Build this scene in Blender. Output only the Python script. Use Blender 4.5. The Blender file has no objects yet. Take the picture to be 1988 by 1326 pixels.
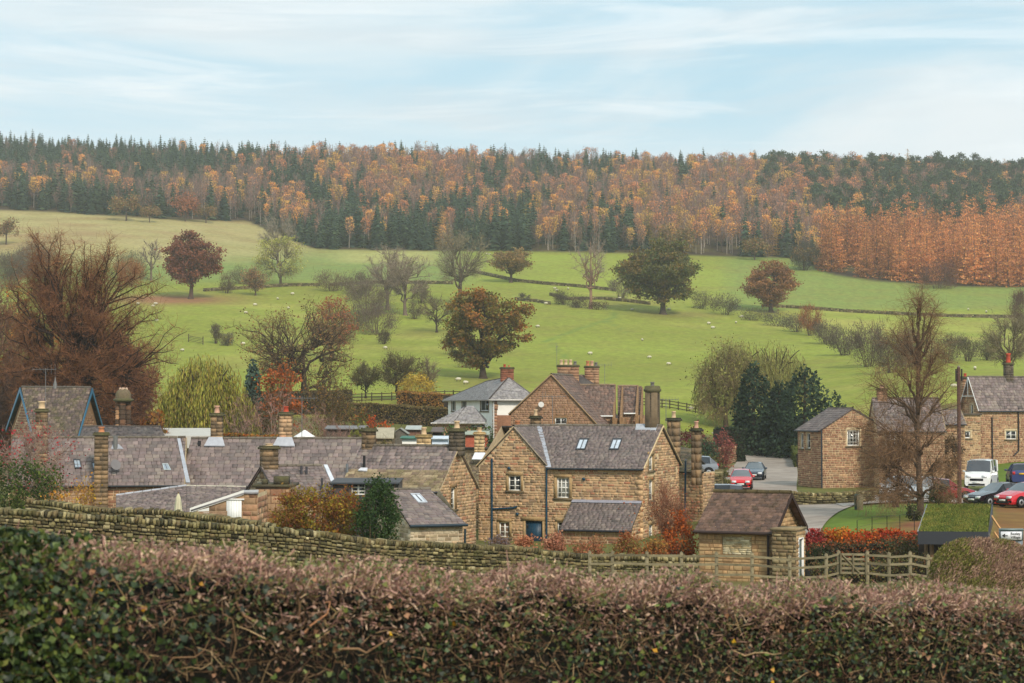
import bpy, math, random
import numpy as np
from mathutils import Vector, Matrix

SC = bpy.context.scene
COL = SC.collection
F = 3866.0                      # focal length in photograph pixels (70 mm lens)
CX, CY, HV, CZ = 994.0, 663.0, 790.0, 8.0
PITCH = math.atan((HV - CY) / F)

# ---------------------------------------------------------------- camera
cam = bpy.data.cameras.new('camera')
cam.lens = 70.0
cam.sensor_width = 36.0
cam.clip_end = 12000
cam.clip_start = 0.3
cam.dof.use_dof = True
cam.dof.focus_distance = 130
cam.dof.aperture_fstop = 4.6
cam_o = bpy.data.objects.new('camera', cam)
cam_o.location = (0, 0, CZ)
cam_o.rotation_euler = (math.pi / 2 + PITCH, 0, 0)
COL.objects.link(cam_o)
SC.camera = cam_o

# ---------------------------------------------------------------- light, sky, exposure
SUN_EL, SUN_AZ = math.radians(38), math.radians(156)     # azimuth from +Y (north) clockwise: sun behind, over the right shoulder
world = bpy.data.worlds.new('World')
SC.world = world
world.use_nodes = True
nt = world.node_tree
nt.nodes.clear()
def N(nt, t, **kw):
    n = nt.nodes.new(t)
    for k, v in kw.items():
        if k.startswith('i_'):
            key = k[2:]
            key = int(key) if key.isdigit() else key.replace('_', ' ')
            n.inputs[key].default_value = v
        else:
            setattr(n, k, v)
    return n
def L(nt, a, b): nt.links.new(a, b)
out = N(nt, 'ShaderNodeOutputWorld')
bg = N(nt, 'ShaderNodeBackground'); bg.inputs['Strength'].default_value = 0.13
sky = N(nt, 'ShaderNodeTexSky', sky_type='NISHITA', sun_disc=False, sun_elevation=SUN_EL, sun_rotation=SUN_AZ,
        air_density=1.0, dust_density=1.0, ozone_density=1.2)
tc = N(nt, 'ShaderNodeTexCoord')
def cloud(scale, loc, rot, lo, hi, detail=6.0, dist=0.6, rough=0.55):
    mp = N(nt, 'ShaderNodeMapping'); mp.inputs['Scale'].default_value = scale
    mp.inputs['Location'].default_value = loc; mp.inputs['Rotation'].default_value = rot
    nz = N(nt, 'ShaderNodeTexNoise'); nz.inputs['Scale'].default_value = 1.0; nz.inputs['Detail'].default_value = detail
    nz.inputs['Roughness'].default_value = rough; nz.inputs['Distortion'].default_value = dist
    mr = N(nt, 'ShaderNodeMapRange', interpolation_type='SMOOTHSTEP'); mr.inputs['From Min'].default_value = lo; mr.inputs['From Max'].default_value = hi
    L(nt, tc.outputs['Generated'], mp.inputs['Vector']); L(nt, mp.outputs['Vector'], nz.inputs['Vector'])
    L(nt, nz.outputs['Fac'], mr.inputs['Value'])
    return mr.outputs['Result']
def mixc(fac, a, b, blend='MIX'):
    m = N(nt, 'ShaderNodeMix', data_type='RGBA', blend_type=blend)
    for sock, v in ((m.inputs['Factor'], fac), (m.inputs['A'], a), (m.inputs['B'], b)):
        if isinstance(v, (int, float)): sock.default_value = v
        elif isinstance(v, tuple): sock.default_value = (*v, 1)
        else: L(nt, v, sock)
    return m.outputs['Result']
veil = cloud((3.0, 3.0, 14.0), (0.31, 0.2, 0.4), (0, math.radians(5), 0), 0.38, 0.66)
streak = cloud((5.5, 5.5, 52.0), (1.7, 0.9, 0.35), (0, math.radians(7), 0), 0.48, 0.68, 8.0, 0.7, 0.56)
grey = cloud((4.5, 4.5, 40.0), (4.7, 1.9, 2.35), (0, math.radians(-4), 0), 0.48, 0.68)
SB = 1.22 / 0.13
SKYBLUE = (0.47 * SB, 0.70 * SB, 0.79 * SB)
base = mixc(0.72, sky.outputs['Color'], SKYBLUE)              # thin bright haze over the blue
c1 = mixc(veil, base, (0.73 * SB, 0.79 * SB, 0.81 * SB))
sep = N(nt, 'ShaderNodeSeparateXYZ'); L(nt, tc.outputs['Generated'], sep.inputs[0])
low = N(nt, 'ShaderNodeMapRange', interpolation_type='SMOOTHSTEP'); low.inputs['From Min'].default_value = 0.155; low.inputs['From Max'].default_value = 0.105
L(nt, sep.outputs['Z'], low.inputs['Value'])
lm = N(nt, 'ShaderNodeMath', operation='MULTIPLY'); L(nt, low.outputs['Result'], lm.inputs[0]); lm.inputs[1].default_value = 0.75
c2 = mixc(lm.outputs[0], c1, (0.72 * SB, 0.79 * SB, 0.82 * SB))
gm = N(nt, 'ShaderNodeMath', operation='MULTIPLY'); L(nt, grey, gm.inputs[0]); gm.inputs[1].default_value = 0.55
c3 = mixc(gm.outputs[0], c2, (0.61 * SB, 0.69 * SB, 0.735 * SB))
sm = N(nt, 'ShaderNodeMath', operation='MULTIPLY'); L(nt, streak, sm.inputs[0]); sm.inputs[1].default_value = 0.5
c4 = mixc(sm.outputs[0], c3, (0.86 * SB, 0.90 * SB, 0.91 * SB))
L(nt, c4, bg.inputs['Color'])
L(nt, bg.outputs[0], out.inputs['Surface'])

sun = bpy.data.lights.new('sun', 'SUN')
sun.energy = 3.0
sun.angle = math.radians(8)
sun.color = (1.0, 0.89, 0.76)
sun_o = bpy.data.objects.new('sun', sun)
sun_dir = Vector((math.sin(SUN_AZ) * math.cos(SUN_EL), math.cos(SUN_AZ) * math.cos(SUN_EL), math.sin(SUN_EL)))
sun_o.rotation_euler = (-sun_dir).to_track_quat('-Z', 'Y').to_euler()
sun_o.location = (0, -50, 120)
COL.objects.link(sun_o)
SC.view_settings.view_transform = 'Standard'
SC.view_settings.look = 'None'
SC.view_settings.exposure = 0.0
SC.view_settings.gamma = 1
SC.view_settings.use_curve_mapping = False
SC.cycles.use_denoising = True
SC.cycles.max_bounces = 6
SC.cycles.diffuse_bounces = 3
SC.cycles.glossy_bounces = 2
SC.cycles.transmission_bounces = 3
SC.cycles.volume_bounces = 1
SC.cycles.transparent_max_bounces = 6

# ---------------------------------------------------------------- helpers
rng = np.random.default_rng(7)
random.seed(7)
def lin(*c):
    if len(c) == 1: c = c[0]
    return np.array([((x / 255) / 12.92 if x <= 10 else (((x / 255) + 0.055) / 1.055) ** 2.4) for x in c])
def pal(*cs): return np.array([lin(c) for c in cs])

_ca, _sa = math.cos(PITCH), math.sin(PITCH)
def P(u, v, Y):
    """world point seen at photograph pixel (u, v) at distance Y"""
    x = (u - CX) / F; y = (CY - v) / F
    dy = _ca - y * _sa; dz = _sa + y * _ca
    return np.array([x * Y / dy, Y, CZ + dz * Y / dy])
def zv(v, Y): return P(CX, v, Y)[2]
def xu(u, Y): return (u - CX) / F * Y * 1.0005
def m_of(px, Y): return px * Y / F

class MB:
    """collects arrays of quads / triangles with a colour per face and a material slot per face"""
    def __init__(s): s.V = []; s.n = 0; s.ch = []
    def add(s, V, Fc, C=None, m=0):
        V = np.asarray(V, float).reshape(-1, 3); Fc = np.asarray(Fc, int)
        if len(Fc) == 0: return
        if C is None: C = np.ones(3) * 0.5
        C = np.asarray(C, float)
        if C.ndim == 1: C = np.repeat(C[None], len(Fc), 0)
        s.ch.append((Fc + s.n, C, np.full(len(Fc), m)))
        s.V.append(V); s.n += len(V)
    def box(s, c, d, C=None, m=0, R=None, open_back=False):
        c = np.asarray(c, float); d = np.asarray(d, float) / 2
        v = np.array([[x, y, z] for x in (-1, 1) for y in (-1, 1) for z in (-1, 1)], float) * d
        if R is not None: v = v @ np.asarray(R).T
        s.add(v + c, BOXF, C, m)
    def box2(s, lo, hi, C=None, m=0):
        lo = np.asarray(lo, float); hi = np.asarray(hi, float); s.box((lo + hi) / 2, hi - lo, C, m)
    def poly(s, pts, C=None, m=0):
        pts = np.asarray(pts, float); n = len(pts)
        if n == 4: s.add(pts, [[0, 1, 2, 3]], C, m)
        elif n == 3: s.add(pts, [[0, 1, 2]], C, m)
        else:
            c = pts.mean(0); s.add(np.vstack([pts, c]), [[i, (i + 1) % n, n] for i in range(n)], C, m)
    def prism(s, pts, off, C=None, m=0):
        pts = np.asarray(pts, float); off = np.asarray(off, float); n = len(pts)
        s.poly(pts, C, m); s.poly((pts + off)[::-1], C, m)
        s.add(np.vstack([pts, pts + off]), [[i, i + n, (i + 1) % n + n, (i + 1) % n] for i in range(n)], C, m)
    def lathe(s, prof, c, n=10, C=None, m=0, ax='z'):
        prof = np.asarray(prof, float); a = np.linspace(0, 2 * np.pi, n, endpoint=False)
        ring = np.stack([np.outer(prof[:, 0], np.cos(a)), np.outer(prof[:, 0], np.sin(a)), np.repeat(prof[:, 1][:, None], n, 1)], -1)
        if ax == 'x': ring = ring[..., [2, 0, 1]]
        if ax == 'y': ring = ring[..., [1, 2, 0]]
        k = len(prof); V = ring.reshape(-1, 3) + np.asarray(c)
        Fc = [[i * n + j, i * n + (j + 1) % n, (i + 1) * n + (j + 1) % n, (i + 1) * n + j] for i in range(k - 1) for j in range(n)]
        s.add(V, Fc, C, m)
        for e, rev in ((0, True), (k - 1, False)):
            if prof[e, 0] > 1e-4:
                r = V[e * n:(e + 1) * n]; s.poly(r[::-1] if rev else r, C, m)
    def tubes(s, P0, P1, R0, R1, n=3, C=None, m=0):
        P0 = np.asarray(P0, float).reshape(-1, 3); P1 = np.asarray(P1, float).reshape(-1, 3)
        k = len(P0)
        if k == 0: return
        R0 = np.broadcast_to(R0, k); R1 = np.broadcast_to(R1, k)
        d = P1 - P0; d /= np.linalg.norm(d, axis=1, keepdims=True) + 1e-9
        if n == 1:      # flat sliver for fine twigs
            a = np.cross(d, rng.normal(size=d.shape)); a /= np.linalg.norm(a, axis=1, keepdims=True) + 1e-9
            a0, a1 = a * R0[:, None] * 1.35, a * R1[:, None] * 1.35
            s.add(np.stack([P0 - a0, P0 + a0, P1 + a1, P1 - a1], 1), np.arange(k * 4).reshape(-1, 4), C, m); return
        ref = np.where(np.abs(d[:, 2:3]) > 0.9, np.array([[1., 0, 0]]), np.array([[0, 0, 1.]]))
        a = np.cross(d, ref); a /= np.linalg.norm(a, axis=1, keepdims=True) + 1e-9
        b = np.cross(d, a)
        t = np.linspace(0, 2 * np.pi, n, endpoint=False)
        off = a[:, None] * np.cos(t)[None, :, None] + b[:, None] * np.sin(t)[None, :, None]
        V = np.concatenate([P0[:, None] + off * R0[:, None, None], P1[:, None] + off * R1[:, None, None]], 1)
        f = np.array([[i, (i + 1) % n, (i + 1) % n + n, i + n] for i in range(n)])
        Fc = (f[None] + (np.arange(k) * 2 * n)[:, None, None]).reshape(-1, 4)
        if C is not None:
            C = np.asarray(C, float)
            if C.ndim == 2: C = np.repeat(C, n, 0)
        s.add(V, Fc, C, m)
    def rod(s, a, b, r, n=6, C=None, m=0, r1=None):
        s.tubes([a], [b], [r], [r if r1 is None else r1], n, C, m)
    def path(s, pts, r, n=6, C=None, m=0):
        for a, b in zip(pts[:-1], pts[1:]): s.rod(a, b, r, n, C, m)
    def cards(s, Pc, size, aspect=1.0, C=None, m=0, up=None, upw=0.0, rg=None, long_dir=None):
        """leaf quads at points Pc, random orientation"""
        rg = rg or rng
        Pc = np.asarray(Pc, float).reshape(-1, 3); k = len(Pc)
        if k == 0: return
        size = np.broadcast_to(size, k)
        nrm = rg.normal(size=(k, 3))
        if up is not None: nrm = nrm + np.asarray(up) * upw
        nrm /= np.linalg.norm(nrm, axis=1, keepdims=True) + 1e-9
        t = rg.normal(size=(k, 3)) if long_dir is None else np.broadcast_to(long_dir, (k, 3)) + rg.normal(size=(k, 3)) * 0.15
        a = np.cross(nrm, t); a /= np.linalg.norm(a, axis=1, keepdims=True) + 1e-9
        b = np.cross(a, nrm)
        if long_dir is not None:
            b = t / (np.linalg.norm(t, axis=1, keepdims=True) + 1e-9)
        a = a * (size * 0.5)[:, None]; b = b * (size * 0.5 * aspect)[:, None]
        V = np.stack([Pc - b, Pc + a * 0.9 + b * 0.1, Pc + b, Pc - a * 0.9 + b * 0.1], 1)
        Fc = np.arange(k * 4).reshape(-1, 4)
        s.add(V, Fc, C, m)
    def mesh(s, name, mats):
        me = bpy.data.meshes.new(name)
        V = np.concatenate(s.V) if s.V else np.zeros((0, 3))
        me.vertices.add(len(V)); me.vertices.foreach_set('co', V.astype('f4').ravel())
        li = np.concatenate([c[0].ravel() for c in s.ch]); ls = np.concatenate([np.full(len(c[0]), c[0].shape[1]) for c in s.ch])
        me.loops.add(len(li)); me.loops.foreach_set('vertex_index', li.astype('i4'))
        st = np.concatenate([[0], np.cumsum(ls)[:-1]])
        me.polygons.add(len(ls)); me.polygons.foreach_set('loop_start', st.astype('i4'))
        me.polygons.foreach_set('material_index', np.concatenate([c[2] for c in s.ch]).astype('i4'))
        C = np.concatenate([c[1] for c in s.ch]); C = np.hstack([C[:, :3], np.ones((len(C), 1))])
        at = me.attributes.new('Col', 'FLOAT_COLOR', 'FACE'); at.data.foreach_set('color', C.astype('f4').ravel())
        for mm in (mats if isinstance(mats, (list, tuple)) else [mats]): me.materials.append(mm)
        me.update(calc_edges=True)
        return me
    def build(s, name, mats, parent=None, smooth=False, **tags):
        me = s.mesh(name, mats)
        if smooth: me.polygons.foreach_set('use_smooth', np.ones(len(me.polygons), bool))
        return link(name, me, parent, **tags)
BOXF = np.array([[0, 1, 3, 2], [4, 6, 7, 5], [0, 4, 5, 1], [2, 3, 7, 6], [0, 2, 6, 4], [1, 5, 7, 3]])

def link(name, data, parent=None, **tags):
    o = bpy.data.objects.new(name, data); COL.objects.link(o)
    if parent is not None: o.parent = parent
    for k, v in tags.items():
        if v: o[k] = v
    return o
def thing(name, label, cat, loc=(0, 0, 0), rz=0, group=None):
    o = bpy.data.objects.new(name, None); COL.objects.link(o)
    o.location = tuple(float(t) for t in loc); o.rotation_euler = (0, 0, rz)
    o.empty_display_size = 0.5
    o['label'] = label; o['category'] = cat
    if group: o['group'] = group
    return o
def jit(base, k, amt=0.12, rg=None):
    """k colours from palette base with brightness jitter"""
    rg = rg or rng
    base = np.atleast_2d(base); c = base[rg.integers(0, len(base), k)]
    return np.clip(c * (1 + rg.normal(size=(k, 1)) * amt), 0, 1)

# ---------------------------------------------------------------- materials (colour comes from the Col face attribute, broken up by noise)
def mat(name, rough=0.9, nscale=3.0, namt=0.35, bump=0.0, bscale=20.0, metallic=0.0, spec=0.25, col=None, trans=0.0, hue=None, hscale=0.6, hamt=0.5, coat=0.0):
    m = bpy.data.materials.new(name); m.use_nodes = True; t = m.node_tree
    bs = t.nodes['Principled BSDF']
    bs.inputs['Roughness'].default_value = rough; bs.inputs['Metallic'].default_value = metallic
    bs.inputs['Specular IOR Level'].default_value = spec
    bs.inputs['Coat Weight'].default_value = coat
    if col is None:
        a = N(t, 'ShaderNodeAttribute', attribute_name='Col'); cs = a.outputs['Color']
    else:
        a = N(t, 'ShaderNodeRGB'); a.outputs[0].default_value = (*col, 1); cs = a.outputs[0]
    geo = N(t, 'ShaderNodeNewGeometry')
    if hue is not None:
        nz = N(t, 'ShaderNodeTexNoise'); nz.inputs['Scale'].default_value = hscale; nz.inputs['Detail'].default_value = 5; nz.inputs['Roughness'].default_value = 0.7
        L(t, geo.outputs['Position'], nz.inputs['Vector'])
        r = N(t, 'ShaderNodeMapRange'); r.inputs['From Min'].default_value = 0.45; r.inputs['From Max'].default_value = 0.7; r.inputs['To Max'].default_value = hamt
        L(t, nz.outputs['Fac'], r.inputs['Value'])
        mx = N(t, 'ShaderNodeMix', data_type='RGBA'); L(t, r.outputs[0], mx.inputs['Factor']); L(t, cs, mx.inputs['A']); mx.inputs['B'].default_value = (*hue, 1)
        cs = mx.outputs['Result']
    if namt > 0:
        nz = N(t, 'ShaderNodeTexNoise'); nz.inputs['Scale'].default_value = nscale; nz.inputs['Detail'].default_value = 6; nz.inputs['Roughness'].default_value = 0.65
        L(t, geo.outputs['Position'], nz.inputs['Vector'])
        r = N(t, 'ShaderNodeMapRange'); r.inputs['From Min'].default_value = 0.25; r.inputs['From Max'].default_value = 0.75
        r.inputs['To Min'].default_value = 1 - namt; r.inputs['To Max'].default_value = 1 + namt
        L(t, nz.outputs['Fac'], r.inputs['Value'])
        vm = N(t, 'ShaderNodeVectorMath', operation='SCALE'); L(t, cs, vm.inputs[0]); L(t, r.outputs[0], vm.inputs['Scale'])
        cs = vm.outputs[0]
    L(t, cs, bs.inputs['Base Color'])
    if bump > 0:
        nb = N(t, 'ShaderNodeTexNoise'); nb.inputs['Scale'].default_value = bscale; nb.inputs['Detail'].default_value = 4
        L(t, geo.outputs['Position'], nb.inputs['Vector'])
        b = N(t, 'ShaderNodeBump'); b.inputs['Strength'].default_value = bump; b.inputs['Distance'].default_value = 0.02
        L(t, nb.outputs['Fac'], b.inputs['Height']); L(t, b.outputs[0], bs.inputs['Normal'])
    if trans > 0:
        tr = N(t, 'ShaderNodeBsdfTranslucent'); L(t, cs, tr.inputs['Color'])
        ms = N(t, 'ShaderNodeMixShader'); ms.inputs[0].default_value = trans
        L(t, bs.outputs[0], ms.inputs[1]); L(t, tr.outputs[0], ms.inputs[2])
        L(t, ms.outputs[0], t.nodes['Material Output'].inputs['Surface'])
    return m
M = dict(
    leaf=mat('leaf', 0.75, 0.35, 0.30, trans=0.25),
    bark=mat('bark', 0.95, 4.0, 0.35),
    twig=mat('twig', 0.95, 1.0, 0.15),
    stone=mat('stone', 0.95, 5.0, 0.28, bump=0.7, bscale=14, hue=tuple(lin(96, 84, 64)), hscale=2.4, hamt=0.35),
    moss_stone=mat('moss_stone', 0.95, 9.0, 0.35, bump=0.8, bscale=22, hue=tuple(lin(92, 92, 48)), hscale=1.4, hamt=0.6),
    mortar=mat('mortar', 0.95, 3.0, 0.25, bump=0.4),
    slate=mat('slate', 0.62, 2.6, 0.3, bump=0.25, bscale=18, hue=tuple(lin(140, 134, 122)), hscale=1.6, hamt=0.3, spec=0.35),
    moss_tile=mat('moss_tile', 0.9, 5.0, 0.3, bump=0.5, bscale=18, hue=tuple(lin(58, 52, 34)), hscale=2.6, hamt=0.75),
    paint=mat('paint', 0.45, 2.0, 0.08, spec=0.4),
    render=mat('render', 0.9, 1.2, 0.08),
    metal=mat('metal', 0.5, 5.0, 0.15, metallic=0.3, spec=0.5),
    lead=mat('lead', 0.6, 3.0, 0.2, spec=0.4),
    wood=mat('wood', 0.9, 6.0, 0.3, bump=0.4, bscale=30),
    clay=mat('clay', 0.85, 8.0, 0.15),
    glass=mat('window_glass', 0.06, 0.8, 0.3, spec=0.8),
    car=mat('car_paint', 0.22, 1.0, 0.0, spec=0.6, coat=0.6),
    rubber=mat('rubber', 0.85, 4, 0.1),
    plastic=mat('plastic', 0.5, 4, 0.05),
    lamp=mat('lamp_lens', 0.12, 4, 0.05, spec=0.7),
    wool=mat('wool', 0.95, 6, 0.15),
    tarmac=mat('tarmac', 0.85, 0.7, 0.32, bump=0.2, bscale=40, hue=tuple(lin(120, 108, 96)), hscale=0.25, hamt=0.5),
)
# ---------------------------------------------------------------- terrain: a height field over (bearing, distance)
UC = np.array([-500, 0, 300, 600, 900, 1200, 1500, 1750, 1988, 2500], float)
Zr = {   # metres, near the camera and in the village
    -80: [7, 7, 7, 7, 7, 7, 7, 7, 7, 7], 0: [6.2] * 10, 15: [5.1, 5.1, 5.0, 5.0, 4.9, 4.8, 4.7, 4.7, 4.7, 4.7],
    40: [4.2, 4.2, 4.0, 3.8, 3.5, 3.3, 3.0, 3.0, 3.0, 3.0],
    66: [3.4, 3.4, 3.2, 2.6, 2.0, 1.5, 1.2, 1.4, 1.7, 1.8],
    80: [3.0, 3.0, 2.7, 2.0, 1.4, 1.0, 1.0, 1.4, 1.7, 1.8],
    95: [2.4, 2.3, 1.8, 1.3, .8, .6, 1.1, 2.1, 2.1, 2.0],
    112: [2.0, 1.6, 1.2, .8, .2, .3, 1.8, 2.2, 1.9, 1.9],
    130: [2.0, 1.4, 1.1, .8, .4, .6, 1.75, 1.8, 1.7, 1.8],
    155: [2.2, 1.8, 1.5, 1.2, 1.1, 1.3, 1.6, 1.6, 2.5, 2.6],
    180: [3.0, 3.0, 2.6, 2.2, 2.2, 1.9, 1.7, 2.0, 3.3, 3.5],
    205: [4.6, 4.6, 4.2, 3.8, 3.8, 3.2, 1.8, 3.2, 5.0, 5.2],
}
Vr = {   # photograph rows, for the hillside
    235: [790, 788, 800, 808, 815, 812, 866, 790, 760, 750],
    260: [775, 775, 778, 778, 778, 785, 815, 752, 742, 735],
    330: [720, 725, 733, 732, 737, 738, 738, 712, 715, 715],
    400: [655, 665, 668, 668, 668, 668, 672, 675, 688, 690],
    470: [590, 592, 588, 606, 612, 612, 620, 632, 645, 650],
    520: [555, 555, 555, 560, 570, 578, 590, 598, 600, 600],
    560: [520, 520, 520, 536, 546, 555, 560, 560, 558, 558],
    650: [452, 456, 458, 490, 494, 499, 502, 508, 508, 508],
    720: [412, 416, 424, 448, 455, 458, 460, 465, 466, 466],
    800: [378, 382, 392, 402, 408, 412, 418, 425, 428, 430],
    950: [303, 306, 316, 324, 331, 336, 341, 349, 359, 366],
}
Yc = sorted(Zr) + sorted(Vr) + [1080, 1400, 2600]
Zt = []
for y in Yc:
    if y in Zr: Zt.append(Zr[y])
    elif y in Vr: Zt.append([zv(v, y) for v in Vr[y]])
    else: Zt.append([z * {1080: 1.005, 1400: 0.93, 2600: 0.8}[y] for z in [zv(v, 950) for v in Vr[950]]])
Zt = np.array(Zt); Yc = np.array(Yc, float)
UF = np.arange(-500, 2501, 12.0)
YF = np.concatenate([np.arange(-80, 240, 2.5), np.arange(240, 760, 3.5), np.arange(760, 1100, 8), np.arange(1100, 2601, 60)])
ZU = np.array([np.interp(UF, UC, r) for r in Zt])
ZF = np.array([np.interp(YF, Yc, ZU[:, j]) for j in range(len(UF))]).T
def smooth(Z, k, ax):
    pad = [(0, 0), (0, 0)]; pad[ax] = (k, k)
    Zp = np.pad(Z, pad, mode='edge'); out = np.zeros_like(Z)
    for i in range(2 * k + 1): out += np.take(Zp, np.arange(i, i + Z.shape[ax]), ax)
    return out / (2 * k + 1)
for _ in range(2): ZF = smooth(ZF, 5, 1); ZF = smooth(ZF, 3, 0)
def vnoise(x, y, seed=0):
    r = np.random.default_rng(seed); v = 0
    for i in range(6):
        a = r.uniform(0, 6.28); f = r.uniform(0.6, 1.8); ph = r.uniform(0, 6.28)
        v = v + np.sin((x * np.cos(a) + y * np.sin(a)) * f + ph)
    return v / 6 * 1.6
def scale_y(Y): return np.maximum(Y, 60.0)
UU, YY = np.meshgrid(UF, YF)
XX = (UU - CX) / F * scale_y(YY)
far = np.clip((YY - 240) / 100, 0, 1)
ZF = ZF + far * (0.35 * vnoise(XX / 14, YY / 14, 3) + 0.9 * vnoise(XX / 45, YY / 45, 4))
def gz(x, y):
    """ground height at world x, y"""
    u = np.clip(CX + F * np.asarray(x, float) / scale_y(np.asarray(y, float)), UF[0], UF[-1] - 1e-3)
    y = np.clip(np.asarray(y, float), YF[0], YF[-1] - 1e-3)
    fu = (u - UF[0]) / 12.0; iu = np.floor(fu).astype(int); fu = fu - iu
    iy = np.clip(np.searchsorted(YF, y, side='right') - 1, 0, len(YF) - 2); fy = (y - YF[iy]) / (YF[iy + 1] - YF[iy])
    return (ZF[iy, iu] * (1 - fu) + ZF[iy, iu + 1] * fu) * (1 - fy) + (ZF[iy + 1, iu] * (1 - fu) + ZF[iy + 1, iu + 1] * fu) * fy
def G(u, v, y0=225.0, y1=1000.0):
    """ground point seen at pixel (u, v)"""
    ys = np.arange(y0, y1, 1.0)
    pts = P(u, v, 1.0) - np.array([0, 0, CZ]); d = pts
    xs = d[0] * ys; zs = CZ + d[2] * ys
    g = gz(xs, ys); k = np.argmax(g >= zs) if (g >= zs).any() else len(ys) - 1
    return np.array([xs[k], ys[k], g[k]])
def at(u, Y):
    x = xu(u, Y); return np.array([x, Y, float(gz(x, Y))])

# colour of the ground cover, cell by cell
VV = CY - F * np.tan(np.arctan2(ZF - CZ, np.maximum(YY, 1.0)) - PITCH)      # photograph row of each ground cell
n1 = vnoise(XX / 30, YY / 18, 11) + 0.5 * vnoise(XX / 9, YY / 7, 12)
n2 = vnoise(XX / 22, YY / 22, 13) + 0.6 * vnoise(XX / 6, YY / 5, 14)
GR = lin(142, 153, 60); GR2 = lin(128, 134, 52); BG = lin(122, 138, 72); TAN = lin(168, 156, 104); BRN = lin(140, 98, 72); LEAFL = lin(148, 106, 74)
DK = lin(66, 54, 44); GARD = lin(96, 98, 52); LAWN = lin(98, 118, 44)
def blend(C, c, w): return C * (1 - w[..., None]) + c * w[..., None]
def sstep(a, b, x): t = np.clip((x - a) / (b - a), 0, 1); return t * t * (3 - 2 * t)
C = np.zeros(YY.shape + (3,)) + GR
C = blend(C, GR2, np.clip(0.5 + 0.5 * n1, 0, 1))
C = blend(C, lin(176, 166, 88), np.clip(n2 * 0.6 - 0.15, 0, 0.6) * (VV > 560))
# bluish pasture band, upper left and right
up = sstep(512, 545, VV + 6 * n1) * 0 + (1 - sstep(540, 560, VV + 4 * n1)) * (1 - sstep(860, 960, UU))
C = blend(C, BG, up * (YY > 300))
C = blend(C, lin(122, 138, 70), (1 - sstep(596, 606, VV)) * sstep(1380, 1440, UU) * (YY > 300) * 0.8)
# rough tan bank below the wood on the left
tanb = (1 - sstep(470, 515, VV + 9 * n2 - (UU < 400) * 10)) * (1 - sstep(560, 700, UU)) * (YY > 300)
C = blend(C, TAN, tanb); C = blend(C, lin(150, 120, 84), tanb * np.clip(n2, 0, 1) * 0.7)
C = blend(C, lin(120, 130, 72), tanb * np.clip(-n1, 0, 1) * 0.6)
C = blend(C, lin(172, 168, 104), (1 - sstep(500, 516, VV + 5 * n1)) * sstep(600, 700, UU) * (1 - sstep(820, 880, UU)) * (YY > 300) * 0.8)
# fallen leaves under the copper beech
lf = np.exp(-(((UU - 330) / 130) ** 2 + ((VV - 582) / 9) ** 2)) * 1.3
C = blend(C, LEAFL, np.clip(lf + 0.15 * n2 * (lf > 0.1), 0, 1))
for (u0, v0, ru, rv) in ((930, 745, 90, 14), (1300, 612, 100, 9), (575, 800, 120, 20), (820, 645, 60, 8), (1180, 592, 90, 6)):
    w = np.exp(-(((UU - u0) / ru) ** 2 + ((VV - v0) / rv) ** 2)); C = blend(C, lin(128, 118, 62), w * 0.65)
# trodden sheep track
def track(pts, w=1.7):
    global C
    pts = np.array(pts, float); d = np.full(UU.shape, 1e9)
    for a, b in zip(pts[:-1], pts[1:]):
        ab = b - a; t = np.clip(((UU - a[0]) * ab[0] + (VV - a[1]) * ab[1]) / (ab @ ab), 0, 1)
        d = np.minimum(d, np.hypot((UU - a[0] - t * ab[0]) * 0.5, VV - a[1] - t * ab[1]))
    C = blend(C, lin(104, 128, 58), np.exp(-(d / w) ** 2) * 0.75 * (YY > 230))
track([(1062, 662), (1120, 640), (1190, 617), (1192, 608)], 2.2); track([(1062, 662), (1095, 690), (1105, 700)], 2.2); track([(1175, 622), (1215, 645)], 2.0)
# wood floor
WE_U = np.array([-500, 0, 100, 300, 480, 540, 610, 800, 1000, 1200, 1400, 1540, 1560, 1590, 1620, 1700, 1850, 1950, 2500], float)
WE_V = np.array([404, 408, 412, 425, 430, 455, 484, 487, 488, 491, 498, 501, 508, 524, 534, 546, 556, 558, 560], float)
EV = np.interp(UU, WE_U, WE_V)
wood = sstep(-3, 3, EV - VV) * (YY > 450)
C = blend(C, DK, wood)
# village ground
vil = (YY < 235) * 1.0
C = blend(C, GARD, vil); C = blend(C, lin(120, 110, 78), vil * np.clip(n2, 0, 0.6))
# verge, lawn and bank near the road
lawn = vil * (YY > 92) * (YY < 131) * sstep(1560, 1600, UU); C = blend(C, LAWN, lawn)
bank = vil * np.exp(-(((UU - 1795) / 75) ** 2 + ((VV - 1022) / 15) ** 2) * 1.3) * 1.5; C = blend(C, lin(124, 78, 56), np.clip(bank, 0, 1) * (YY > 80) * (YY < 125))
bank2 = vil * sstep(1915, 1930, UU) * (YY > 85) * (YY < 128); C = blend(C, lin(132, 82, 54), bank2 * (0.8 + 0.2 * np.clip(n2, -1, 1)))
C = blend(C, LAWN, vil * (YY > 146) * (YY < 205) * sstep(1905, 1930, UU))
nY, nU = YY.shape
Vt = np.stack([XX, YY, ZF], -1).reshape(-1, 3)
idx = np.arange(nY * nU).reshape(nY, nU)
Fq = np.stack([idx[:-1, :-1], idx[:-1, 1:], idx[1:, 1:], idx[1:, :-1]], -1).reshape(-1, 4)
me = bpy.data.meshes.new('ground')
me.vertices.add(len(Vt)); me.vertices.foreach_set('co', Vt.astype('f4').ravel())
me.loops.add(Fq.size); me.loops.foreach_set('vertex_index', Fq.astype('i4').ravel())
me.polygons.add(len(Fq)); me.polygons.foreach_set('loop_start', np.arange(0, Fq.size, 4, dtype='i4'))
me.polygons.foreach_set('use_smooth', np.ones(len(Fq), bool))
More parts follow.
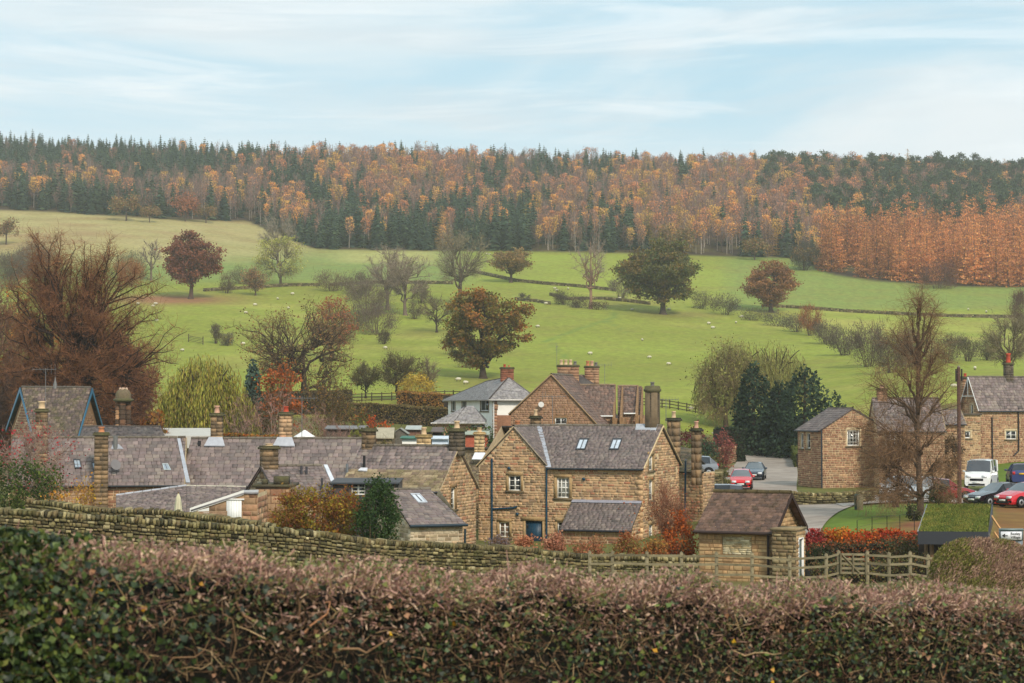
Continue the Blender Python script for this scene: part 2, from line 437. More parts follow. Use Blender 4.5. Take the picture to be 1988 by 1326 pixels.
a = me.attributes.new('Col', 'FLOAT_COLOR', 'POINT'); a.data.foreach_set('color', np.hstack([C.reshape(-1, 3), np.ones((len(Vt), 1))]).astype('f4').ravel())
me.update(calc_edges=True)
gm_ = mat('ground_cover', 0.95, 0.8, 0.16, hue=tuple(lin(138, 126, 66)), hscale=0.09, hamt=0.5, spec=0.1)
# fine mottling of the turf on top
t = gm_.node_tree; bs = t.nodes['Principled BSDF']; src = bs.inputs['Base Color'].links[0].from_socket
geo = N(t, 'ShaderNodeNewGeometry'); mp = N(t, 'ShaderNodeMapping'); mp.inputs['Scale'].default_value = (0.7, 0.3, 0.7); mp.inputs['Rotation'].default_value = (0, 0, 0.25)
nz = N(t, 'ShaderNodeTexNoise'); nz.inputs['Scale'].default_value = 1.0; nz.inputs['Detail'].default_value = 7; nz.inputs['Roughness'].default_value = 0.7
L(t, geo.outputs['Position'], mp.inputs[0]); L(t, mp.outputs[0], nz.inputs['Vector'])
r = N(t, 'ShaderNodeMapRange'); r.inputs['From Min'].default_value = 0.3; r.inputs['From Max'].default_value = 0.7; r.inputs['To Min'].default_value = 0.80; r.inputs['To Max'].default_value = 1.18
L(t, nz.outputs['Fac'], r.inputs['Value']); vm = N(t, 'ShaderNodeVectorMath', operation='SCALE'); L(t, src, vm.inputs[0]); L(t, r.outputs[0], vm.inputs['Scale'])
L(t, vm.outputs[0], bs.inputs['Base Color'])
me.materials.append(gm_)
link('ground', me, None, kind='structure')

def ribbon(name, pts, mat_, lift=0.02, col=(0.2, 0.2, 0.2), kerb=False, sub=6):
    """road surface draped on the terrain; pts = list of (left u, left Y, right u, right Y)"""
    pts = np.array(pts, float); tt = np.linspace(0, len(pts) - 1, (len(pts) - 1) * sub + 1)
    q = np.array([np.interp(tt, np.arange(len(pts)), pts[:, i]) for i in range(4)]).T
    for _ in range(3):
        q[1:-1] = (q[:-2] + 2 * q[1:-1] + q[2:]) / 4
    nW = 9; Vv = []
    for a in q:
        for w in np.linspace(0, 1, nW):
            x = xu(a[0], a[1]) * (1 - w) + xu(a[2], a[3]) * w; y = a[1] * (1 - w) + a[3] * w
            Vv.append((x, y, float(gz(x, y)) + lift))
    k = len(q); ii = np.arange(k * nW).reshape(k, nW)
    mb = MB(); mb.add(Vv, np.stack([ii[:-1, :-1], ii[:-1, 1:], ii[1:, 1:], ii[1:, :-1]], -1).reshape(-1, 4), col)
    return mb.build(name, mat_, None, smooth=True, kind='structure'), q
# village street: comes down from behind the hedge, past the parked cars, down to the hut
street, _q = ribbon('road', [(1380, 236, 1432, 246), (1424, 226, 1490, 238), (1432, 205, 1545, 212), (1405, 185, 1548, 180), (1396, 165, 1545, 160), (1385, 145, 1546, 146), (1400, 133, 1636, 135), (1450, 124, 1662, 124), (1500, 114, 1630, 116), (1520, 102, 1602, 107), (1500, 90, 1578, 95)],
                    M['tarmac'], 0.07, lin(158, 146, 134))
ribbon('side_road', [(1600, 132, 1636, 121), (1680, 140, 1690, 125), (1760, 141, 1760, 127), (1860, 141, 1850, 126), (2040, 141, 2040, 124), (2300, 141, 2300, 124)], M['tarmac'], 0.10, lin(166, 158, 148))
# air: pale autumn haze over the valley
hz = MB(); hz.box2((-700, -60, -2), (700, 1500, 175))
hm = bpy.data.materials.new('haze'); hm.use_nodes = True; t = hm.node_tree; t.nodes.clear()
o_ = N(t, 'ShaderNodeOutputMaterial'); pv = N(t, 'ShaderNodeVolumePrincipled')
pv.inputs['Color'].default_value = (0.90, 0.91, 0.91, 1); pv.inputs['Density'].default_value = HAZE = 0.0002
pv.inputs['Anisotropy'].default_value = 0.2
L(t, pv.outputs[0], o_.inputs['Volume'])
hz.build('haze', hm, None, kind='stuff')
# ---------------------------------------------------------------- woodland trees: a few shapes of each kind, then many individuals
def spruce_mesh(seed, H=17, cols=None):
    r = np.random.default_rng(seed); mb = MB()
    mb.rod((0, 0, -1), (0, 0, H * 0.82), 0.16, 4, lin(70, 60, 52), 1, 0.03)
    lev = 17; Ps = []; R0 = H * r.uniform(0.18, 0.24)
    for i in range(lev):
        t = i / (lev - 1); z = H * (0.10 + 0.85 * t); R = R0 * (1 - t) ** 0.7 + 0.4
        n = max(5, int(13 * (1 - t) + 4)); a0 = r.uniform(0, 6.28)
        a = a0 + np.arange(n) * 2 * np.pi / n + r.normal(size=n) * 0.2
        rr = R * r.uniform(0.7, 1.12, n)
        tip = np.stack([np.cos(a) * rr, np.sin(a) * rr, z - rr * 0.42 + r.normal(size=n) * 0.2], 1)
        root = np.stack([np.cos(a) * 0.1, np.sin(a) * 0.1, np.full(n, z + 0.35)], 1)
        side = np.stack([-np.sin(a), np.cos(a), np.zeros(n)], 1) * (rr * 0.34)[:, None]
        mid = (root + tip) / 2 + [0, 0, 0.1]
        V = np.stack([root, mid - side + [0, 0, -0.35], tip, mid + side + [0, 0, -0.35]], 1).reshape(-1, 3)
        mb.add(V, np.arange(n * 4).reshape(-1, 4), jit(cols, n, 0.18, r), 0)
    return mb
def larch_mesh(seed, H=20, cols=None):
    r = np.random.default_rng(seed); mb = MB()
    mb.rod((0, 0, -1), (0, 0, H * 0.9), 0.2, 4, lin(96, 80, 66), 1, 0.03)
    lev = 24; R0 = H * r.uniform(0.19, 0.24)
    for i in range(lev):
        t = i / (lev - 1); z = H * (0.06 + 0.84 * t); R = R0 * (1 - t) ** 0.62 * (1 + .15 * math.sin(i * 2.1 + seed)) + 0.3
        n = max(4, int(8 * (1 - t) + 3)); a = r.uniform(0, 6.28) + np.arange(n) * 2 * np.pi / n + r.normal(size=n) * 0.25
        for q in range(n):
            rr = R * r.uniform(0.65, 1.15); d = np.array([math.cos(a[q]), math.sin(a[q]), 0])
            k = max(3, int(rr * 3.8)); s = np.linspace(0.15, 1, k)
            zj = z + r.normal() * .45; pts = d * (s * rr)[:, None] + np.array([0, 0, 1]) * (zj - 0.30 * rr * s + 0.22 * rr * s ** 3)[:, None] + r.normal(size=(k, 3)) * 0.09
            mb.cards(pts, r.uniform(0.3, 0.6, k) * (1 - .3 * t), 1.3, jit(cols, k, 0.2, r), 0, rg=r)
    return mb
def birch_mesh(seed, H=14, cols=None, twigc=None, full=0.6):
    r = np.random.default_rng(seed); mb = MB()
    lean = r.normal(size=2) * 0.4
    tr = [np.array([0, 0, -1.0]), np.array([lean[0] * .3, lean[1] * .3, H * 0.4]), np.array([lean[0] * .7, lean[1] * .7, H * 0.7]), np.array([lean[0], lean[1], H * 0.96])]
    bk = lin(172, 160, 148) if r.random() < 0.3 else lin(100, 86, 78)
    for a, b, ra, rb in zip(tr[:-1], tr[1:], (.13, .1, .06), (.1, .06, .02)): mb.rod(a, b, ra, 4, bk, 1, rb)
    nb = 26; P0 = []; P1 = []
    for i in range(nb):
        t = r.uniform(0.30, 0.92); z = H * t; a = r.uniform(0, 6.28); ln = H * 0.22 * (1.1 - abs(t - 0.55))
        p0 = np.array([lean[0] * t, lean[1] * t, z]); p1 = p0 + np.array([math.cos(a) * ln * .6, math.sin(a) * ln * .6, ln * 0.75])
        P0.append(p0); P1.append(p1)
    P0 = np.array(P0); P1 = np.array(P1); mb.tubes(P0, P1, 0.035, 0.012, 3, bk * 0.7, 1)
    # purple-brown twig haze: thin upright slivers
    k = 190; w = r.integers(0, nb, k); f = r.uniform(0.2, 1.1, k)[:, None]; pt = P0[w] * (1 - f) + P1[w] * f + r.normal(size=(k, 3)) * [0.55, 0.55, 0.6]
    mb.cards(pt, r.uniform(0.12, 0.24, k), 6.0, jit(twigc, k, 0.15, r), 1, rg=r, long_dir=np.array([0, 0, 1.0]))
    # leaves, densest near the top
    k = int(420 * full)
    if k:
        zz = H * (0.99 - 0.48 * r.random(k) ** 1.35); rad = H * 0.145 * np.sqrt(np.clip(1 - ((zz / H - 0.78) / 0.25) ** 2, 0.05, 1)) * np.sqrt(r.random(k)) * 1.15
        a = r.uniform(0, 6.28, k); pts = np.stack([lean[0] * .9 + np.cos(a) * rad, lean[1] * .9 + np.sin(a) * rad, zz], 1) + r.normal(size=(k, 3)) * 0.2
        mb.cards(pts, r.uniform(0.3, 0.6, k), 1.2, jit(cols, k, 0.16, r), 0, rg=r)
    return mb
def pine_mesh(seed, H=16, cols=None):
    r = np.random.default_rng(seed); mb = MB()
    mb.rod((0, 0, -1), (r.normal() * .4, r.normal() * .4, H * 0.92), 0.2, 4, lin(112, 84, 68), 1, 0.06)
    for i in range(11):
        t = r.uniform(0.48, 0.97); R = H * 0.17 * (1.25 - t) * 2; a = r.uniform(0, 6.28); q = R * r.uniform(0.2, 0.95)
        c = np.array([math.cos(a) * q, math.sin(a) * q, H * t]); k = 38
        mb.rod((0, 0, c[2] - 1.2), c, 0.05, 3, lin(100, 78, 64), 1)
        mb.cards(c + r.normal(size=(k, 3)) * [0.85, 0.85, 0.5], r.uniform(0.5, 0.9, k), 1.0, jit(cols, k, 0.2, r), 0, rg=r)
    return mb
def broad_mesh(seed, H=10, W=9, cols=None):
    r = np.random.default_rng(seed); mb = MB()
    mb.rod((0, 0, -1), (0, 0, H * 0.5), 0.3, 5, lin(90, 76, 64), 1, 0.15)
    for i in range(34):
        d = r.normal(size=3); d[2] = abs(d[2]) * 0.9 - 0.15; d /= np.linalg.norm(d); c = np.array([0, 0, H * 0.42]) + d * [W / 2, W / 2, H * 0.54] * r.uniform(0.6, 0.93)
        k = 42; mb.rod((0, 0, H * 0.3), c, 0.06, 3, lin(90, 76, 64), 1)
        mb.cards(c + r.normal(size=(k, 3)) * 0.7, r.uniform(0.35, 0.65, k), 1.1, jit(cols, k, 0.2, r) * r.uniform(0.8, 1.15), 0, rg=r)
    return mb
SPC = pal((72, 90, 68), (64, 84, 66), (82, 98, 70), (58, 76, 62))
PIC = pal((76, 92, 64), (66, 84, 62), (88, 100, 66), (60, 76, 60))
LAC = pal((216, 146, 88), (202, 132, 82), (226, 162, 96), (174, 116, 80), (210, 136, 82))
BIC = [pal((240, 172, 96), (232, 158, 92), (246, 186, 104)), pal((226, 180, 96), (236, 190, 104), (208, 164, 90)), pal((214, 146, 102), (200, 134, 98), (226, 156, 104)), pal((194, 140, 106), (180, 130, 106))]
TWC = pal((132, 106, 94), (120, 96, 86), (144, 114, 98), (108, 88, 80))
wm = [M['leaf'], M['twig']]
KM = {}     # kind -> list of (MB, height)
KM['spruce_tree'] = [spruce_mesh(s, h, SPC) for s, h in ((1, 16), (2, 14), (3, 17), (4, 15), (5, 13))]
KM['larch_tree'] = [larch_mesh(s, h, LAC * f) for s, h, f in ((11, 18, 1.0), (12, 16, .8), (13, 20, 1.12), (14, 15, .9), (15, 17, .6))]
KM['birch_tree'] = [birch_mesh(20 + s, h, BIC[c], TWC, fu) for s, (h, c, fu) in enumerate(((14, 0, .8), (13, 1, .7), (15, 2, .55), (12, 0, .45), (15, 3, .35), (13, 1, 1.0), (14, 2, .8), (14, 3, 0.15)))]
KM['bare_birch_tree'] = [birch_mesh(40 + s, h, BIC[3], TWC, 0.0) for s, h in enumerate((13, 15, 12, 14))]
KM['pine_tree'] = [pine_mesh(50 + s, h, PIC) for s, h in enumerate((16, 14, 17, 15))]
KM['golden_larch_tree'] = [larch_mesh(61, 19, pal((190, 148, 78), (176, 138, 74))), larch_mesh(62, 17, pal((150, 138, 72), (164, 142, 74)))]
KM['broadleaf_tree'] = [broad_mesh(71, 10, 10, pal((134, 112, 72), (120, 108, 66), (150, 112, 74))), broad_mesh(72, 10, 9, pal((164, 104, 72), (150, 100, 74)))]
KMe = {k: [mb.mesh(k, wm) for mb in v] for k, v in KM.items()}
LAB = {
    'spruce_tree': ('dark green spruce in the hillside wood above the fields', 'spruce', 'dark spruces in the hillside wood'),
    'larch_tree': ('orange larch in the plantation at the right edge of the wood', 'larch', 'orange larches of the right-hand plantation'),
    'birch_tree': ('slender birch with thin orange autumn leaves in the hillside wood', 'birch', 'orange birches in the hillside wood'),
    'bare_birch_tree': ('leafless purple-brown birch in the hillside wood', 'birch', 'bare birches in the hillside wood'),
    'pine_tree': ('dark round-headed pine on the skyline above the larches', 'pine', 'pines along the right of the skyline'),
    'golden_larch_tree': ('golden green conical larch standing among the birches', 'larch', 'golden larches among the birches'),
}
BLOBS = [  # spruce clusters in photograph pixels: u, v, ru, rv
    (60, 300, 120, 30), (250, 285, 200, 22), (330, 320, 150, 35), (130, 390, 150, 28), (640, 440, 75, 55), (700, 470, 60, 30), (570, 345, 50, 25), (610, 370, 45, 25),
    (810, 440, 55, 45), (760, 440, 40, 40), (950, 455, 60, 40), (1010, 430, 50, 50), (1110, 470, 60, 22), (1190, 450, 40, 40), (1060, 330, 30, 25), (955, 350, 35, 30), (1160, 330, 35, 25), (480, 292, 60, 20),
    (1240, 470, 40, 22), (1545, 470, 18, 50), (900, 400, 40, 25), (420, 400, 25, 22), (1330, 330, 18, 25), (330, 400, 30, 30), (220, 400, 60, 20), (690, 400, 40, 25), (1230, 500, 50, 12)]
r = np.random.default_rng(99)
woods = []
Ys = []; y = 560.0
while y < 1010:
    Ys.append(y); y += 5.0 if y < 900 else 7
for y in Ys:
    step = 4.5
    xs = np.arange(xu(-160, y), xu(2160, y), step); xs = xs + r.uniform(-2.2, 2.2, len(xs)); yj = y + r.uniform(-2.6, 2.6, len(xs))
    zs = gz(xs, yj)
    for x, yy, z in zip(xs, yj, zs):
        u = CX + F * x / yy; v = CY - F * math.tan(math.atan2(z - CZ, yy) - PITCH)
        ev = np.interp(u, WE_U, WE_V)
        if v > ev - 1: continue
        vc = v - 7.5 * F / yy            # middle of the crown
        larch = u > 1572 + .45 * max(0, 545 - v) and v > 466 + 0.06 * (1988 - u) + 5 * math.sin(u / 40)
        sp = max(math.exp(-(((u - b[0]) / b[2]) ** 2 + ((vc - b[1]) / b[3]) ** 2)) for b in BLOBS)
        right = u + 70 * vnoise(u / 50, v / 20, 9) > 1590 + (v - 350) * 0.5
        top = v < np.interp(u, [0, 1000, 1988], [345, 362, 388])
        if larch:
            kind = 'larch_tree'
            if r.random() < 0.58: continue
        elif right: kind = r.choice(['pine_tree', 'birch_tree', 'golden_larch_tree', 'bare_birch_tree'], p=[.48, .18, .06, .28])
        elif u > 1480 and v < 400: kind = r.choice(['pine_tree', 'birch_tree', 'bare_birch_tree', 'golden_larch_tree'], p=[.3, .4, .25, .05])
        elif r.random() < sp * 1.0: kind = 'spruce_tree'
        elif top and r.random() < 0.16 * (1 if u < 1300 else 0.5): kind = 'spruce_tree'
        elif u < 300 and r.random() < 0.30: kind = 'spruce_tree'
        elif r.random() < 0.07: kind = 'spruce_tree'
        elif r.random() < 0.04 and u > 700: kind = 'golden_larch_tree'
        else:
            low = (ev - v) / 60
            bare = 0.50 + 0.22 * (u < 500) + 0.15 * vnoise(u / 60, v / 30, 5)
            kind = 'bare_birch_tree' if r.random() < bare else 'birch_tree'
        woods.append((yy, x, z, kind, v))
woods.sort()
cnt = {}; rest = []; NIND = {'spruce_tree': 290, 'larch_tree': 290, 'birch_tree': 290, 'bare_birch_tree': 220, 'pine_tree': 200, 'golden_larch_tree': 60}
for (yy, x, z, kind, v) in woods:
    i = r.integers(0, len(KM[kind])); s = r.uniform(0.66, 1.0) if kind != 'larch_tree' else r.uniform(.76, 1.2)
    if kind in ('birch_tree', 'bare_birch_tree'): s *= 0.98
    rz = r.uniform(0, 6.28); c = cnt.get(kind, 0); cnt[kind] = c + 1
    if c < NIND[kind]:
        o = link(kind, KMe[kind][i]); o.location = (x, yy, z - 0.3); o.rotation_euler = (0, 0, rz); o.scale = (s, s, s)
        o['label'], o['category'], o['group'] = LAB[kind]
    else:
        rest.append((x, yy, z - 0.3, s, rz, list(KM).index(kind) * 10 + int(i)))
# the wood beyond the nearest few hundred of each kind: one mass, the same tree shapes set out by geometry nodes
srcc = bpy.data.collections.new('wood_shapes'); order_ = []
for ki, k in enumerate(KM):
    for i, me_ in enumerate(KMe[k]):
        o = bpy.data.objects.new('shape_%03d' % (ki * 10 + i), me_); srcc.objects.link(o); order_.append(ki * 10 + i)
ra = np.array(rest); pm = bpy.data.meshes.new('distant_wood'); pm.vertices.add(len(ra)); pm.vertices.foreach_set('co', ra[:, :3].astype('f4').ravel())
for nm_, ty, dat in (('sc', 'FLOAT', ra[:, 3]), ('rz', 'FLOAT', ra[:, 4])):
    a_ = pm.attributes.new(nm_, ty, 'POINT'); a_.data.foreach_set('value', dat.astype('f4'))
a_ = pm.attributes.new('pick', 'INT', 'POINT'); a_.data.foreach_set('value', np.array([order_.index(int(q)) for q in ra[:, 5]], 'i4'))
dw = link('distant_wood', pm, None, kind='stuff', label='the rest of the autumn wood covering the hill up to the skyline', category='wood')
ng = bpy.data.node_groups.new('wood', 'GeometryNodeTree'); ng.interface.new_socket('Geometry', in_out='INPUT', socket_type='NodeSocketGeometry'); ng.interface.new_socket('Geometry', in_out='OUTPUT', socket_type='NodeSocketGeometry')
gi, go_ = N(ng, 'NodeGroupInput'), N(ng, 'NodeGroupOutput'); ci_ = N(ng, 'GeometryNodeCollectionInfo'); ci_.inputs['Collection'].default_value = srcc; ci_.inputs['Separate Children'].default_value = True; ci_.inputs['Reset Children'].default_value = True
ip = N(ng, 'GeometryNodeInstanceOnPoints'); ip.inputs['Pick Instance'].default_value = True
def att(nm_, ty): n_ = N(ng, 'GeometryNodeInputNamedAttribute', data_type=ty); n_.inputs['Name'].default_value = nm_; return n_.outputs['Attribute']
cb_ = N(ng, 'ShaderNodeCombineXYZ'); L(ng, att('rz', 'FLOAT'), cb_.inputs['Z'])
L(ng, gi.outputs[0], ip.inputs['Points']); L(ng, ci_.outputs[0], ip.inputs['Instance']); L(ng, att('pick', 'INT'), ip.inputs['Instance Index']); L(ng, cb_.outputs[0], ip.inputs['Rotation']); L(ng, att('sc', 'FLOAT'), ip.inputs['Scale']); L(ng, ip.outputs[0], go_.inputs[0])
dw.modifiers.new('wood', 'NODES').node_group = ng
# lone round trees at the foot of the wood
for (u, v, h, kind_i, lab) in ((245, 424, 11.5, 0, 'large round olive-brown tree at the foot of the wood on the left'), (290, 427, 7.5, 0, 'small olive tree right beside the big round olive-brown one at the wood edge'),
                         (360, 425, 11.5, 1, 'round russet tree at the wood edge above the copper beech'), (400, 428, 8.5, 0, 'thin yellowish tree touching the round russet tree at the wood edge'),
                         (1310, 495, 13.0, 0, 'brown-green tree at the wood edge directly above the big green oak'), (1465, 500, 9.0, 0, 'thin yellow-green tree at the wood edge above the russet oak'),
                         (12, 470, 10.0, 0, 'dark olive tree cut by the left edge of the photo on the rough bank'), (1560, 520, 9.0, 0, 'dull olive bush-like tree at the left corner of the larch plantation')):
    p = G(u, v + 5, 400); o = link('broadleaf_tree', KMe['broadleaf_tree'][kind_i], None, label=lab, category='tree'); s = h / 10
    o.location = tuple(p); o.scale = (s, s, s); o.rotation_euler = (0, 0, u)
# ---------------------------------------------------------------- building kit
UNIT = np.array([[-.5, .5, -.5], [.5, .5, -.5], [.5, .5, .5], [-.5, .5, .5], [-.46, -.5, -.44], [.46, -.5, -.43], [.45, -.5, .44], [-.46, -.5, .43]])   # y = -0.5 is the outer face
UF5 = np.array([[4, 5, 6, 7], [0, 4, 7, 3], [5, 1, 2, 6], [7, 6, 2, 3], [0, 1, 5, 4]])
_unit_cache = {}
def unit_mesh(name, palk, i, col, mat_):
    key = (name, palk, i)
    if key not in _unit_cache:
        rg = np.random.default_rng(i * 7 + 1); mb = MB(); V = UNIT.copy(); V[4:] += rg.normal(size=(4, 3)) * [0.02, 0.06, 0.04]
        mb.add(V, UF5, col); _unit_cache[key] = mb.mesh(name, mat_)
    return _unit_cache[key]
def pieces(parent, name, items, nind, palk, mat_, jitter=0.10, stuff=None, score=None):
    """items: list of (centre, dims, basis 3x3 columns). The nind largest become objects, the rest one joined part."""
    if not items: return
    palc = np.atleast_2d(palk); pid = str(np.round(palc, 3).tolist())
    Cn = np.array([i[0] for i in items], float); D = np.array([i[1] for i in items], float); B = np.array([i[2] for i in items], float)
    k = len(items); order = np.argsort(-(D[:, 0] * D[:, 2]) if score is None else -np.array(score))
    cols = [palc[q % len(palc)] * (1 + 0.13 * math.sin(q * 2.3)) for q in range(12)]
    ci = rng.integers(0, 12, k)
    for q in order[:nind]:
        o = bpy.data.objects.new(name, unit_mesh(name, pid, int(ci[q]), cols[ci[q]], mat_)); COL.objects.link(o); o.parent = parent
        m = Matrix(((*(B[q][0] * D[q]), Cn[q][0]), (*(B[q][1] * D[q]), Cn[q][1]), (*(B[q][2] * D[q]), Cn[q][2]), (0, 0, 0, 1)))
        o.matrix_local = m
    rest_ = order[nind:]
    if len(rest_):
        U = UNIT[None] * D[rest_][:, None]; U[:, 4:] += rng.normal(size=(len(rest_), 4, 3)) * D[rest_][:, None] * [0.02, 0.08, 0.05]
        V = np.einsum('kij,kvj->kvi', B[rest_], U) + Cn[rest_][:, None]
        Fc = (UF5[None] + (np.arange(len(rest_)) * 8)[:, None, None]).reshape(-1, 4)
        C = np.array(cols)[ci[rest_]] * (1 + rng.normal(size=(len(rest_), 1)) * jitter)
        mb = MB(); mb.add(V.reshape(-1, 3), Fc, np.repeat(np.clip(C, 0, 1), 5, 0))
        mb.build(stuff or name + 'work', mat_, parent, kind='stuff')

class Wall:
    def __init__(s, b, p0, p1):
        s.b = b; s.p0 = np.array(p0, float); s.p1 = np.array(p1, float)
        d = s.p1 - s.p0; s.len = float(np.hypot(*d)); s.d = d / s.len; s.n = np.array([s.d[1], -s.d[0]])
        s.B = np.array([[s.d[0], -s.n[0], 0], [s.d[1], -s.n[1], 0], [0, 0, 1]])
    def pt(s, a, o, z):
        q = s.p0 + s.d * a + s.n * o; return np.array([q[0], q[1], z])
    def px(s, u, v, out=0.0):
        """(distance along wall, height) where the ray through pixel (u, v) meets the wall"""
        d = s.b.dirl(P(u, v, 1.0) - np.array([0, 0, CZ])); c = s.b.Lc(np.array([0, 0, CZ]))
        o = s.p0 + s.n * out
        k = ((o - c[:2]) @ s.n) / (d[:2] @ s.n); h = c + d * k
        return float((h[:2] - s.p0) @ s.d), float(h[2])
    def box(s, mb, a0, a1, z0, z1, o0, o1, C=None, m=0):
        c = s.pt((a0 + a1) / 2, (o0 + o1) / 2, (z0 + z1) / 2)
        mb.box(c, (abs(a1 - a0), abs(o1 - o0), abs(z1 - z0)), C, m, R=s.B)

class Bld:
    def __init__(s, name, label, cat, u, Y, theta, zb=None, group=None):
        g = at(u, Y); s.o = np.array([g[0], Y, g[2] if zb is None else zb]); s.th = math.radians(theta)
        s.c, s.s = math.cos(s.th), math.sin(s.th)
        s.root = thing(name, label, cat, s.o, -s.th, group)
        s.Rm = np.array([[s.c, s.s, 0], [-s.s, s.c, 0], [0, 0, 1.]])
    def Lc(s, w): return s.Rm.T @ (np.asarray(w, float) - s.o)
    def dirl(s, d): return s.Rm.T @ np.asarray(d, float)
    def at(s, u, v, Y): return s.Lc(P(u, v, Y))
    def z(s, v, Y): return zv(v, Y) - s.o[2]
    def W(s, p0, p1): return Wall(s, p0, p1)
    def wall(s, w, zt, z0=-0.6, ops=(), mc=None, stone=None, name='wall', nind=0, ch=0.17, sl=0.36, proud=0.025, mat_=None, skip=0.0, th=0.3):
        """zt: list of (s, z) along the top; ops: list of (s0, s1, z0, z1) openings"""
        mc = lin(204, 182, 146) if mc is None else mc
        mb = MB(); br = sorted(set([0.0, w.len] + [a for a, _ in zt] + [q for o in ops for q in o[:2]]))
        br = [b_ for b_ in br if -1e-6 <= b_ <= w.len + 1e-6]
        top = lambda a: float(np.interp(a, [q[0] for q in zt], [q[1] for q in zt]))
        for a, b_ in zip(br[:-1], br[1:]):
            if b_ - a < 1e-4: continue
            cuts = sorted([(o[2], o[3]) for o in ops if o[0] <= a + 1e-5 and o[1] >= b_ - 1e-5]); zz = z0
            for c0, c1 in cuts:
                mb.poly([w.pt(a, 0, zz), w.pt(b_, 0, zz), w.pt(b_, 0, c0), w.pt(a, 0, c0)], mc); zz = c1
            mb.poly([w.pt(a, 0, zz), w.pt(b_, 0, zz), w.pt(b_, 0, top(b_)), w.pt(a, 0, top(a))], mc)
        for (a0, a1, c0, c1) in [o[:4] for o in ops]:
            dd = -0.2
            for q in ([(a0, c0), (a1, c0)], [(a1, c0), (a1, c1)], [(a1, c1), (a0, c1)], [(a0, c1), (a0, c0)]):
                mb.poly([w.pt(q[0][0], 0, q[0][1]), w.pt(q[1][0], 0, q[1][1]), w.pt(q[1][0], dd, q[1][1]), w.pt(q[0][0], dd, q[0][1])], mc * 0.9)
        mb.build(name, mat_ or M['mortar'], s.root)
        if stone is not None:
            items = []; z = z0 + 0.02
            zmax = max(q[1] for q in zt)
            while z < zmax:
                h = ch * rng.uniform(0.78, 1.25); a = -rng.uniform(0, sl)
                # quoins: long stones at the ends
                first = True
                while a < w.len:
                    ln = sl * rng.uniform(0.5, 1.6)
                    a0, a1 = max(a, 0.0), min(a + ln, w.len)
                    a += ln
                    zc = z + h
                    # clip to the sloping top
                    if top((a0 + a1) / 2) < z + h * 0.6: continue
                    if min(top(a0), top(a1)) < zc:
                        if top(a0) < zc and top(a1) >= zc: a0 = a0 + (a1 - a0) * 0.45
                        elif top(a1) < zc and top(a0) >= zc: a1 = a1 - (a1 - a0) * 0.45
                    bad = False
                    for o in ops:
                        m_ = o[4] if len(o) > 4 else 0.0
                        if z + h > o[2] - m_ and z < o[3] + m_ and a1 > o[0] - m_ and a0 < o[1] + m_:
                            if a0 < o[0] - m_ - 0.08: a1 = min(a1, o[0] - m_)
                            elif a1 > o[1] + m_ + 0.08: a0 = max(a0, o[1] + m_)
                            else: bad = True
                    if bad or a1 - a0 < 0.06 or (skip and rng.random() < skip): continue
                    pr = proud * rng.uniform(0.5, 1.4)
                    items.append((w.pt((a0 + a1) / 2, pr / 2, z + h / 2), (a1 - a0 - 0.03, pr + 0.005, min(h - 0.026, 0.5)), w.B))
                z += h
            pieces(s.root, 'stone', items, nind, stone, M['stone'] if mat_ is None or mat_ is M['mortar'] else mat_, stuff='stonework')
        return w
    def window(s, w, a0, a1, z0, z1, nx=2, nz=2, col=None, sur=None, fr=0.06, rec=-0.11, sill=True, bar=0.028, sash=False, glass=None, lab=None, sw=0.14):
        col = lin(236, 234, 226) if col is None else col
        mb = MB()
        w.box(mb, a0, a1, z0, z0 + fr, rec - 0.04, rec + 0.03, col); w.box(mb, a0, a1, z1 - fr, z1, rec - 0.04, rec + 0.03, col)
        w.box(mb, a0, a0 + fr, z0 + fr, z1 - fr, rec - 0.04, rec + 0.028, col); w.box(mb, a1 - fr, a1, z0 + fr, z1 - fr, rec - 0.04, rec + 0.028, col)
        for i in range(1, nx):
            c = a0 + (a1 - a0) * i / nx; bb = bar * (1.6 if (nx == 2 and not sash) else 1); w.box(mb, c - bb, c + bb, z0 + fr, z1 - fr, rec - 0.03, rec + 0.02, col)
        for i in range(1, nz):
            c = z0 + (z1 - z0) * i / nz; bb = bar * (1.5 if sash and i == nz // 2 else 0.8); w.box(mb, a0 + fr, a1 - fr, c - bb, c + bb, rec - 0.03, rec + 0.017, col)
        o = mb.build('window', M['paint'], s.root, label=lab)
        g = MB(); w.box(g, a0 + 0.01, a1 - 0.01, z0 + 0.01, z1 - 0.01, rec - 0.05, rec - 0.035, lin(58, 62, 66) if glass is None else glass)
        g.build('pane', M['glass'], o)
        if sur is not None:
            t_ = MB(); sc = sur
            w.box(t_, a0 - sw, a1 + sw, z1, z1 + 0.2, -0.02, 0.045, sc); w.box(t_, a0 - sw, a0, z0, z1, -0.02, 0.04, sc * 0.95); w.box(t_, a1, a1 + sw, z0, z1, -0.02, 0.04, sc * 1.04)
            t_.build('window_surround', M['stone'], o)
        if sill:
            t_ = MB(); w.box(t_, a0 - sw - 0.04, a1 + sw + 0.04, z0 - 0.13, z0, -0.02, 0.09, lin(112, 98, 76)); t_.build('sill', M['stone'], o)
        return o
    def pxrect(s, w, u0, v0, u1, v1):
        a0, z1 = w.px(u0, v0); a1, z0 = w.px(u1, v1); return (min(a0, a1), max(a0, a1), min(z0, z1), max(z0, z1))
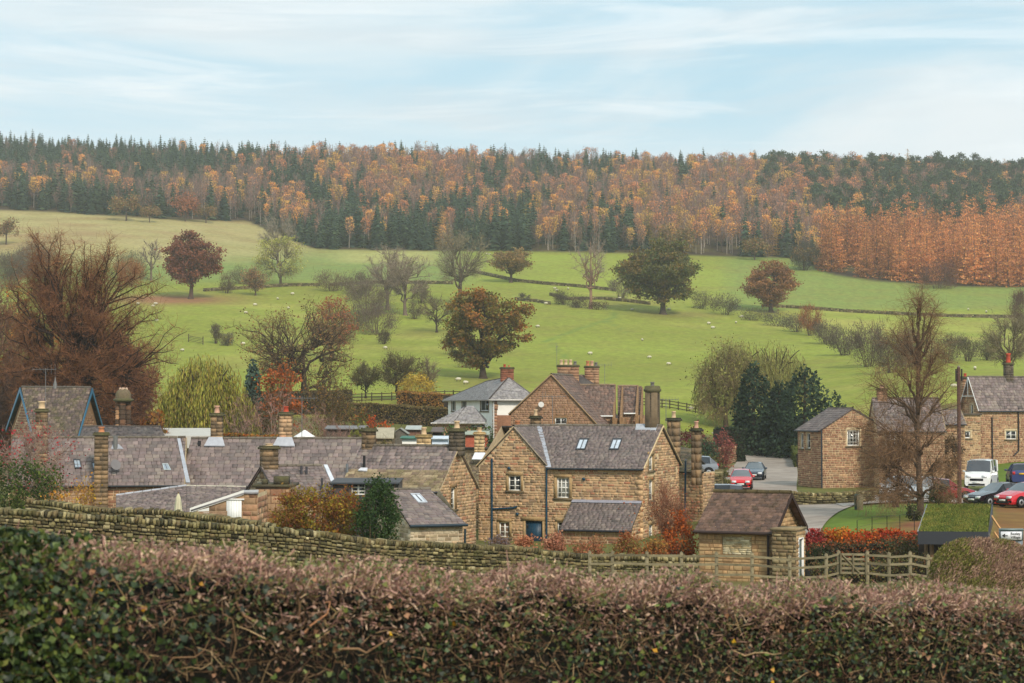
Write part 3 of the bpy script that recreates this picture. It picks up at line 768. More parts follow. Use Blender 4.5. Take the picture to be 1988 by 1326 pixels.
    def roof(s, A, B_, C_, D_, row=0.25, wd=0.3, palc=None, nind=0, mat_=None, name='roof', part='slate', slabc=None, thick=0.07, lift=0.02, wj=0.35, rowj=0.0):
        A, B_, C_, D_ = [np.asarray(q, float) for q in (A, B_, C_, D_)]
        n = np.cross(B_ - D_, A - C_)
        if np.linalg.norm(A - B_) < .05: n = np.cross(C_ - A, D_ - A)
        if np.linalg.norm(C_ - D_) < .05: n = np.cross(B_ - A, C_ - A)
        n /= np.linalg.norm(n)
        if n[2] < 0: n = -n
        mb = MB(); slabc = lin(70, 64, 62) if slabc is None else slabc
        q = [A, B_, C_, D_]
        if np.linalg.norm(A - B_) < 1e-3: q = [A, C_, D_]
        elif np.linalg.norm(C_ - D_) < 1e-3: q = [A, B_, C_]
        mb.prism(q, -n * thick, slabc); ro = mb.build(name, mat_ or M['slate'], s.root)
        if palc is None: return ro
        H = max(np.linalg.norm(A - D_), np.linalg.norm(B_ - C_)); nr = max(2, int(round(H / row))); items = []; sco = []
        for i in range(nr):
            t0, t1 = i / nr, (i + 1) / nr; tm = (t0 + t1) / 2      # from the eave up
            Lp = D_ + (A - D_) * tm; Rp = C_ + (B_ - C_) * tm; ex = Rp - Lp; ln = np.linalg.norm(ex)
            if ln < 0.12: continue
            ex = ex / ln; ey = np.cross(n, ex); hh = H / nr
            yb = ey * math.cos(0.13) - n * 0.13; zb_ = np.cross(ex, yb)
            a = -wd * ((i % 2) * 0.5 + rng.uniform(-.06, .06))
            while a < ln:
                w_ = wd * (1 + rng.uniform(-wj, wj)); a0, a1 = max(a, 0), min(a + w_, ln); a += w_
                if a1 - a0 < 0.05: continue
                c = Lp + ex * (a0 + a1) / 2 + n * (lift + rng.uniform(-.004, .006)) - ey * hh * 0.06
                items.append((c, (a1 - a0 - 0.016, 0.045, hh * 1.08), np.stack([ex, -zb_, yb], 1)))
                sco.append((a1 - a0) * hh + rng.uniform(0, 0.002))
        pieces(s.root, part, items, nind, palc, mat_ or M['slate'], 0.12, stuff=part + '_courses', score=sco)
        return ro
    def ridge(s, a, b_, r=0.09, col=None, mat_=None, seg=0.45, name='ridge'):
        a = np.asarray(a, float); b_ = np.asarray(b_, float); ln = np.linalg.norm(b_ - a); k = max(1, int(ln / seg)); mb = MB(); d = (b_ - a) / ln
        col = lin(112, 104, 92) if col is None else col
        for i in range(k):
            p0 = a + d * (ln * i / k + 0.01); p1 = a + d * (ln * (i + 1) / k - 0.012)
            mb.rod(p0 + [0, 0, rng.uniform(-.01, .01)], p1 + [0, 0, rng.uniform(-.01, .01)], r, 6, np.clip(col * (1 + rng.normal() * 0.12), 0, 1))
        return mb.build(name, mat_ or M['stone'], s.root)
    def chimney(s, c, w, d, z0, z1, pots=((0, 0, 0.13, 0.45, 'clay'),), palc=None, cap=True, rz=0.0, crown=0.0, capc=None, ch=0.22, base_lead=False, octa=False, mat_=None, lab=None):
        palc = MAINP if palc is None else palc; x, y = c; mb = MB(); ca, sa = math.cos(rz), math.sin(rz); R = np.array([[ca, -sa, 0], [sa, ca, 0], [0, 0, 1]])
        mb.box((x, y, (z0 + z1) / 2), (w - 0.03, d - 0.03, z1 - z0), lin(120, 104, 82), 0, R)
        palc = np.atleast_2d(palc) if octa else np.atleast_2d(palc) * .55 + np.atleast_2d(palc).mean(0) * .5
        z = z0; i = 0
        while z < z1 - 0.05:
            h = min(ch * rng.uniform(0.8, 1.2), z1 - z)
            f = rng.uniform(0.35, 0.65)
            if octa:
                mb.lathe([(w * .56, z + .01), (w * .56, z + h - .012)], (x, y, 0), 8, jit(palc, 1)[0])
            else:
                for (a0, a1) in ((-.5, -.5 + f), (-.5 + f, .5)):
                    off = R @ np.array([(a0 + a1) / 2 * w, 0, 0]); mb.box(np.array([x, y, z + h / 2]) + off, ((a1 - a0) * w - 0.012, d, h - 0.014), jit(palc, 1)[0], 0, R)
            z += h; i += 1
        o = mb.build('chimney', mat_ or M['stone'], s.root, label=lab)
        capc = lin(96, 90, 66) if capc is None else capc
        if cap:
            cb = MB()
            if octa:
                cb.lathe([(w * .58, z1), (w * .74, z1 + .1), (w * .74, z1 + .2), (w * .66, z1 + .24), (w * .66, z1 + .36), (w * .5, z1 + .4)], (x, y, 0), 8, capc)
            else:
                cb.box((x, y, z1 + 0.06), (w + 0.16, d + 0.16, 0.12), capc, 0, R); cb.box((x, y, z1 + 0.155), (w + 0.05, d + 0.05, 0.07), capc * 0.8, 0, R)
            cb.build('cap', M['moss_stone'], o)
        zt = z1 + (0.19 if cap else 0) + (0.15 if octa else 0) - 0.02
        for (px_, py_, r_, h_, k_) in pots:
            pb = MB(); pc = {'clay': lin(200, 132, 92), 'buff': lin(214, 184, 146), 'red': lin(190, 78, 54), 'grey': lin(120, 116, 110), 'pink': lin(206, 160, 134)}[k_]
            q = R @ np.array([px_, py_, 0])
            pb.lathe([(r_ * 1.1, 0), (r_, h_ * .15), (r_ * .85, h_ * .8), (r_ * 1.08, h_ * .84), (r_ * 1.08, h_), (r_ * .7, h_), (r_ * .7, h_ - .1)], (x + q[0], y + q[1], zt), 12, pc)
            pb.build('pot', M['clay'], o)
        if base_lead:
            lb = MB(); lb.box((x, y - 0.05, z0 + 0.12), (w + 0.2, d + 0.25, 0.3), lin(196, 200, 204), 0, R); lb.prism([(x - w * .7, y - d * .62, z0 + .05), (x + w * .7, y - d * .62, z0 + .05), (x + w * .95, y - d - .15, z0 - .5), (x - w * .95, y - d - .15, z0 - .5)], (0, 0.02, 0.03), lin(190, 194, 200)); lb.build('flashing', M['lead'], o)
        return o
    def skylight(s, A, B_, C_, D_, col=None, name='skylight', gl=None):
        A, B_, C_, D_ = [np.asarray(q, float) for q in (A, B_, C_, D_)]; n = np.cross(C_ - D_, A - D_); n /= np.linalg.norm(n)
        if n[2] < 0: n = -n
        mb = MB(); c = (A + B_ + C_ + D_) / 4; off = n * 0.09; ins = lambda q, k: c + (q - c) * k
        outer = [q + off for q in (A, B_, C_, D_)]; inner = [ins(q, 0.8) + off for q in (A, B_, C_, D_)]
        col = lin(52, 52, 54) if col is None else col
        for i in range(4):
            j = (i + 1) % 4; mb.prism([outer[i], outer[j], inner[j], inner[i]], -n * 0.08, col)
        mid0 = (inner[0] + inner[1]) / 2; mid1 = (inner[3] + inner[2]) / 2; e = (inner[1] - inner[0]) * 0.05
        mb.prism([mid0 - e, mid0 + e, mid1 + e, mid1 - e], -n * 0.03, lin(90, 92, 94))
        o = mb.build(name, M['paint'], s.root); g = MB(); g.prism([ins(q, 0.82) + n * 0.06 for q in (A, B_, C_, D_)], -n * 0.02, lin(150, 162, 172) if gl is None else gl); g.build('pane', M['glass'], o)
    def pipe(s, pts, r=0.05, col=None, name='drainpipe'):
        mb = MB(); mb.path([np.asarray(p, float) for p in pts], r, 6, lin(24, 58, 74) if col is None else col); return mb.build(name, M['paint'], s.root)
    def gutter(s, a, b_, r=0.06, col=None, name='gutter'):
        mb = MB(); mb.rod(a, b_, r, 6, lin(38, 44, 48) if col is None else col); return mb.build(name, M['paint'], s.root)
    def solid(s, pts, off, col, name, mat_):
        mb = MB(); mb.prism(pts, off, col); return mb.build(name, mat_, s.root)
    def aerial(s, base, h, ln=1.3, rz=0.0, n=8, name='aerial'):
        mb = MB(); b = np.asarray(base, float); c = lin(120, 118, 116)
        mb.rod(b, b + [0, 0, h], 0.02, 5, c); ca, sa = math.cos(rz), math.sin(rz); e = np.array([ca, sa, 0]); t = b + [0, 0, h * 0.97]
        mb.rod(t - e * ln * .45, t + e * ln * .55, 0.014, 4, c)
        for i in range(n):
            p = t + e * ln * (-0.4 + 0.95 * i / (n - 1)); hh = 0.14 if i > 1 else 0.34; mb.rod(p - [0, 0, hh], p + [0, 0, hh], 0.009, 3, c)
        return mb.build(name, M['metal'], s.root)

MAINP = pal((186, 146, 100), (172, 132, 92), (198, 162, 112), (148, 106, 76), (158, 92, 62), (128, 106, 80), (176, 142, 96), (160, 128, 88), (190, 152, 108), (112, 92, 72))
BROWNP = pal((160, 118, 82), (148, 106, 74), (170, 128, 90), (140, 100, 72), (154, 116, 84), (166, 120, 84))
REDP = pal((176, 122, 84), (160, 102, 72), (186, 138, 98), (148, 94, 68), (138, 84, 62), (170, 128, 92), (130, 100, 76))
HUTP = pal((184, 154, 112), (174, 142, 102), (194, 164, 120), (160, 128, 92), (186, 150, 108))
PALEP = pal((190, 174, 146), (176, 158, 128), (200, 184, 156), (166, 142, 112), (184, 164, 138), (150, 132, 106))
DARKP = pal((98, 88, 74), (84, 76, 66), (112, 98, 80), (72, 66, 58))
CHP = pal((158, 128, 94), (124, 104, 80), (92, 80, 64), (176, 144, 106), (110, 92, 72), (70, 62, 52))
SLP = pal((122, 108, 110), (108, 98, 100), (138, 124, 124), (98, 90, 92), (128, 116, 112), (150, 140, 134), (116, 102, 106))
SLP2 = pal((118, 106, 106), (104, 95, 96), (126, 114, 112), (110, 98, 100))
STP = pal((152, 134, 106), (138, 120, 96), (128, 108, 92), (164, 146, 116), (120, 104, 84))
TILP = pal((112, 88, 76), (100, 80, 70), (122, 96, 82), (92, 74, 66))
_d = lambda p, k, m: (p * (1 - k) + p.mean(1, keepdims=True) * k) * m
_e = lambda p, k: p * (1 - k) + p.mean(0) * k
MAINP = _e(_d(MAINP, .16, 1.32), .3); BROWNP = _e(_d(BROWNP, .24, 1.25), .2); REDP = _e(_d(REDP, .26, 1.22), .3) * np.array([.98, 1.02, .90]); HUTP *= 1.12; PALEP *= 1.08; SLP = _e(SLP * np.array([.98, .93, .84]), .3); SLP2 = SLP2 * np.array([.98, .95, .86])
TEAL = lin(20, 62, 84)
WHITE = lin(232, 230, 224)
# ================================================================ MAIN HOUSE (front and right gable seen)
def main_house():
    b = Bld('stone_house', 'large two-storey sandstone house with teal back door, teal pipes and two roof windows', 'house', 1247, 111.5, 20, 0.15)
    fr0 = b.W((-30, 0), (0, 0)); a, _ = fr0.px(929, 900); W = 30 - a
    gw0 = b.W((0, 0), (0, 20)); D, _ = gw0.px(1318, 900)
    front = b.W((-W, 0), (0, 0)); gab = b.W((0, 0), (0, D)); left = b.W((-W, D), (-W, 0)); back = b.W((0, D), (-W, D))
    _, ze = front.px(1247, 906); wr, _ = front.px(1062, 905); wa, zr = front.px(998, 824)
    wl = 0.0; wm_ = wa; wgw = wr
    rid = b.W((-W, D / 2), (0, D / 2)); _, zr2 = rid.px(1150, 829); zr = zr2 + 0.05
    # openings
    o1 = b.pxrect(front, 987, 923, 1011, 953); o2 = b.pxrect(front, 1081, 927, 1105, 967); o3 = b.pxrect(front, 969, 1013, 989, 1043)
    od = b.pxrect(front, 1020, 1011, 1053, 1070); o4 = b.pxrect(front, 1082, 1013, 1095, 1045)
    od = (od[0], od[1], -0.3, od[3])
    zt = [(0, ze), (wa, zr), (wr, ze), (W, ze)]
    b.wall(front, zt, ops=[(*o1, .15), (*o2, .17), (*o3, .13), (*od, .14), (*o4, .12)], stone=MAINP, nind=230, ch=0.15, sl=0.34)
    sc = lin(176, 146, 104)
    b.window(front, *o1, nx=2, nz=3, sur=sc, lab=None); b.window(front, *o2, nx=3, nz=4, sur=sc, sash=True, sw=.17, glass=lin(150, 150, 142)); b.window(front, *o3, nx=2, nz=3, sur=sc * .95, glass=lin(130, 104, 84)); b.window(front, *o4, nx=1, nz=4, sur=sc)
    d = MB(); front.box(d, od[0], od[1], od[2], od[3], -.16, -.1, TEAL)
    for i in range(1, 5): c = od[0] + (od[1] - od[0]) * i / 5; front.box(d, c - .008, c + .008, od[2], od[3] - .05, -.1, -.095, TEAL * .5)
    dd = d.build('door', M['paint'], b.root, label='dark teal boarded door')
    h = MB(); front.box(h, od[0] + .08, od[0] + .14, 0.95, 1.15, -.1, -.05, lin(40, 40, 40)); h.build('handle', M['metal'], dd)
    l_ = MB(); front.box(l_, od[0] - .25, od[1] + .25, od[3], od[3] + .24, -.02, .045, sc); front.box(l_, od[0] - .14, od[0], -.3, od[3], -.02, .035, sc * .9); front.box(l_, od[1], od[1] + .14, -.3, od[3], -.02, .035, sc)
    l_.build('door_surround', M['stone'], dd)
    # right gable
    g1 = b.pxrect(gab, 1259, 884, 1268, 913); g2 = b.pxrect(gab, 1259, 932, 1268, 971); g3 = b.pxrect(gab, 1259, 1019, 1268, 1055)
    gz_t = [(0, ze), (D / 2, zr), (D, ze)]
    b.wall(gab, gz_t, ops=[(*g, .14) for g in (g1, g2, g3)], stone=MAINP * 1.05, nind=70, ch=0.15, sl=0.34, mc=lin(214, 190, 150), skip=0.06)
    for g in (g1, g2, g3): b.window(gab, *g, nx=2, nz=3, sur=sc * .9)
    b.wall(left, gz_t, stone=None); b.wall(back, [(0, ze), (W, ze)], stone=None)
    q = MB()
    for k in range(22):
        z = -.4 + k * .3; 
        if z < ze - .25:
            l2 = .45 if k % 2 else .28; front.box(q, W - l2, W + .02, z, z + .285, 0.0, .05, jit(MAINP[[0, 2, 6]], 1)[0]); 
    q.build('quoins', M['stone'], b.root)
    # roofs: main front slope with valley on its left, wing right slope, hidden slopes
    ov = .22; vx, vy = -W + wr, 0; s_ = (zr - ze) / (D / 2); zo = ze - ov * s_
    A = (-W + wa, D / 2, zr); B_ = (.12, D / 2, zr); C_ = (.12, -ov, zo); D_ = (-W + wr + .12, -ov, zo)
    b.roof(A, B_, C_, D_, row=.2, wd=.26, palc=SLP2, nind=0)
    b.roof((-W + wa, -.12, zr), A, (-W + wr + .05, -.12, ze - .02), (-W + wr + .05, -.12, ze - .02), row=.2, wd=.26, palc=SLP2, part='slate')
    b.roof((-W + wa, D, zr), (-W + wa, -.12, zr), (-W - .15, -.12, ze - .1), (-W - .15, D, ze - .1), row=.3, wd=.3)
    b.roof(B_, (-W, D / 2, zr), (-W, D + ov, zo), (.12, D + ov, zo))
    b.ridge((-W + wa, D / 2, zr + .04), (.1, D / 2, zr + .04), .1); b.ridge((-W + wa, -.12, zr + .03), (-W + wa, D / 2, zr + .03), .09)
    v = MB(); v.prism([(-W + wa + .0, D / 2, zr + .035), (-W + wa + .3, D / 2, zr + .035), (-W + wr + .32, -ov, zo + .045), (-W + wr + .0, -ov, zo + .045)], (0, .02, .03), lin(168, 172, 180)); v.build('valley_lead', M['lead'], b.root)
    vg = MB(); vg.rod((.13, D / 2, zr + .02), (.13, -ov, zo + .02), .05, 4, lin(206, 182, 142)); vg.rod((.13, D / 2, zr + .02), (.13, D + ov, zo + .02), .05, 4, lin(206, 182, 142)); vg.rod((-W + wa, -.13, zr + .0), (-W + wr + .05, -.13, ze), .04, 4, lin(150, 138, 118)); vg.rod((-W + wa, -.13, zr), (-W - .12, -.13, ze - .08), .04, 4, lin(196, 172, 132)); vg.build('verge', M['stone'], b.root)
    b.gutter((.1, -ov - .05, zo - .04), (-W + wr + .1, -ov - .05, zo - .04))
    # roof windows
    sl = b.W((-W, 0), (0, 0))
    nrm = np.array([0, -s_, 1]); nrm /= np.linalg.norm(nrm)
    def onroof(u, v):
        dcr = b.dirl(P(u, v, 1.0) - np.array([0, 0, CZ])); c = b.Lc(np.array([0, 0, CZ])); n = np.array([0, -s_, 1.0]); p = np.array([0, D / 2, zr]); k = ((p - c) @ n) / (dcr @ n); return c + dcr * k
    for u0, u1 in ((1117, 1136), (1182, 1201)):
        b.skylight(onroof(u0 + 8, 853), onroof(u1 + 8, 853), onroof(u1, 875), onroof(u0, 875), gl=lin(190, 200, 210))
    # pipes
    def fp(u, v, o=.09): a_, z_ = front.px(u, v); return front.pt(a_, o, z_)
    b.pipe([fp(956, 890), fp(956, 1050)], .055, TEAL); b.pipe([fp(958, 988), fp(998, 986), fp(1005, 983)], .055, TEAL); b.pipe([fp(1062, 908), fp(1062, 1052)], .055, TEAL)
    for (u, v) in ((989, 909), (1134, 930), (1005, 998)):
        a_, z_ = front.px(u, v); mb = MB(); front.box(mb, a_ - .07, a_ + .07, z_ - .08, z_ + .08, 0.02, .12, TEAL); mb.build('wall_vent', M['paint'], b.root)
    # lean-to against the front
    dl = 2.1; lw = b.W((-30, -dl), (0, -dl)); aL, _ = lw.px(1092, 1030); aR, zle = lw.px(1222, 1030); lf = b.W((-30 + aL, -dl), (-30 + aR, -dl))
    tl, ztp = front.px(1114, 972); tr, _ = front.px(1248, 971)
    b.wall(lf, [(0, zle), (lf.len, zle)], stone=REDP * 1.08, nind=0, ch=.2, sl=.5, name='lean_to_wall')
    b.wall(b.W((-30 + aR, -dl), (-30 + aR, 0)), [(0, zle), (dl, ztp - .1)], stone=MAINP, nind=0, name='lean_to_wall')
    b.wall(b.W((-30 + aL, 0), (-30 + aL, -dl)), [(0, ztp - .1), (dl, zle)], name='lean_to_wall')
    xl = -W + tl; A = (-30 + aL - .1, .02, ztp); 
    b.roof((-30 + aL - .1, .0, ztp), (-30 + aR + .12, .0, ztp), (-30 + aR + .12, -dl - .2, zle - .02), (-30 + aL - .1, -dl - .2, zle - .02), row=.2, wd=.26, palc=SLP2 * .95, name='lean_to_roof')
    b.solid([(-30 + aL - .1, .0, ztp + .08), (-30 + aR + .12, 0, ztp + .08), (-30 + aR + .12, -.26, ztp - .06), (-30 + aL - .1, -.26, ztp - .06)], (0, 0, -.02), lin(150, 150, 160), 'flashing', M['lead'])
    b.gutter((-30 + aL - .1, -dl - .26, zle - .05), (-30 + aR + .2, -dl - .26, zle - .05), .065, lin(40, 40, 46))
    # chimneys: big round-shouldered stack on the right gable, small dark one behind the left roof
    c = gab.px(1272, 830); b.chimney((-.55, D / 2 + .1), .72, .8, zr - .5, zr + 1.95, pots=((-.0, 0, .12, .3, 'grey'),), palc=CHP, octa=True, ch=.36)
    b.solid([(-1.5, D / 2 - .02, zr + .1), (-.2, D / 2 - .02, zr + .1), (-.2, D / 2 - .6, zr - .42), (-1.4, D / 2 - .6, zr - .42)], (0, -.02, .05), lin(170, 174, 180), 'flashing', M['lead'])
    rr = b.W((-W, D / 2 + 1.2), (0, D / 2 + 1.2)); cx, _ = rr.px(1040, 820); b.chimney((-W + cx, D / 2 + 1.2), .52, .5, zr - 1.5, zr + .42, pots=((0, 0, .11, .38, 'buff'),), palc=CHP, capc=lin(60, 56, 48))
    cx, _ = rr.px(993, 822); b.chimney((-W + cx + .1, D / 2 + 2.0), .42, .4, zr - 1.5, zr - .1, pots=((0, 0, .16, .42, 'clay'),), palc=CHP, cap=False)
    b.aerial((-W + wa + .5, D / 2 + 1.5, zr - .6), 2.4, 1.5, 0.1, 9)
    return b, W, D, ze, zr
mh, mW, mD, mze, mzr = main_house()

# ================================================================ generic gabled cottage, right or left gable seen
def gabled(name, label, u, Y, th, zb, W=None, uL=None, D=5.0, ve=None, vr=None, uG=None, palw=MAINP, palr=SLP, row=.25, wd=.3, nst=0, nsl=0, ops=(), gops=(), ch=.17, sl=.36, mc=None, gutc=None,
           side='R', wins=(), gwins=(), rmat=None, ov=.2, gov=.1, stone_front=True, ridc=None, part='slate', group=None, verge=None, cat='house', slabc=None, smat=None):
    b = Bld(name, label, cat, u, Y, th, zb, group)
    if side == 'R':      # origin at the front-right corner
        if W is None: a, _ = b.W((-60, 0), (0, 0)).px(uL, 900); W = 60 - a
        front = b.W((-W, 0), (0, 0)); g0 = b.W((0, 0), (0, 30))
        if uG is not None: D, _ = g0.px(uG, 850)
        gab = b.W((0, 0), (0, D)); oth = b.W((-W, D), (-W, 0)); back = b.W((0, D), (-W, D)); xl, xr = -W, 0
    else:                # origin at the front-left corner
        if W is None: a, _ = b.W((0, 0), (60, 0)).px(uL, 900); W = a
        front = b.W((0, 0), (W, 0)); g0 = b.W((0, 30), (0, 0))
        if uG is not None: a, _ = g0.px(uG, 850); D = 30 - a
        gab = b.W((0, D), (0, 0)); oth = b.W((W, 0), (W, D)); back = b.W((W, D), (0, D)); xl, xr = 0, W
    um = (u + (uL if uL else u)) / 2
    _, ze = front.px(um, ve); _, zr = b.W((xl, D / 2), (xr, D / 2)).px(um, vr)
    b.fr, b.gb, b.W_, b.D, b.ze, b.zr, b.xl, b.xr = front, gab, W, D, ze, zr, xl, xr
    fo = [b.pxrect(front, *o[:4]) for o in wins]; go = [b.pxrect(gab, *o[:4]) for o in gwins]
    b.wall(front, [(0, ze), (W, ze)], ops=[(*q, .13) for q in fo], stone=palw if stone_front else None, nind=nst, ch=ch, sl=sl, mc=mc, mat_=smat)
    b.wall(gab, [(0, ze), (D / 2, zr), (D, ze)], ops=[(*q, .13) for q in go], stone=palw, nind=nst // 2, ch=ch, sl=sl, mc=mc, mat_=smat)
    b.wall(oth, [(0, ze), (D / 2, zr), (D, ze)], mc=mc); b.wall(back, [(0, ze), (W, ze)], mc=mc)
    for q, o in zip(fo, wins): b.window(front, *q, **(o[4] if len(o) > 4 else {}))
    for q, o in zip(go, gwins): b.window(gab, *q, **(o[4] if len(o) > 4 else {}))
    s_ = (zr - ze) / (D / 2); zo = ze - ov * s_; b.slope = s_
    b.roof((xl - gov, D / 2, zr), (xr + gov, D / 2, zr), (xr + gov, -ov, zo), (xl - gov, -ov, zo), row=row, wd=wd, palc=palr, nind=nsl, mat_=rmat, part=part, slabc=slabc)
    b.roof((xr + gov, D / 2, zr), (xl - gov, D / 2, zr), (xl - gov, D + ov, zo), (xr + gov, D + ov, zo), mat_=rmat, slabc=palr[0] if palr is not None else None)
    b.ridge((xl - gov, D / 2, zr + .04), (xr + gov, D / 2, zr + .04), .09, ridc)
    b.gutter((xl - gov, -ov - .05, zo - .03), (xr + gov, -ov - .05, zo - .03), .055, gutc)
    vx = xr + gov + .01 if side == 'R' else xl - gov - .01
    vb = MB(); vc = lin(170, 152, 122) if verge is None else verge
    vb.rod((vx, D / 2, zr), (vx, -ov, zo), .045, 4, vc); vb.rod((vx, D / 2, zr), (vx, D + ov, zo), .045, 4, vc); vb.build('verge', M['paint'] if verge is not None else M['stone'], b.root)
    def onroof(u_, v_, back_=False):
        dcr = b.dirl(P(u_, v_, 1.0) - np.array([0, 0, CZ])); c = b.Lc(np.array([0, 0, CZ])); n = np.array([0, -s_, 1.0]); p = np.array([0, D / 2, zr]); k = ((p - c) @ n) / (dcr @ n); return c + dcr * k
    b.onroof = onroof
    def ridx(u_): rr = b.W((xl, D / 2), (xr, D / 2)); a_, _ = rr.px(u_, vr); return xl + a_
    b.ridx = ridx
    return b

# ---- left row: three slate cottages
c1 = gabled('cottage', 'leftmost slate-roofed cottage of the low row, with a tall chimney stack at its eaves', 356, 108, -8, 1.0, uL=0 or None, W=9.2, D=5.6, ve=936, vr=850, palw=REDP, palr=SLP, row=.28, wd=.34, nsl=290, nst=60)
b = c1
b.chimney((b.ridx(86), 1.2), .62, .6, 1.5, b.z(800, 107), pots=((0, 0, .18, .42, 'buff'),), palc=CHP, lab='broad stone stack with one buff pot')
b.chimney((b.ridx(204) , -.35), .72, .6, -.6, b.z(846, 106.5), pots=((0, 0, .16, .3, 'clay'),), palc=CHP, lab='tall stack rising from the eaves')
b.skylight(b.onroof(142, 893), b.onroof(155, 893), b.onroof(159, 911), b.onroof(145, 911)); b.skylight(b.onroof(177, 899), b.onroof(192, 899), b.onroof(192, 916), b.onroof(182, 916)); b.skylight(b.onroof(315, 902), b.onroof(326, 902), b.onroof(332, 914), b.onroof(318, 914), col=lin(180, 190, 190))
mb = MB(); p = b.onroof(224, 872); mb.rod(p - [0, 0, .3], p + [0, 0, .75], .12, 8, lin(120, 120, 116)); mb.build('flue', M['metal'], b.root)
b.solid([b.onroof(219, 864), b.onroof(231, 864), b.onroof(240, 873), b.onroof(215, 873)], (0, -.04, .05), lin(160, 162, 168), 'flashing', M['lead'])
mb = MB(); p = b.onroof(224, 910); mb.lathe([(0, 0), (.2, .02), (.3, .09), (.3, .11)], (0, 0, 0), 14, lin(120, 116, 116)); o = mb.build('satellite_dish', M['paint'], b.root); o.location = tuple(p + [0, -.5, .2]); o.rotation_euler = (1.2, 0, .5)
b.solid([b.onroof(344, 853), b.onroof(350, 853), b.onroof(369, 938), b.onroof(361, 938)], (0, -.03, .06), lin(166, 170, 178), 'parapet_lead', M['lead'])
c2 = gabled('cottage', 'middle slate-roofed cottage of the low row, with two pale stone ridge chimneys', 704, 109, 3, 1.0, uL=353, D=5.6, ve=938, vr=852, palw=MAINP, palr=SLP * 1.04, row=.3, wd=.36, nsl=290, side='R')
b = c2
def ridge_ch(b, u, w, d, vtop, pot, vbase, palc=CHP, lead=False, Y=None, **k):
    x = b.ridx(u); Yr = (b.Rm @ np.array([x, b.D / 2, 0]) + b.o)[1]
    b.chimney((x, b.D / 2), w, d, b.zr - .5, b.z(vtop, Yr), pots=pot, palc=palc, base_lead=False, **k)
    if lead: b.solid([(x - w * .62, b.D / 2 - d * .5 - .04, b.zr + .06), (x + w * .62, b.D / 2 - d * .5 - .04, b.zr + .06), (x + w * .95, b.D / 2 - d * .5 - .35, b.zr - .42), (x - w * .95, b.D / 2 - d * .5 - .35, b.zr - .42)], (0, -.03, .05), lin(176, 178, 184), 'flashing', M['lead'])
ridge_ch(b, 421, .62, .6, 808, ((0, 0, .15, .42, 'pink'),), 860, lead=True)
ridge_ch(b, 555, .66, .62, 806, ((0, 0, .15, .32, 'red'),), 860, lead=True, palc=MAINP)
mb = MB(); p = b.onroof(387, 866); mb.rod(p - [0, 0, .1], p + [0, 0, .3], .09, 8, lin(40, 40, 42)); mb.build('flue', M['metal'], b.root)
b.aerial((b.ridx(574), b.D / 2 + 2.2, b.zr - 1.2), 3.6, 1.6, .1, 9, 'aerial')
c3 = gabled('cottage', 'old stone cottage with mossy stone-slate lower roof and a dark chimney on its right gable', 851, 103, 20, .8, uL=664, ve=948, vr=866, uG=924, palw=MAINP * .97, palr=SLP * 1.02, row=.27, wd=.3, nsl=60, nst=120, side='R',
            gwins=((875, 947, 884, 988, dict(nx=1, nz=4, sur=lin(150, 120, 84))),))
b = c3
# stone slates on the lower half, laid over the eaves
lo = lambda t: (b.xl - .12, -.2 * 1 + (b.D / 2 + .2) * t, (b.zr - b.slope * (b.D / 2 + .2)) + (b.slope * (b.D / 2 + .2)) * t + .06)
lr = lambda t: (b.xr + .12, lo(t)[1], lo(t)[2])
b.roof(lo(.45), lr(.45), lr(0), lo(0), row=.22, wd=.42, palc=STP, nind=110, mat_=M['moss_stone'], part='stone_slate', name='lower_roof', slabc=lin(90, 78, 60), thick=.02)
ridge_ch(b, 887, .66, .7, 838, ((0, 0, .15, .4, 'buff'),), 870, palc=DARKP)
ridge_ch(b, 716, .6, .6, 838, (), 862, palc=CHP)
for (u_, v0, v1) in ((707, 884, 912), (674, 900, 920)):
    mb = MB(); p = b.onroof(u_, v1); mb.rod(p, p + [0, 0, m_of(v1 - v0, 104)], .075, 8, lin(30, 30, 32) if u_ == 707 else lin(120, 124, 128)); mb.build('flue', M['metal'], b.root)
p = b.onroof(707, 914); b.solid([p + [-.2, 0, .12], p + [.2, 0, .12], p + [.26, -.2, -.02], p + [-.26, -.2, -.02]], (0, -.02, .05), lin(210, 210, 214), 'flashing', M['lead'])
b = Bld('dormer_extension', 'low dark-clad extension with white window below the old cottage roof', 'extension', 690, 98.5, 0, .8)
w = b.W((-1.1, 0), (2.1, 0)); zt_ = b.z(939, 98.5)
o = b.pxrect(w, 682, 939, 709, 961); b.wall(w, [(0, zt_), (3.2, zt_)], ops=[o], mc=lin(62, 58, 60), mat_=M['slate']); b.window(w, *o, nx=2, nz=3, sill=False)
for x in (-1.1, 2.1): b.solid([(x, 0, -.5), (x, 3.5, -.5), (x, 3.5, zt_), (x, 0, zt_)], (.05, 0, 0), lin(62, 58, 60), 'wall', M['slate'])
b.solid([(-1.25, -.15, zt_), (2.2, -.15, zt_), (2.2, 3.6, zt_ + .1), (-1.25, 3.6, zt_ + .1)], (0, 0, .06), lin(64, 62, 62), 'roof', M['lead']); b.pipe([(-.35, -.08, zt_), (-.35, -.08, -.4)], .045, lin(30, 32, 34)); b.gutter((-1.25, -.2, zt_), (2.2, -.2, zt_))

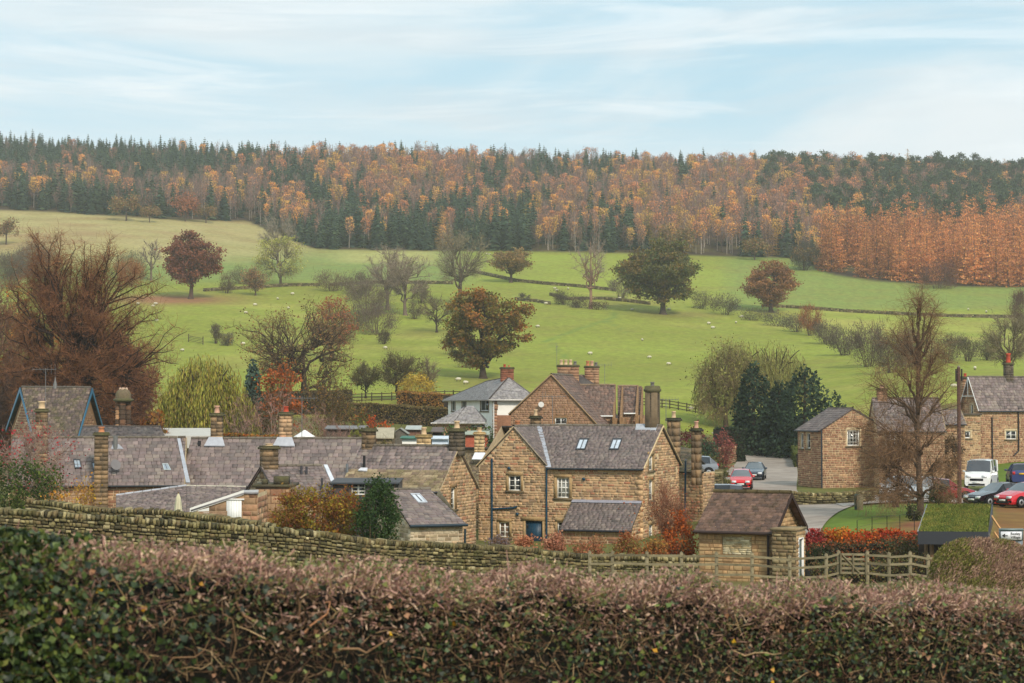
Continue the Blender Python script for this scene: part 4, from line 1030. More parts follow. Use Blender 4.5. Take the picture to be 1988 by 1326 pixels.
# ---- wing with pale gable facing front-left
c4 = gabled('cottage_wing', 'small slate-roofed wing with rubble gable and square chimney, behind the flat-topped outhouse', 543, 98.5, -28, 1.0, uL=655, D=4.6, ve=962, vr=905, palw=PALEP * .82, palr=SLP * .97, row=.24, wd=.3, nsl=0, nst=0, side='L', cat='wing', verge=lin(60, 52, 48))
b = c4
b.chimney((.35, b.D / 2), .78, .62, b.zr - .6, b.z(872, 101), pots=((0, 0, .2, .12, 'buff'),), palc=CHP, capc=lin(96, 86, 66))
b.solid([b.onroof(628, 904), b.onroof(635, 904), b.onroof(662, 962), b.onroof(653, 962)], (0, -.03, .06), lin(200, 204, 210), 'parapet_lead', M['lead'])
for (u_, v0, v1) in ((585, 904, 922), (595, 906, 922), (625, 928, 955)):
    mb = MB(); p = b.onroof(u_, v1); mb.rod(p, p + [0, 0, m_of(v1 - v0, 99)], .065, 8, lin(70, 68, 72)); mb.build('flue', M['metal'], b.root)
# ---- low slate roof behind the white lean-to
b = Bld('low_outbuilding', 'low building showing only its wide purple slate roof with lead hip behind the field wall', 'outbuilding', 350, 99, 0, 1.2)
q = lambda u, v, Y: b.at(u, v, Y)
b.roof(q(225, 963, 103), q(362, 944, 104), q(362, 1004, 99), q(225, 1004, 99), row=.2, wd=.28, palc=SLP, part='slate'); b.roof(q(362, 944, 104), q(478, 946, 104), q(478, 1004, 99), q(362, 1004, 99), row=.2, wd=.28, palc=SLP, part='slate')
b.ridge(q(225, 962, 103), q(362, 943, 104), .08, lin(170, 172, 178), M['lead']); b.ridge(q(362, 943, 104), q(478, 945, 104), .05, lin(196, 190, 172))
for (u0, u1) in ((226, 476),):
    w = b.W(q(u0, 1004, 99.2)[:2], q(u1, 1004, 99.2)[:2]); zz = q(226, 1004, 99)[2]; b.wall(w, [(0, zz), (w.len, zz)], stone=REDP, z0=-.5); 
    w = b.W(q(u1, 1004, 104)[:2], q(u0, 1004, 103)[:2]); b.wall(w, [(0, zz), (w.len, zz)])
# ---- white lean-to with door
b = Bld('white_lean_to', 'small lean-to with white sloping fascia, white boarded door and brick infill', 'lean-to', 420, 90, 0, 1.6)
w = b.W(b.at(372, 990, 90)[:2], b.at(500, 990, 90)[:2]); p = lambda u, v: w.px(u, v)
zL = p(372, 992)[1]; sM, zM = p(474, 958); zR = p(500, 958)[1]
b.wall(w, [(0, zL), (sM, zM), (w.len, zR)], stone=REDP * .9, ch=.25, sl=.45, mc=lin(170, 140, 110), z0=-.6)
mb = MB(); a0, z0_ = p(369, 990); a1, z1_ = p(474, 955)
mb.prism([w.pt(a0, .08, z0_ + .09), w.pt(a1, .08, z1_ + .09), w.pt(a1, .08, z1_ - .12), w.pt(a0, .08, z0_ - .12)], (0, .06, 0), WHITE); mb.build('fascia', M['paint'], b.root)
mb = MB(); a2, _ = p(502, 955); mb.prism([w.pt(a1, .09, z1_ + .08), w.pt(a2, .09, z1_ + .1), w.pt(a2, .09, z1_ - .02), w.pt(a1, .09, z1_ - .04)], (0, .1, 0), lin(190, 192, 196)); mb.build('fascia', M['paint'], b.root)
b.roof(b.at(372, 989, 93.5), b.at(474, 956, 93.5), b.at(474, 956, 89.9), b.at(370, 990, 89.9), slabc=lin(120, 116, 118)); b.roof(b.at(474, 956, 93.5), b.at(502, 956, 93.5), b.at(502, 956, 89.9), b.at(474, 956, 89.9), slabc=lin(120, 116, 118))
o = b.pxrect(w, 440, 971, 469, 1010); mb = MB(); w.box(mb, o[0], o[1], o[2] - .4, o[3], .01, .06, lin(238, 238, 234))
for i in range(1, 6): cc = o[0] + (o[1] - o[0]) * i / 6; w.box(mb, cc - .008, cc + .008, o[2] - .4, o[3], .06, .063, lin(190, 190, 186))
d_ = mb.build('door', M['paint'], b.root); mb = MB(); w.box(mb, o[0] - .07, o[1] + .12, o[3], o[3] + .07, .0, .09, WHITE); mb.build('lintel', M['paint'], d_)
mb = MB(); a, z = p(378, 990); a2, z2 = p(406, 981); mb.prism([w.pt(a, .035, z - .28), w.pt(a2, .035, z - .28), w.pt(a2, .035, z2 - .1), w.pt(a, .035, z - .05)], (0, .03, 0), lin(226, 226, 222)); mb.build('white_panel', M['paint'], b.root)
w2 = b.W(w.p1, w.p1 + [0, 3.4]); b.wall(w2, [(0, zR), (3.4, zR)], stone=REDP, ch=.25, sl=.45); w2 = b.W(w.p0 + [0, 3.4], w.p0); b.wall(w2, [(0, zL), (3.4, zL)])
fe = thing('garden_screen', 'low slatted timber screen in front of the white lean-to', 'screen', at(410, 86))
w3 = None
for i in range(6):
    mb = MB(); p0 = P(380, 993 + i * 3.2, 86) - np.array(fe.location); p1 = P(441, 992 + i * 3.2, 86) - np.array(fe.location); mb.prism([p0, p1, p1 - [0, 0, .055], p0 - [0, 0, .055]], (0, .025, 0), lin(160, 132, 106)); mb.build('slat', M['wood'], fe)
for u_ in (382, 410, 439):
    mb = MB(); p0 = P(u_, 992, 86.04) - np.array(fe.location); mb.box2(p0 + [-.04, .01, -1.2], p0 + [.04, .08, 0], lin(140, 116, 92)); mb.build('post', M['wood'], fe)
# ---- flat-topped outhouse of big blocks
b = Bld('outhouse', 'flat-topped outhouse of big reddish stone blocks with dark coping, left of the yellow bush', 'outhouse', 563, 94, 0, 1.4)
wl_ = b.at(496, 950, 94)[0]; w = b.W((wl_, 0), (0, 0)); zt_ = b.z(946, 94)
b.wall(w, [(0, zt_), (w.len, zt_)], stone=REDP[[0, 1, 2, 5]] * .95, ch=.34, sl=.5, nind=24, mc=lin(120, 96, 76)); b.wall(b.W((0, 0), (0, 3)), [(0, zt_), (3, zt_)], stone=REDP, ch=.34, sl=.5); b.wall(b.W((wl_, 3), (wl_, 0)), [(0, zt_), (3, zt_)], stone=REDP, ch=.34, sl=.5); b.wall(b.W((0, 3), (wl_, 3)), [(0, zt_), (-wl_, zt_)])
mb = MB(); mb.box2((wl_ - .15, -.12, zt_), (.12, 3.1, zt_ + .12), lin(84, 76, 60)); mb.build('coping', M['moss_stone'], b.root); mb = MB(); mb.box2((-.78, .2, zt_ + .12), (-.1, 1.2, zt_ + .5), lin(82, 74, 60)); mb.box2((-1.35, .3, zt_ + .12), (-1.1, .8, zt_ + .35), lin(82, 74, 60)); mb.build('coping_block', M['moss_stone'], b.root)

# ---- small outbuilding with pale rubble gable
b = Bld('stone_outbuilding', 'small pale rubble outbuilding with patched slate roof in front of the old cottage', 'outbuilding', 797, 89, -22, .9)
fr0 = b.W((0, 0), (20, 0)); W_, _ = fr0.px(898, 1015); fr = b.W((0, 0), (W_, 0)); _, ze = fr.px(797, 1016)
g0 = b.W((0, 20), (0, 0)); a, _ = g0.px(728, 1010); D_ = 20 - a; gb = b.W((0, D_), (0, 0)); rdp = .62 * D_
rl = b.W((0, rdp), (W_, rdp)); _, zr_ = rl.px(800, 951)
b.wall(fr, [(0, ze), (W_, ze)], stone=PALEP * .96, nind=60, ch=.16, sl=.34, mc=lin(200, 184, 158)); b.wall(gb, [(0, ze - .3), (D_ - rdp, zr_), (D_, ze)], stone=PALEP, nind=60, ch=.2, sl=.38, mc=lin(206, 192, 168), skip=.1)
b.wall(b.W((W_, 0), (W_, D_)), [(0, ze), (rdp, zr_), (D_, ze - .3)]); b.wall(b.W((W_, D_), (0, D_)), [(0, ze - .3), (W_, ze - .3)])
s_ = (zr_ - ze) / rdp
b.roof((-.08, rdp, zr_), (W_ - .45, rdp, zr_), (W_ + .1, -.2, ze - .2 * s_), (-.08, -.2, ze - .2 * s_), row=.24, wd=.3, palc=SLP, nind=120); b.roof((W_ - .45, rdp, zr_), (-.08, rdp, zr_), (-.08, D_ + .1, ze - .35), (W_ + .1, D_ + .1, ze - .35))
b.roof((W_ - .45, rdp, zr_), (W_ - .44, rdp, zr_), (W_ + .1, D_ + .1, ze - .35), (W_ + .1, -.2, ze - .2 * s_))
b.ridge((-.08, rdp, zr_ + .04), (W_ - .4, rdp, zr_ + .04), .08); b.gutter((-.1, -.26, ze - .2 * s_ - .03), (W_ + .15, -.26, ze - .2 * s_ - .03), .075, lin(24, 46, 58)); b.pipe([(W_ + .05, -.2, ze - .3), (W_ + .05, -.1, -.3)], .05, lin(24, 50, 60))
b.skylight((W_ * .36, rdp - .5, zr_ - .5 * s_), (W_ * .54, rdp - .5, zr_ - .5 * s_), (W_ * .58, rdp - 1.35, zr_ - 1.35 * s_), (W_ * .4, rdp - 1.35, zr_ - 1.35 * s_), col=lin(186, 190, 196), gl=lin(200, 206, 212))
mb = MB(); a, z = gb.px(739, 1023); gb.box(mb, a - .08, a + .08, z - .08, z + .08, .02, .1, lin(26, 26, 28)); mb.build('vent', M['paint'], b.root)

# ================================================================ hut in front (right) with tiled roof
b = Bld('stone_hut', 'square stone hut with mossy brown tiled roof and blocked-up window behind the rail fence', 'hut', 1492, 79, 24, .9)
fr0 = b.W((-20, 0), (0, 0)); a, _ = fr0.px(1357, 1060); W_ = 20 - a; fr = b.W((-W_, 0), (0, 0)); _, ze = fr.px(1430, 1024); g0 = b.W((0, 0), (0, 20)); D_, _ = g0.px(1549, 1020)
rl = b.W((-W_, D_ / 2), (0, D_ / 2)); _, zr_ = rl.px(1450, 957)
ob = b.pxrect(fr, 1402, 1040, 1459, 1078)
b.wall(fr, [(0, ze), (W_, ze)], ops=[(*ob, .0)], stone=HUTP, nind=190, ch=.16, sl=.33, mc=lin(150, 120, 84), z0=-.7)
mb = MB(); fr.box(mb, ob[0], ob[1], ob[2], ob[3], -.08, -.05, lin(196, 182, 146)); o = mb.build('blocked_window', M['mortar'], b.root, label='window opening filled with thin pale stones')
items = []; z = ob[2]
while z < ob[3] - .05:
    h = rng.uniform(.06, .1); a = ob[0]
    while a < ob[1] - .05:
        l_ = rng.uniform(.15, .45); a1 = min(a + l_, ob[1]); items.append((fr.pt((a + a1) / 2, -.04, z + h / 2), (a1 - a - .015, .03, h - .015), fr.B)); a = a1
    z += h
pieces(o, 'stone', items, 0, pal((208, 194, 156), (196, 178, 138), (216, 204, 170), (184, 160, 120)), M['stone'], stuff='infill_stones')
mb = MB(); fr.box(mb, ob[0] - .12, ob[1] + .12, ob[3], ob[3] + .19, -.02, .03, lin(182, 156, 112)); mb.build('lintel', M['stone'], b.root)
gb = b.W((0, 0), (0, D_)); b.wall(gb, [(0, ze), (D_ / 2, zr_ - .1), (D_, ze)], stone=HUTP * .95, nind=40, ch=.16, sl=.33, mc=lin(150, 120, 84), z0=-.7); b.wall(b.W((-W_, D_), (-W_, 0)), [(0, ze), (D_ / 2, zr_ - .1), (D_, ze)], stone=HUTP); b.wall(b.W((0, D_), (-W_, D_)), [(0, ze), (W_, ze)], stone=HUTP)
s_ = (zr_ - ze) / (D_ / 2); ov = .28; go = .32
b.roof((-W_ - .05, D_ / 2, zr_), (go, D_ / 2, zr_), (go, -ov, ze - ov * s_), (-W_ - .12, -ov, ze - ov * s_), row=.2, wd=.24, palc=TILP, nind=290, mat_=M['moss_tile'], part='tile', wj=.04, slabc=lin(70, 56, 48)); b.roof((go, D_ / 2, zr_), (-W_ - .05, D_ / 2, zr_), (-W_ - .05, D_ + ov, ze - ov * s_), (go, D_ + ov, ze - ov * s_), mat_=M['moss_tile'], slabc=TILP[0])
b.ridge((-W_ - .05, D_ / 2, zr_ + .05), (go, D_ / 2, zr_ + .05), .1, lin(88, 76, 50), M['moss_tile'])
BB = lin(58, 42, 36)
mb = MB()
for sgn, y1 in ((1, -ov), (-1, D_ + ov)):
    mb.prism([(go, D_ / 2, zr_ + .03), (go, y1, ze - ov * s_ + .03), (go, y1, ze - ov * s_ - .15), (go, D_ / 2, zr_ - .15)], (.04, 0, 0), BB)
mb.build('bargeboard', M['wood'], b.root); b.gutter((-W_ - .12, -ov - .06, ze - ov * s_ - .02), (go, -ov - .06, ze - ov * s_ - .02), .07, BB); b.pipe([(-.02, -.12, ze - .15), (-.02, -.1, -.6)], .05, BB)
mb = MB(); mb.rod((go - .2, D_ + .1, ze - .6), (go - .2, D_ + .1, ze - .1), .03, 6, WHITE); mb.build('drainpipe', M['paint'], b.root)
# lower annex on the right with green door
an = Bld('hut_annex', 'low lichen-spotted annex with dark green door, joined to the right of the hut', 'annex', 1497, 78.3, 24, .9)
fr0 = an.W((0, 0), (10, 0)); Wn, zt_ = fr0.px(1546, 1031); fr = an.W((0, 0), (Wn, 0)); g0 = an.W((Wn, 0), (Wn, 20)); Dn, _ = g0.px(1563, 1060)
an.wall(fr, [(0, zt_), (Wn, zt_)], stone=pal((140, 122, 88), (126, 106, 76), (150, 134, 100), (116, 98, 72)), nind=0, ch=.15, sl=.3, mc=lin(112, 98, 74), z0=-.7); gw = an.W((Wn, 0), (Wn, Dn)); od = an.pxrect(gw, 1550, 1045, 1560, 1113); an.wall(gw, [(0, zt_), (Dn, zt_)], ops=[(od[0], od[1], -.5, od[3])], stone=HUTP * .85, ch=.16, z0=-.7)
mb = MB(); gw.box(mb, od[0] + .05, od[1] - .05, -.5, od[3] - .05, -.1, -.06, lin(28, 62, 54)); d_ = mb.build('door', M['paint'], an.root); mb = MB(); gw.box(mb, od[0], od[0] + .06, -.5, od[3], -.12, .02, WHITE); gw.box(mb, od[1] - .06, od[1], -.5, od[3], -.12, .02, WHITE); gw.box(mb, od[0] + .06, od[1] - .06, od[3] - .06, od[3], -.12, .02, WHITE); mb.build('door_frame', M['paint'], d_)
mb = MB(); mb.box2((-.05, -.06, zt_), (Wn + .06, Dn + .06, zt_ + .1), lin(150, 130, 100)); mb.build('coping', M['moss_stone'], an.root)

# ================================================================ grass-roofed shelter, sign
b = Bld('grass_roofed_shelter', 'dark timber shelter with a living grass roof beside the round hedge', 'shelter', 1783, 76, 4, 1.3)
A, B2, C2, D2 = b.at(1801, 981, 78.6), b.at(1924, 981, 78.4), b.at(1917, 1034, 75.6), b.at(1783, 1033, 76)
DG = lin(52, 54, 60)
mb = MB(); mb.prism([A, B2, C2, D2], (0, 0, -.12), lin(90, 110, 50)); rf = mb.build('roof', M['leaf'], b.root)
k = 9000; s1, s2 = rng.random(k), rng.random(k); pt = (A * (1 - s1[:, None]) + B2 * s1[:, None]) * (1 - s2[:, None]) + (D2 * (1 - s1[:, None]) + C2 * s1[:, None]) * s2[:, None]
pn = vnoise(pt[:, 0] * 5, pt[:, 1] * 5 + pt[:, 2] * 3, 8); gc = jit(pal((116, 126, 60), (128, 136, 66), (100, 112, 54)), k, .15); gk = rng.random(k) < np.clip(.4 + .6 * pn, 0.1, .85); gc[gk] = jit(pal((140, 142, 68), (128, 134, 62), (156, 142, 76)), gk.sum(), .12)
mb = MB(); mb.cards(pt + [0, 0, .03] + rng.normal(size=(k, 3)) * [0, 0, .012], .05, 2.2, gc, long_dir=np.array([0, -.2, 1.0])); mb.build('turf', M['leaf'], rf, kind='stuff')
mb = MB(); mb.prism([D2 + [-.03, -.04, .03], C2 + [.03, -.04, .03], C2 + [.03, -.04, -.46], D2 + [-.03, -.04, -.46]], (0, .05, 0), DG); mb.build('fascia', M['paint'], b.root)
mb = MB(); mb.prism([B2 + [.03, 0, .06], C2 + [.03, -.03, .06], C2 + [.03, -.03, -.46], C2 + [.03, 1.1, -1.1], B2 + [.03, .1, -.75]], (.05, 0, 0), DG * .8); mb.build('side_board', M['paint'], b.root)
mb = MB(); mb.prism([A + [-.04, 0, .04], D2 + [-.04, 0, .04], D2 + [-.04, 0, -.05], A + [-.04, 0, -.05]], (.05, 0, 0), lin(140, 142, 144)); mb.build('edge_trim', M['metal'], b.root)
for (x, y) in ((.45, .4), (2.6, .4), (.5, 2.4), (2.7, 2.4)):
    mb = MB(); mb.box2((x, y, -.4), (x + .14, y + .14, D2[2] - .1), lin(120, 96, 70)); mb.build('post', M['wood'], b.root)
mb = MB(); mb.box2((.3, 2.5, -.3), (2.9, 2.58, D2[2] - .1), lin(64, 54, 46)); mb.build('back_panel', M['wood'], b.root)
for i, (a_, b_) in enumerate((((2.95, 1.5, 2.5), (3.25, 1.3, 2.0)), ((2.95, .9, 1.9), (3.2, .8, 1.5)))):
    mb = MB(); mb.rod(np.array(a_) , np.array(b_), .04, 5, lin(206, 160, 110)); mb.build('brace', M['wood'], b.root)
sg = thing('direction_sign', 'white direction sign with left arrow reading Beeley Village on a grey backing board', 'sign', P(1964, 1120, 62))
so = np.array(sg.location)
def sp(u, v, Y=62.0): return P(u, v, Y) - so
def rect(mb, u0, v0, u1, v1, Y, th, C): 
    a, c = sp(u0, v0, Y), sp(u1, v1, Y); mb.box2((a[0], a[1], c[2]), (c[0], a[1] + th, a[2]), C)
mb = MB(); rect(mb, 1940, 1026, 1987, 1050, 62.05, .05, lin(128, 140, 140)); rect(mb, 1972, 1050, 1986, 1070, 62.05, .04, lin(128, 136, 142)); rect(mb, 1940, 1027, 1988, 1030, 62.02, .02, lin(118, 134, 132)); mb.build('backing_board', M['metal'], sg)
mb = MB(); rect(mb, 1942, 1031, 1985, 1049, 62.0, .02, lin(40, 42, 44)); rect(mb, 1943, 1032, 1984, 1048, 61.985, .012, lin(228, 228, 230)); mb.build('panel', M['paint'], sg)
mb = MB(); a = sp(1945.5, 1040, 61.975); ux = m_of(1, 62)
mb.box((a[0] + 6.5 * ux, a[1], a[2]), (9 * ux, .006, 1.6 * ux), lin(24, 24, 26)); mb.prism([a + [0, 0, 0], a + [5 * ux, 0, 3.6 * ux], a + [6.2 * ux, 0, 2.6 * ux], a + [3.2 * ux, 0, 0], a + [6.2 * ux, 0, -2.6 * ux], a + [5 * ux, 0, -3.6 * ux]], (0, .006, 0), lin(24, 24, 26)); mb.build('arrow', M['paint'], sg)
for i, (txt, vv) in enumerate((('Beeley', 1038.6), ('Village', 1045.4))):
    fc = bpy.data.curves.new('lettering', 'FONT'); fc.body = txt; fc.size = .118; fc.extrude = .003; fc.offset = .0; fc.align_x = 'RIGHT' if i == 0 else 'RIGHT'
    o = bpy.data.objects.new('lettering', fc); COL.objects.link(o); bpy.context.view_layer.update(); me_ = bpy.data.meshes.new_from_object(o.evaluated_get(bpy.context.evaluated_depsgraph_get())); COL.objects.unlink(o); bpy.data.objects.remove(o); me_.materials.clear(); me_.materials.append(mat('sign_ink', .5, 1, 0, col=lin(26, 26, 28))); o = link('lettering', me_, sg); a = sp(1981.5, vv, 61.978); o.location = tuple(a); o.rotation_euler = (math.pi / 2, 0, 0)
mb = MB(); a = sp(1962.5, 1061, 61.99); h = 5.5 * ux; mb.prism([a + [0, 0, h * 1.45], a + [h * 1.45, 0, 0], a + [0, 0, -h * 1.45], a + [-h * 1.45, 0, 0]] if False else [a + [-h * 1.4, 0, h], a + [h * 1.4, 0, h], a + [h * 1.4, 0, -h], a + [-h * 1.4, 0, -h]], (0, .02, 0), lin(216, 208, 146)); mb.build('small_yellow_notice', M['paint'], sg)
mb = MB(); mb.prism([a + [0, -.01, h * .1], a + [h * .35, -.01, h * .5], a + [h * .1, -.01, -h * .6], a + [-h * .3, -.01, h * .4]], (0, .008, 0), lin(50, 50, 44)); mb.build('notice_symbol', M['paint'], sg)
for u_ in (1950, 1980):
    mb = MB(); a = sp(u_, 1026, 62.16); mb.rod((a[0], a[1], -.4), (a[0], a[1], a[2]), .04, 8, lin(130, 138, 138)); mb.build('post', M['metal'], sg)

# ================================================================ right-hand houses
b = gabled('stone_cottage', 'reddish stone house behind the large bare tree, its gable end facing the lawn', 1594, 158, 0, 1.4, uL=1722, D=6, ve=834, vr=834, palw=REDP, palr=None, side='L', cat='house') if False else None
# gable-fronted part: gable faces the camera, eaves side faces left
b = Bld('gable_fronted_house', 'reddish stone house with its wide gable facing us and a white barred window', 'house', 1594, 156, -14, 1.35)
w0 = b.W((0, 0), (20, 0)); W_, _ = w0.px(1716, 850); fr = b.W((0, 0), (W_, 0)); sa, za = fr.px(1655, 793); _, ze = fr.px(1594, 833); l0 = b.W((0, 20), (0, 0)); a, _ = l0.px(1549, 833); D_ = 20 - a; lf = b.W((0, D_), (0, 0))
o1 = b.pxrect(fr, 1645, 835, 1669, 866); b.wall(fr, [(0, ze), (sa, za), (W_, ze + .2)], ops=[(*o1, .12)], stone=REDP, nind=60, ch=.16, sl=.34, z0=-.8); b.window(fr, *o1, nx=4, nz=4, sur=None, fr=.11, bar=.02, glass=lin(40, 42, 44))
l1 = b.pxrect(lf, 1554, 841, 1560, 871); l2 = b.pxrect(lf, 1566, 841, 1573, 871); b.wall(lf, [(0, ze), (D_, ze)], ops=[(*l1, .1), (*l2, .1)], stone=REDP, nind=30, ch=.16, sl=.34, z0=-.8)
for l_ in (l1, l2): b.window(lf, *l_, nx=1, nz=2, fr=.08)
b.wall(b.W((W_, 0), (W_, D_)), [(0, ze), (D_, ze)]); b.wall(b.W((W_, D_), (0, D_)), [(0, ze), (W_ - sa, za), (W_, ze)])
s_ = (za - ze) / sa; b.roof((sa, D_, za), (sa, -.1, za), (-.25, -.1, ze - .25 * s_), (-.25, D_, ze - .25 * s_), row=.28, wd=.32, palc=SLP2); b.roof((sa, -.1, za), (sa, D_, za), (W_ + .2, D_, ze + .1), (W_ + .2, -.1, ze + .1), row=.28, wd=.32, palc=SLP2)
b.pipe([(-.03, -.1, ze), (-.03, -.1, -.5)], .06, lin(46, 54, 60)); b.gutter((-.3, -.1, ze - .3 * s_), (-.3, D_, ze - .3 * s_)); b.ridge((sa, -.1, za + .03), (sa, D_, za + .03), .08)
# long house to its right
b = gabled('stone_house', 'long reddish stone house with purple slate roof half hidden by the bare tree', 1832, 154, 3, 1.4, uL=1706, D=6.5, ve=834, vr=774, palw=REDP * .92, palr=SLP, row=.28, wd=.34, nst=60, ch=.16, sl=.34, side='R', wins=((1719, 838, 1739, 869, dict(nx=2, nz=4, glass=lin(30, 32, 34), fr=.1)),))
ridge_ch(b, 1712, .75, .7, 758, ((0, 0, .15, .3, 'pink'),), 774, palc=REDP)
b2 = gabled('link_building', 'lower stone link with slate roof between the long house and the white-gabled cottage', 1872, 160, 3, 1.6, uL=1828, D=5, ve=822, vr=796, palw=MAINP * .92, palr=SLP, side='R', ch=.2, cat='house')
# far right cottage with white bargeboards
b = gabled('stone_cottage', 'stone cottage with white bargeboards and red chimney pot at the right edge', 1903, 176, -17, 3.1, W=9.5, D=None, uG=1868, ve=791, vr=732, palw=REDP * 1.02, palr=SLP * 1.02, row=.28, wd=.34, nst=110, ch=.16, sl=.34, side='L', verge=WHITE, gov=.3,
           wins=((1953, 836, 1974, 853, dict(nx=2, nz=2, fr=.08)),), gwins=((1884, 785, 1889, 808, dict(nx=1, nz=1)),))
ridge_ch(b, 1958, .7, .6, 708, ((0, 0, .2, .85, 'red'),), 737, palc=DARKP)
x = b.ridx(1898); b.chimney((x, b.D / 2 + 2.2), .6, .6, b.zr - 2, b.zr - .1, pots=((0, 0, .14, .3, 'red'),), palc=REDP)
a, z = b.fr.px(1925, 810); b.pipe([b.fr.pt(a, .1, z), b.fr.pt(a, .1, -.4)], .06, lin(34, 34, 38)); a, z = b.fr.px(1976, 793); b.pipe([b.fr.pt(a, .1, z), b.fr.pt(a, .1, 1.0), b.fr.pt(a - .5, .12, .6)], .06, lin(34, 34, 38))
for q in (-.95, .95):
    pass
mb = MB(); hz0 = b.zr - .9
mb.rod((-.33, b.D / 2 - 1.0, b.zr - 1.0 * b.slope - .05), (-.33, b.D / 2 + 1.0, b.zr - b.slope - .05), .05, 4, WHITE); mb.rod((-.33, b.D / 2, b.zr - .05), (-.33, b.D / 2, b.zr - b.slope), .05, 4, WHITE); mb.build('gable_truss', M['paint'], b.root)
b = Bld('flat_roofed_porch', 'low flat-roofed stone block with a tiny white window left of the white-gabled cottage', 'extension', 1902, 172, -6, 3.0)
w0 = b.W((-20, 0), (0, 0)); a, zt_ = w0.px(1858, 806); Wn = 20 - a; fr = b.W((-Wn, 0), (0, 0)); o = b.pxrect(fr, 1871, 837, 1884, 851); b.wall(fr, [(0, zt_), (Wn, zt_)], ops=[(*o, .12)], stone=MAINP * .9, nind=40, ch=.16, sl=.34, z0=-1.0); b.window(fr, *o, nx=1, nz=1, fr=.09); b.wall(b.W((-Wn, 4), (-Wn, 0)), [(0, zt_), (4, zt_)], stone=MAINP * .9, z0=-1.0)
mb = MB(); mb.box2((-Wn - .15, -.15, zt_), (.1, 4, zt_ + .15), lin(90, 82, 72)); mb.build('roof', M['stone'], b.root); b.wall(b.W((0, 0), (0, 4)), [(0, zt_), (4, zt_)], stone=MAINP * .9)

# ================================================================ brown gabled house behind the main house
b = Bld('brown_gabled_house', 'large brown stone house with one tall plain gable and two clustered chimney stacks', 'house', 1155, 182, 16, 2.5)
w0 = b.W((-30, 0), (0, 0)); a, _ = w0.px(992, 830); W_ = 30 - a; fr = b.W((-W_, 0), (0, 0)); sa, za = fr.px(1071, 727); _, zl = fr.px(995, 801); _, zrr = fr.px(1155, 822)
o = b.pxrect(fr, 1077, 811, 1100, 824); b.wall(fr, [(0, zl), (sa, za), (W_, zrr)], ops=[(*o, .1)], stone=BROWNP, nind=0, ch=.2, sl=.36, mc=lin(150, 116, 84), proud=.02); b.window(fr, *o, nx=2, nz=1, fr=.08, glass=lin(60, 56, 54))
Dp = 11.5; b.roof((-W_ + sa, -.15, za), (-W_ + sa, Dp, za), (.2, Dp, zrr - .1), (.2, -.15, zrr - .1), row=.32, wd=.4, palc=TILP * 1.05); b.roof((-W_ + sa, Dp, za), (-W_ + sa, -.15, za), (-W_ - .2, -.15, zl - .2), (-W_ - .2, Dp, zl - .2)); b.wall(b.W((-W_, Dp), (-W_, 0)), [(0, zl), (Dp, zl)]); b.wall(b.W((0, Dp), (-W_, Dp)), [(0, zrr), (W_ - sa, za), (W_, zl)])
vb = MB(); vb.rod((-W_ + sa, -.17, za), (.2, -.17, zrr - .05), .06, 4, lin(160, 132, 98)); vb.rod((-W_ + sa, -.17, za), (-W_ - .2, -.17, zl - .15), .06, 4, lin(170, 142, 106)); vb.build('verge', M['stone'], b.root); b.ridge((-W_ + sa, -.15, za + .05), (-W_ + sa, Dp, za + .05), .1)
def loc(u, v, Y): return b.at(u, v, Y)
# right-hand range with stepped gable parapets
yr0, yr1 = 190.0, 185.5
for i, (u0, u1, vt, vb_) in enumerate(((1108, 1194, 748, 806), (1199, 1237, 750, 803), (1240, 1246, 752, 810))):
    Yr, Ye = (190, 186.4) if i == 0 else (190.6, 187.2)
    A, B2, C2, D2 = loc(u0 + (8 if i == 0 else 0), vt, Yr), loc(u1, vt, Yr), loc(u1, vb_, Ye), loc(u0 + (40 if i == 0 else 0), vb_, Ye); b.roof(A, B2, C2, D2, row=.3, wd=.38, palc=TILP * 1.05); b.ridge(A + [0, 0, .05], B2 + [0, 0, .05], .1, lin(140, 120, 98))
    D3 = loc(u0, vb_, Ye + .4); C3 = loc(u1, vb_, Ye + .4)
    w = b.W(D3[:2], C3[:2]); b.wall(w, [(0, D3[2]), (w.len, C3[2])], stone=BROWNP, ch=.3, sl=.5, z0=-.5)
for (u, vt, vb_) in ((1194, 746, 812), (1208, 750, 810), (1238, 747, 806), (1247, 752, 812)):
    A, B2 = loc(u - 1, vt, 190.3), loc(u - 5, vb_, 185.8); w_ = m_of(3.2, 188)
    mb = MB(); mb.prism([A, A + [w_ * .5, 0, 0], B2 + [w_ * 1.9, 0, 0], B2], (0, .3, 0), lin(138, 108, 78)); low = B2 * 1; mb.prism([B2, B2 + [w_ * 1.9, 0, 0], np.array([B2[0] + w_ * 1.9, B2[1], -.5]), np.array([B2[0], B2[1], -.5])], (0, 4, 0), lin(150, 116, 82)); mb.build('gable_parapet', M['stone'], b.root)
for (u0, u1, v_) in ((1152, 1190, 808), (1211, 1234, 803)):
    mb = MB(); A, B2 = loc(u0, v_, 186.1), loc(u1, v_, 186.1); mb.rod(A, B2, .07, 5, WHITE); mb.build('gutter', M['paint'], b.root)
for (u0, u1, vt, n_) in ((1082, 1124, 712, 4), (1135, 1163, 714, 3)):
    Yc_ = 191 if n_ == 4 else 192.5; c = loc((u0 + u1) / 2, vt, Yc_); ww = m_of(u1 - u0, Yc_); pots = []
    kinds = ['buff', 'buff', 'buff', 'grey'] if n_ == 4 else ['clay', 'pink', 'grey']
    for i in range(n_): pots.append(((-.5 + (i + .5) / n_) * ww * .85, 0, .17, .5 if kinds[i] != 'grey' else .35, kinds[i]))
    b.chimney((c[0], c[1]), ww, .8, c[2] - 2.4, c[2], pots=pots, palc=REDP, ch=.28, rz=b.th * 1.0)
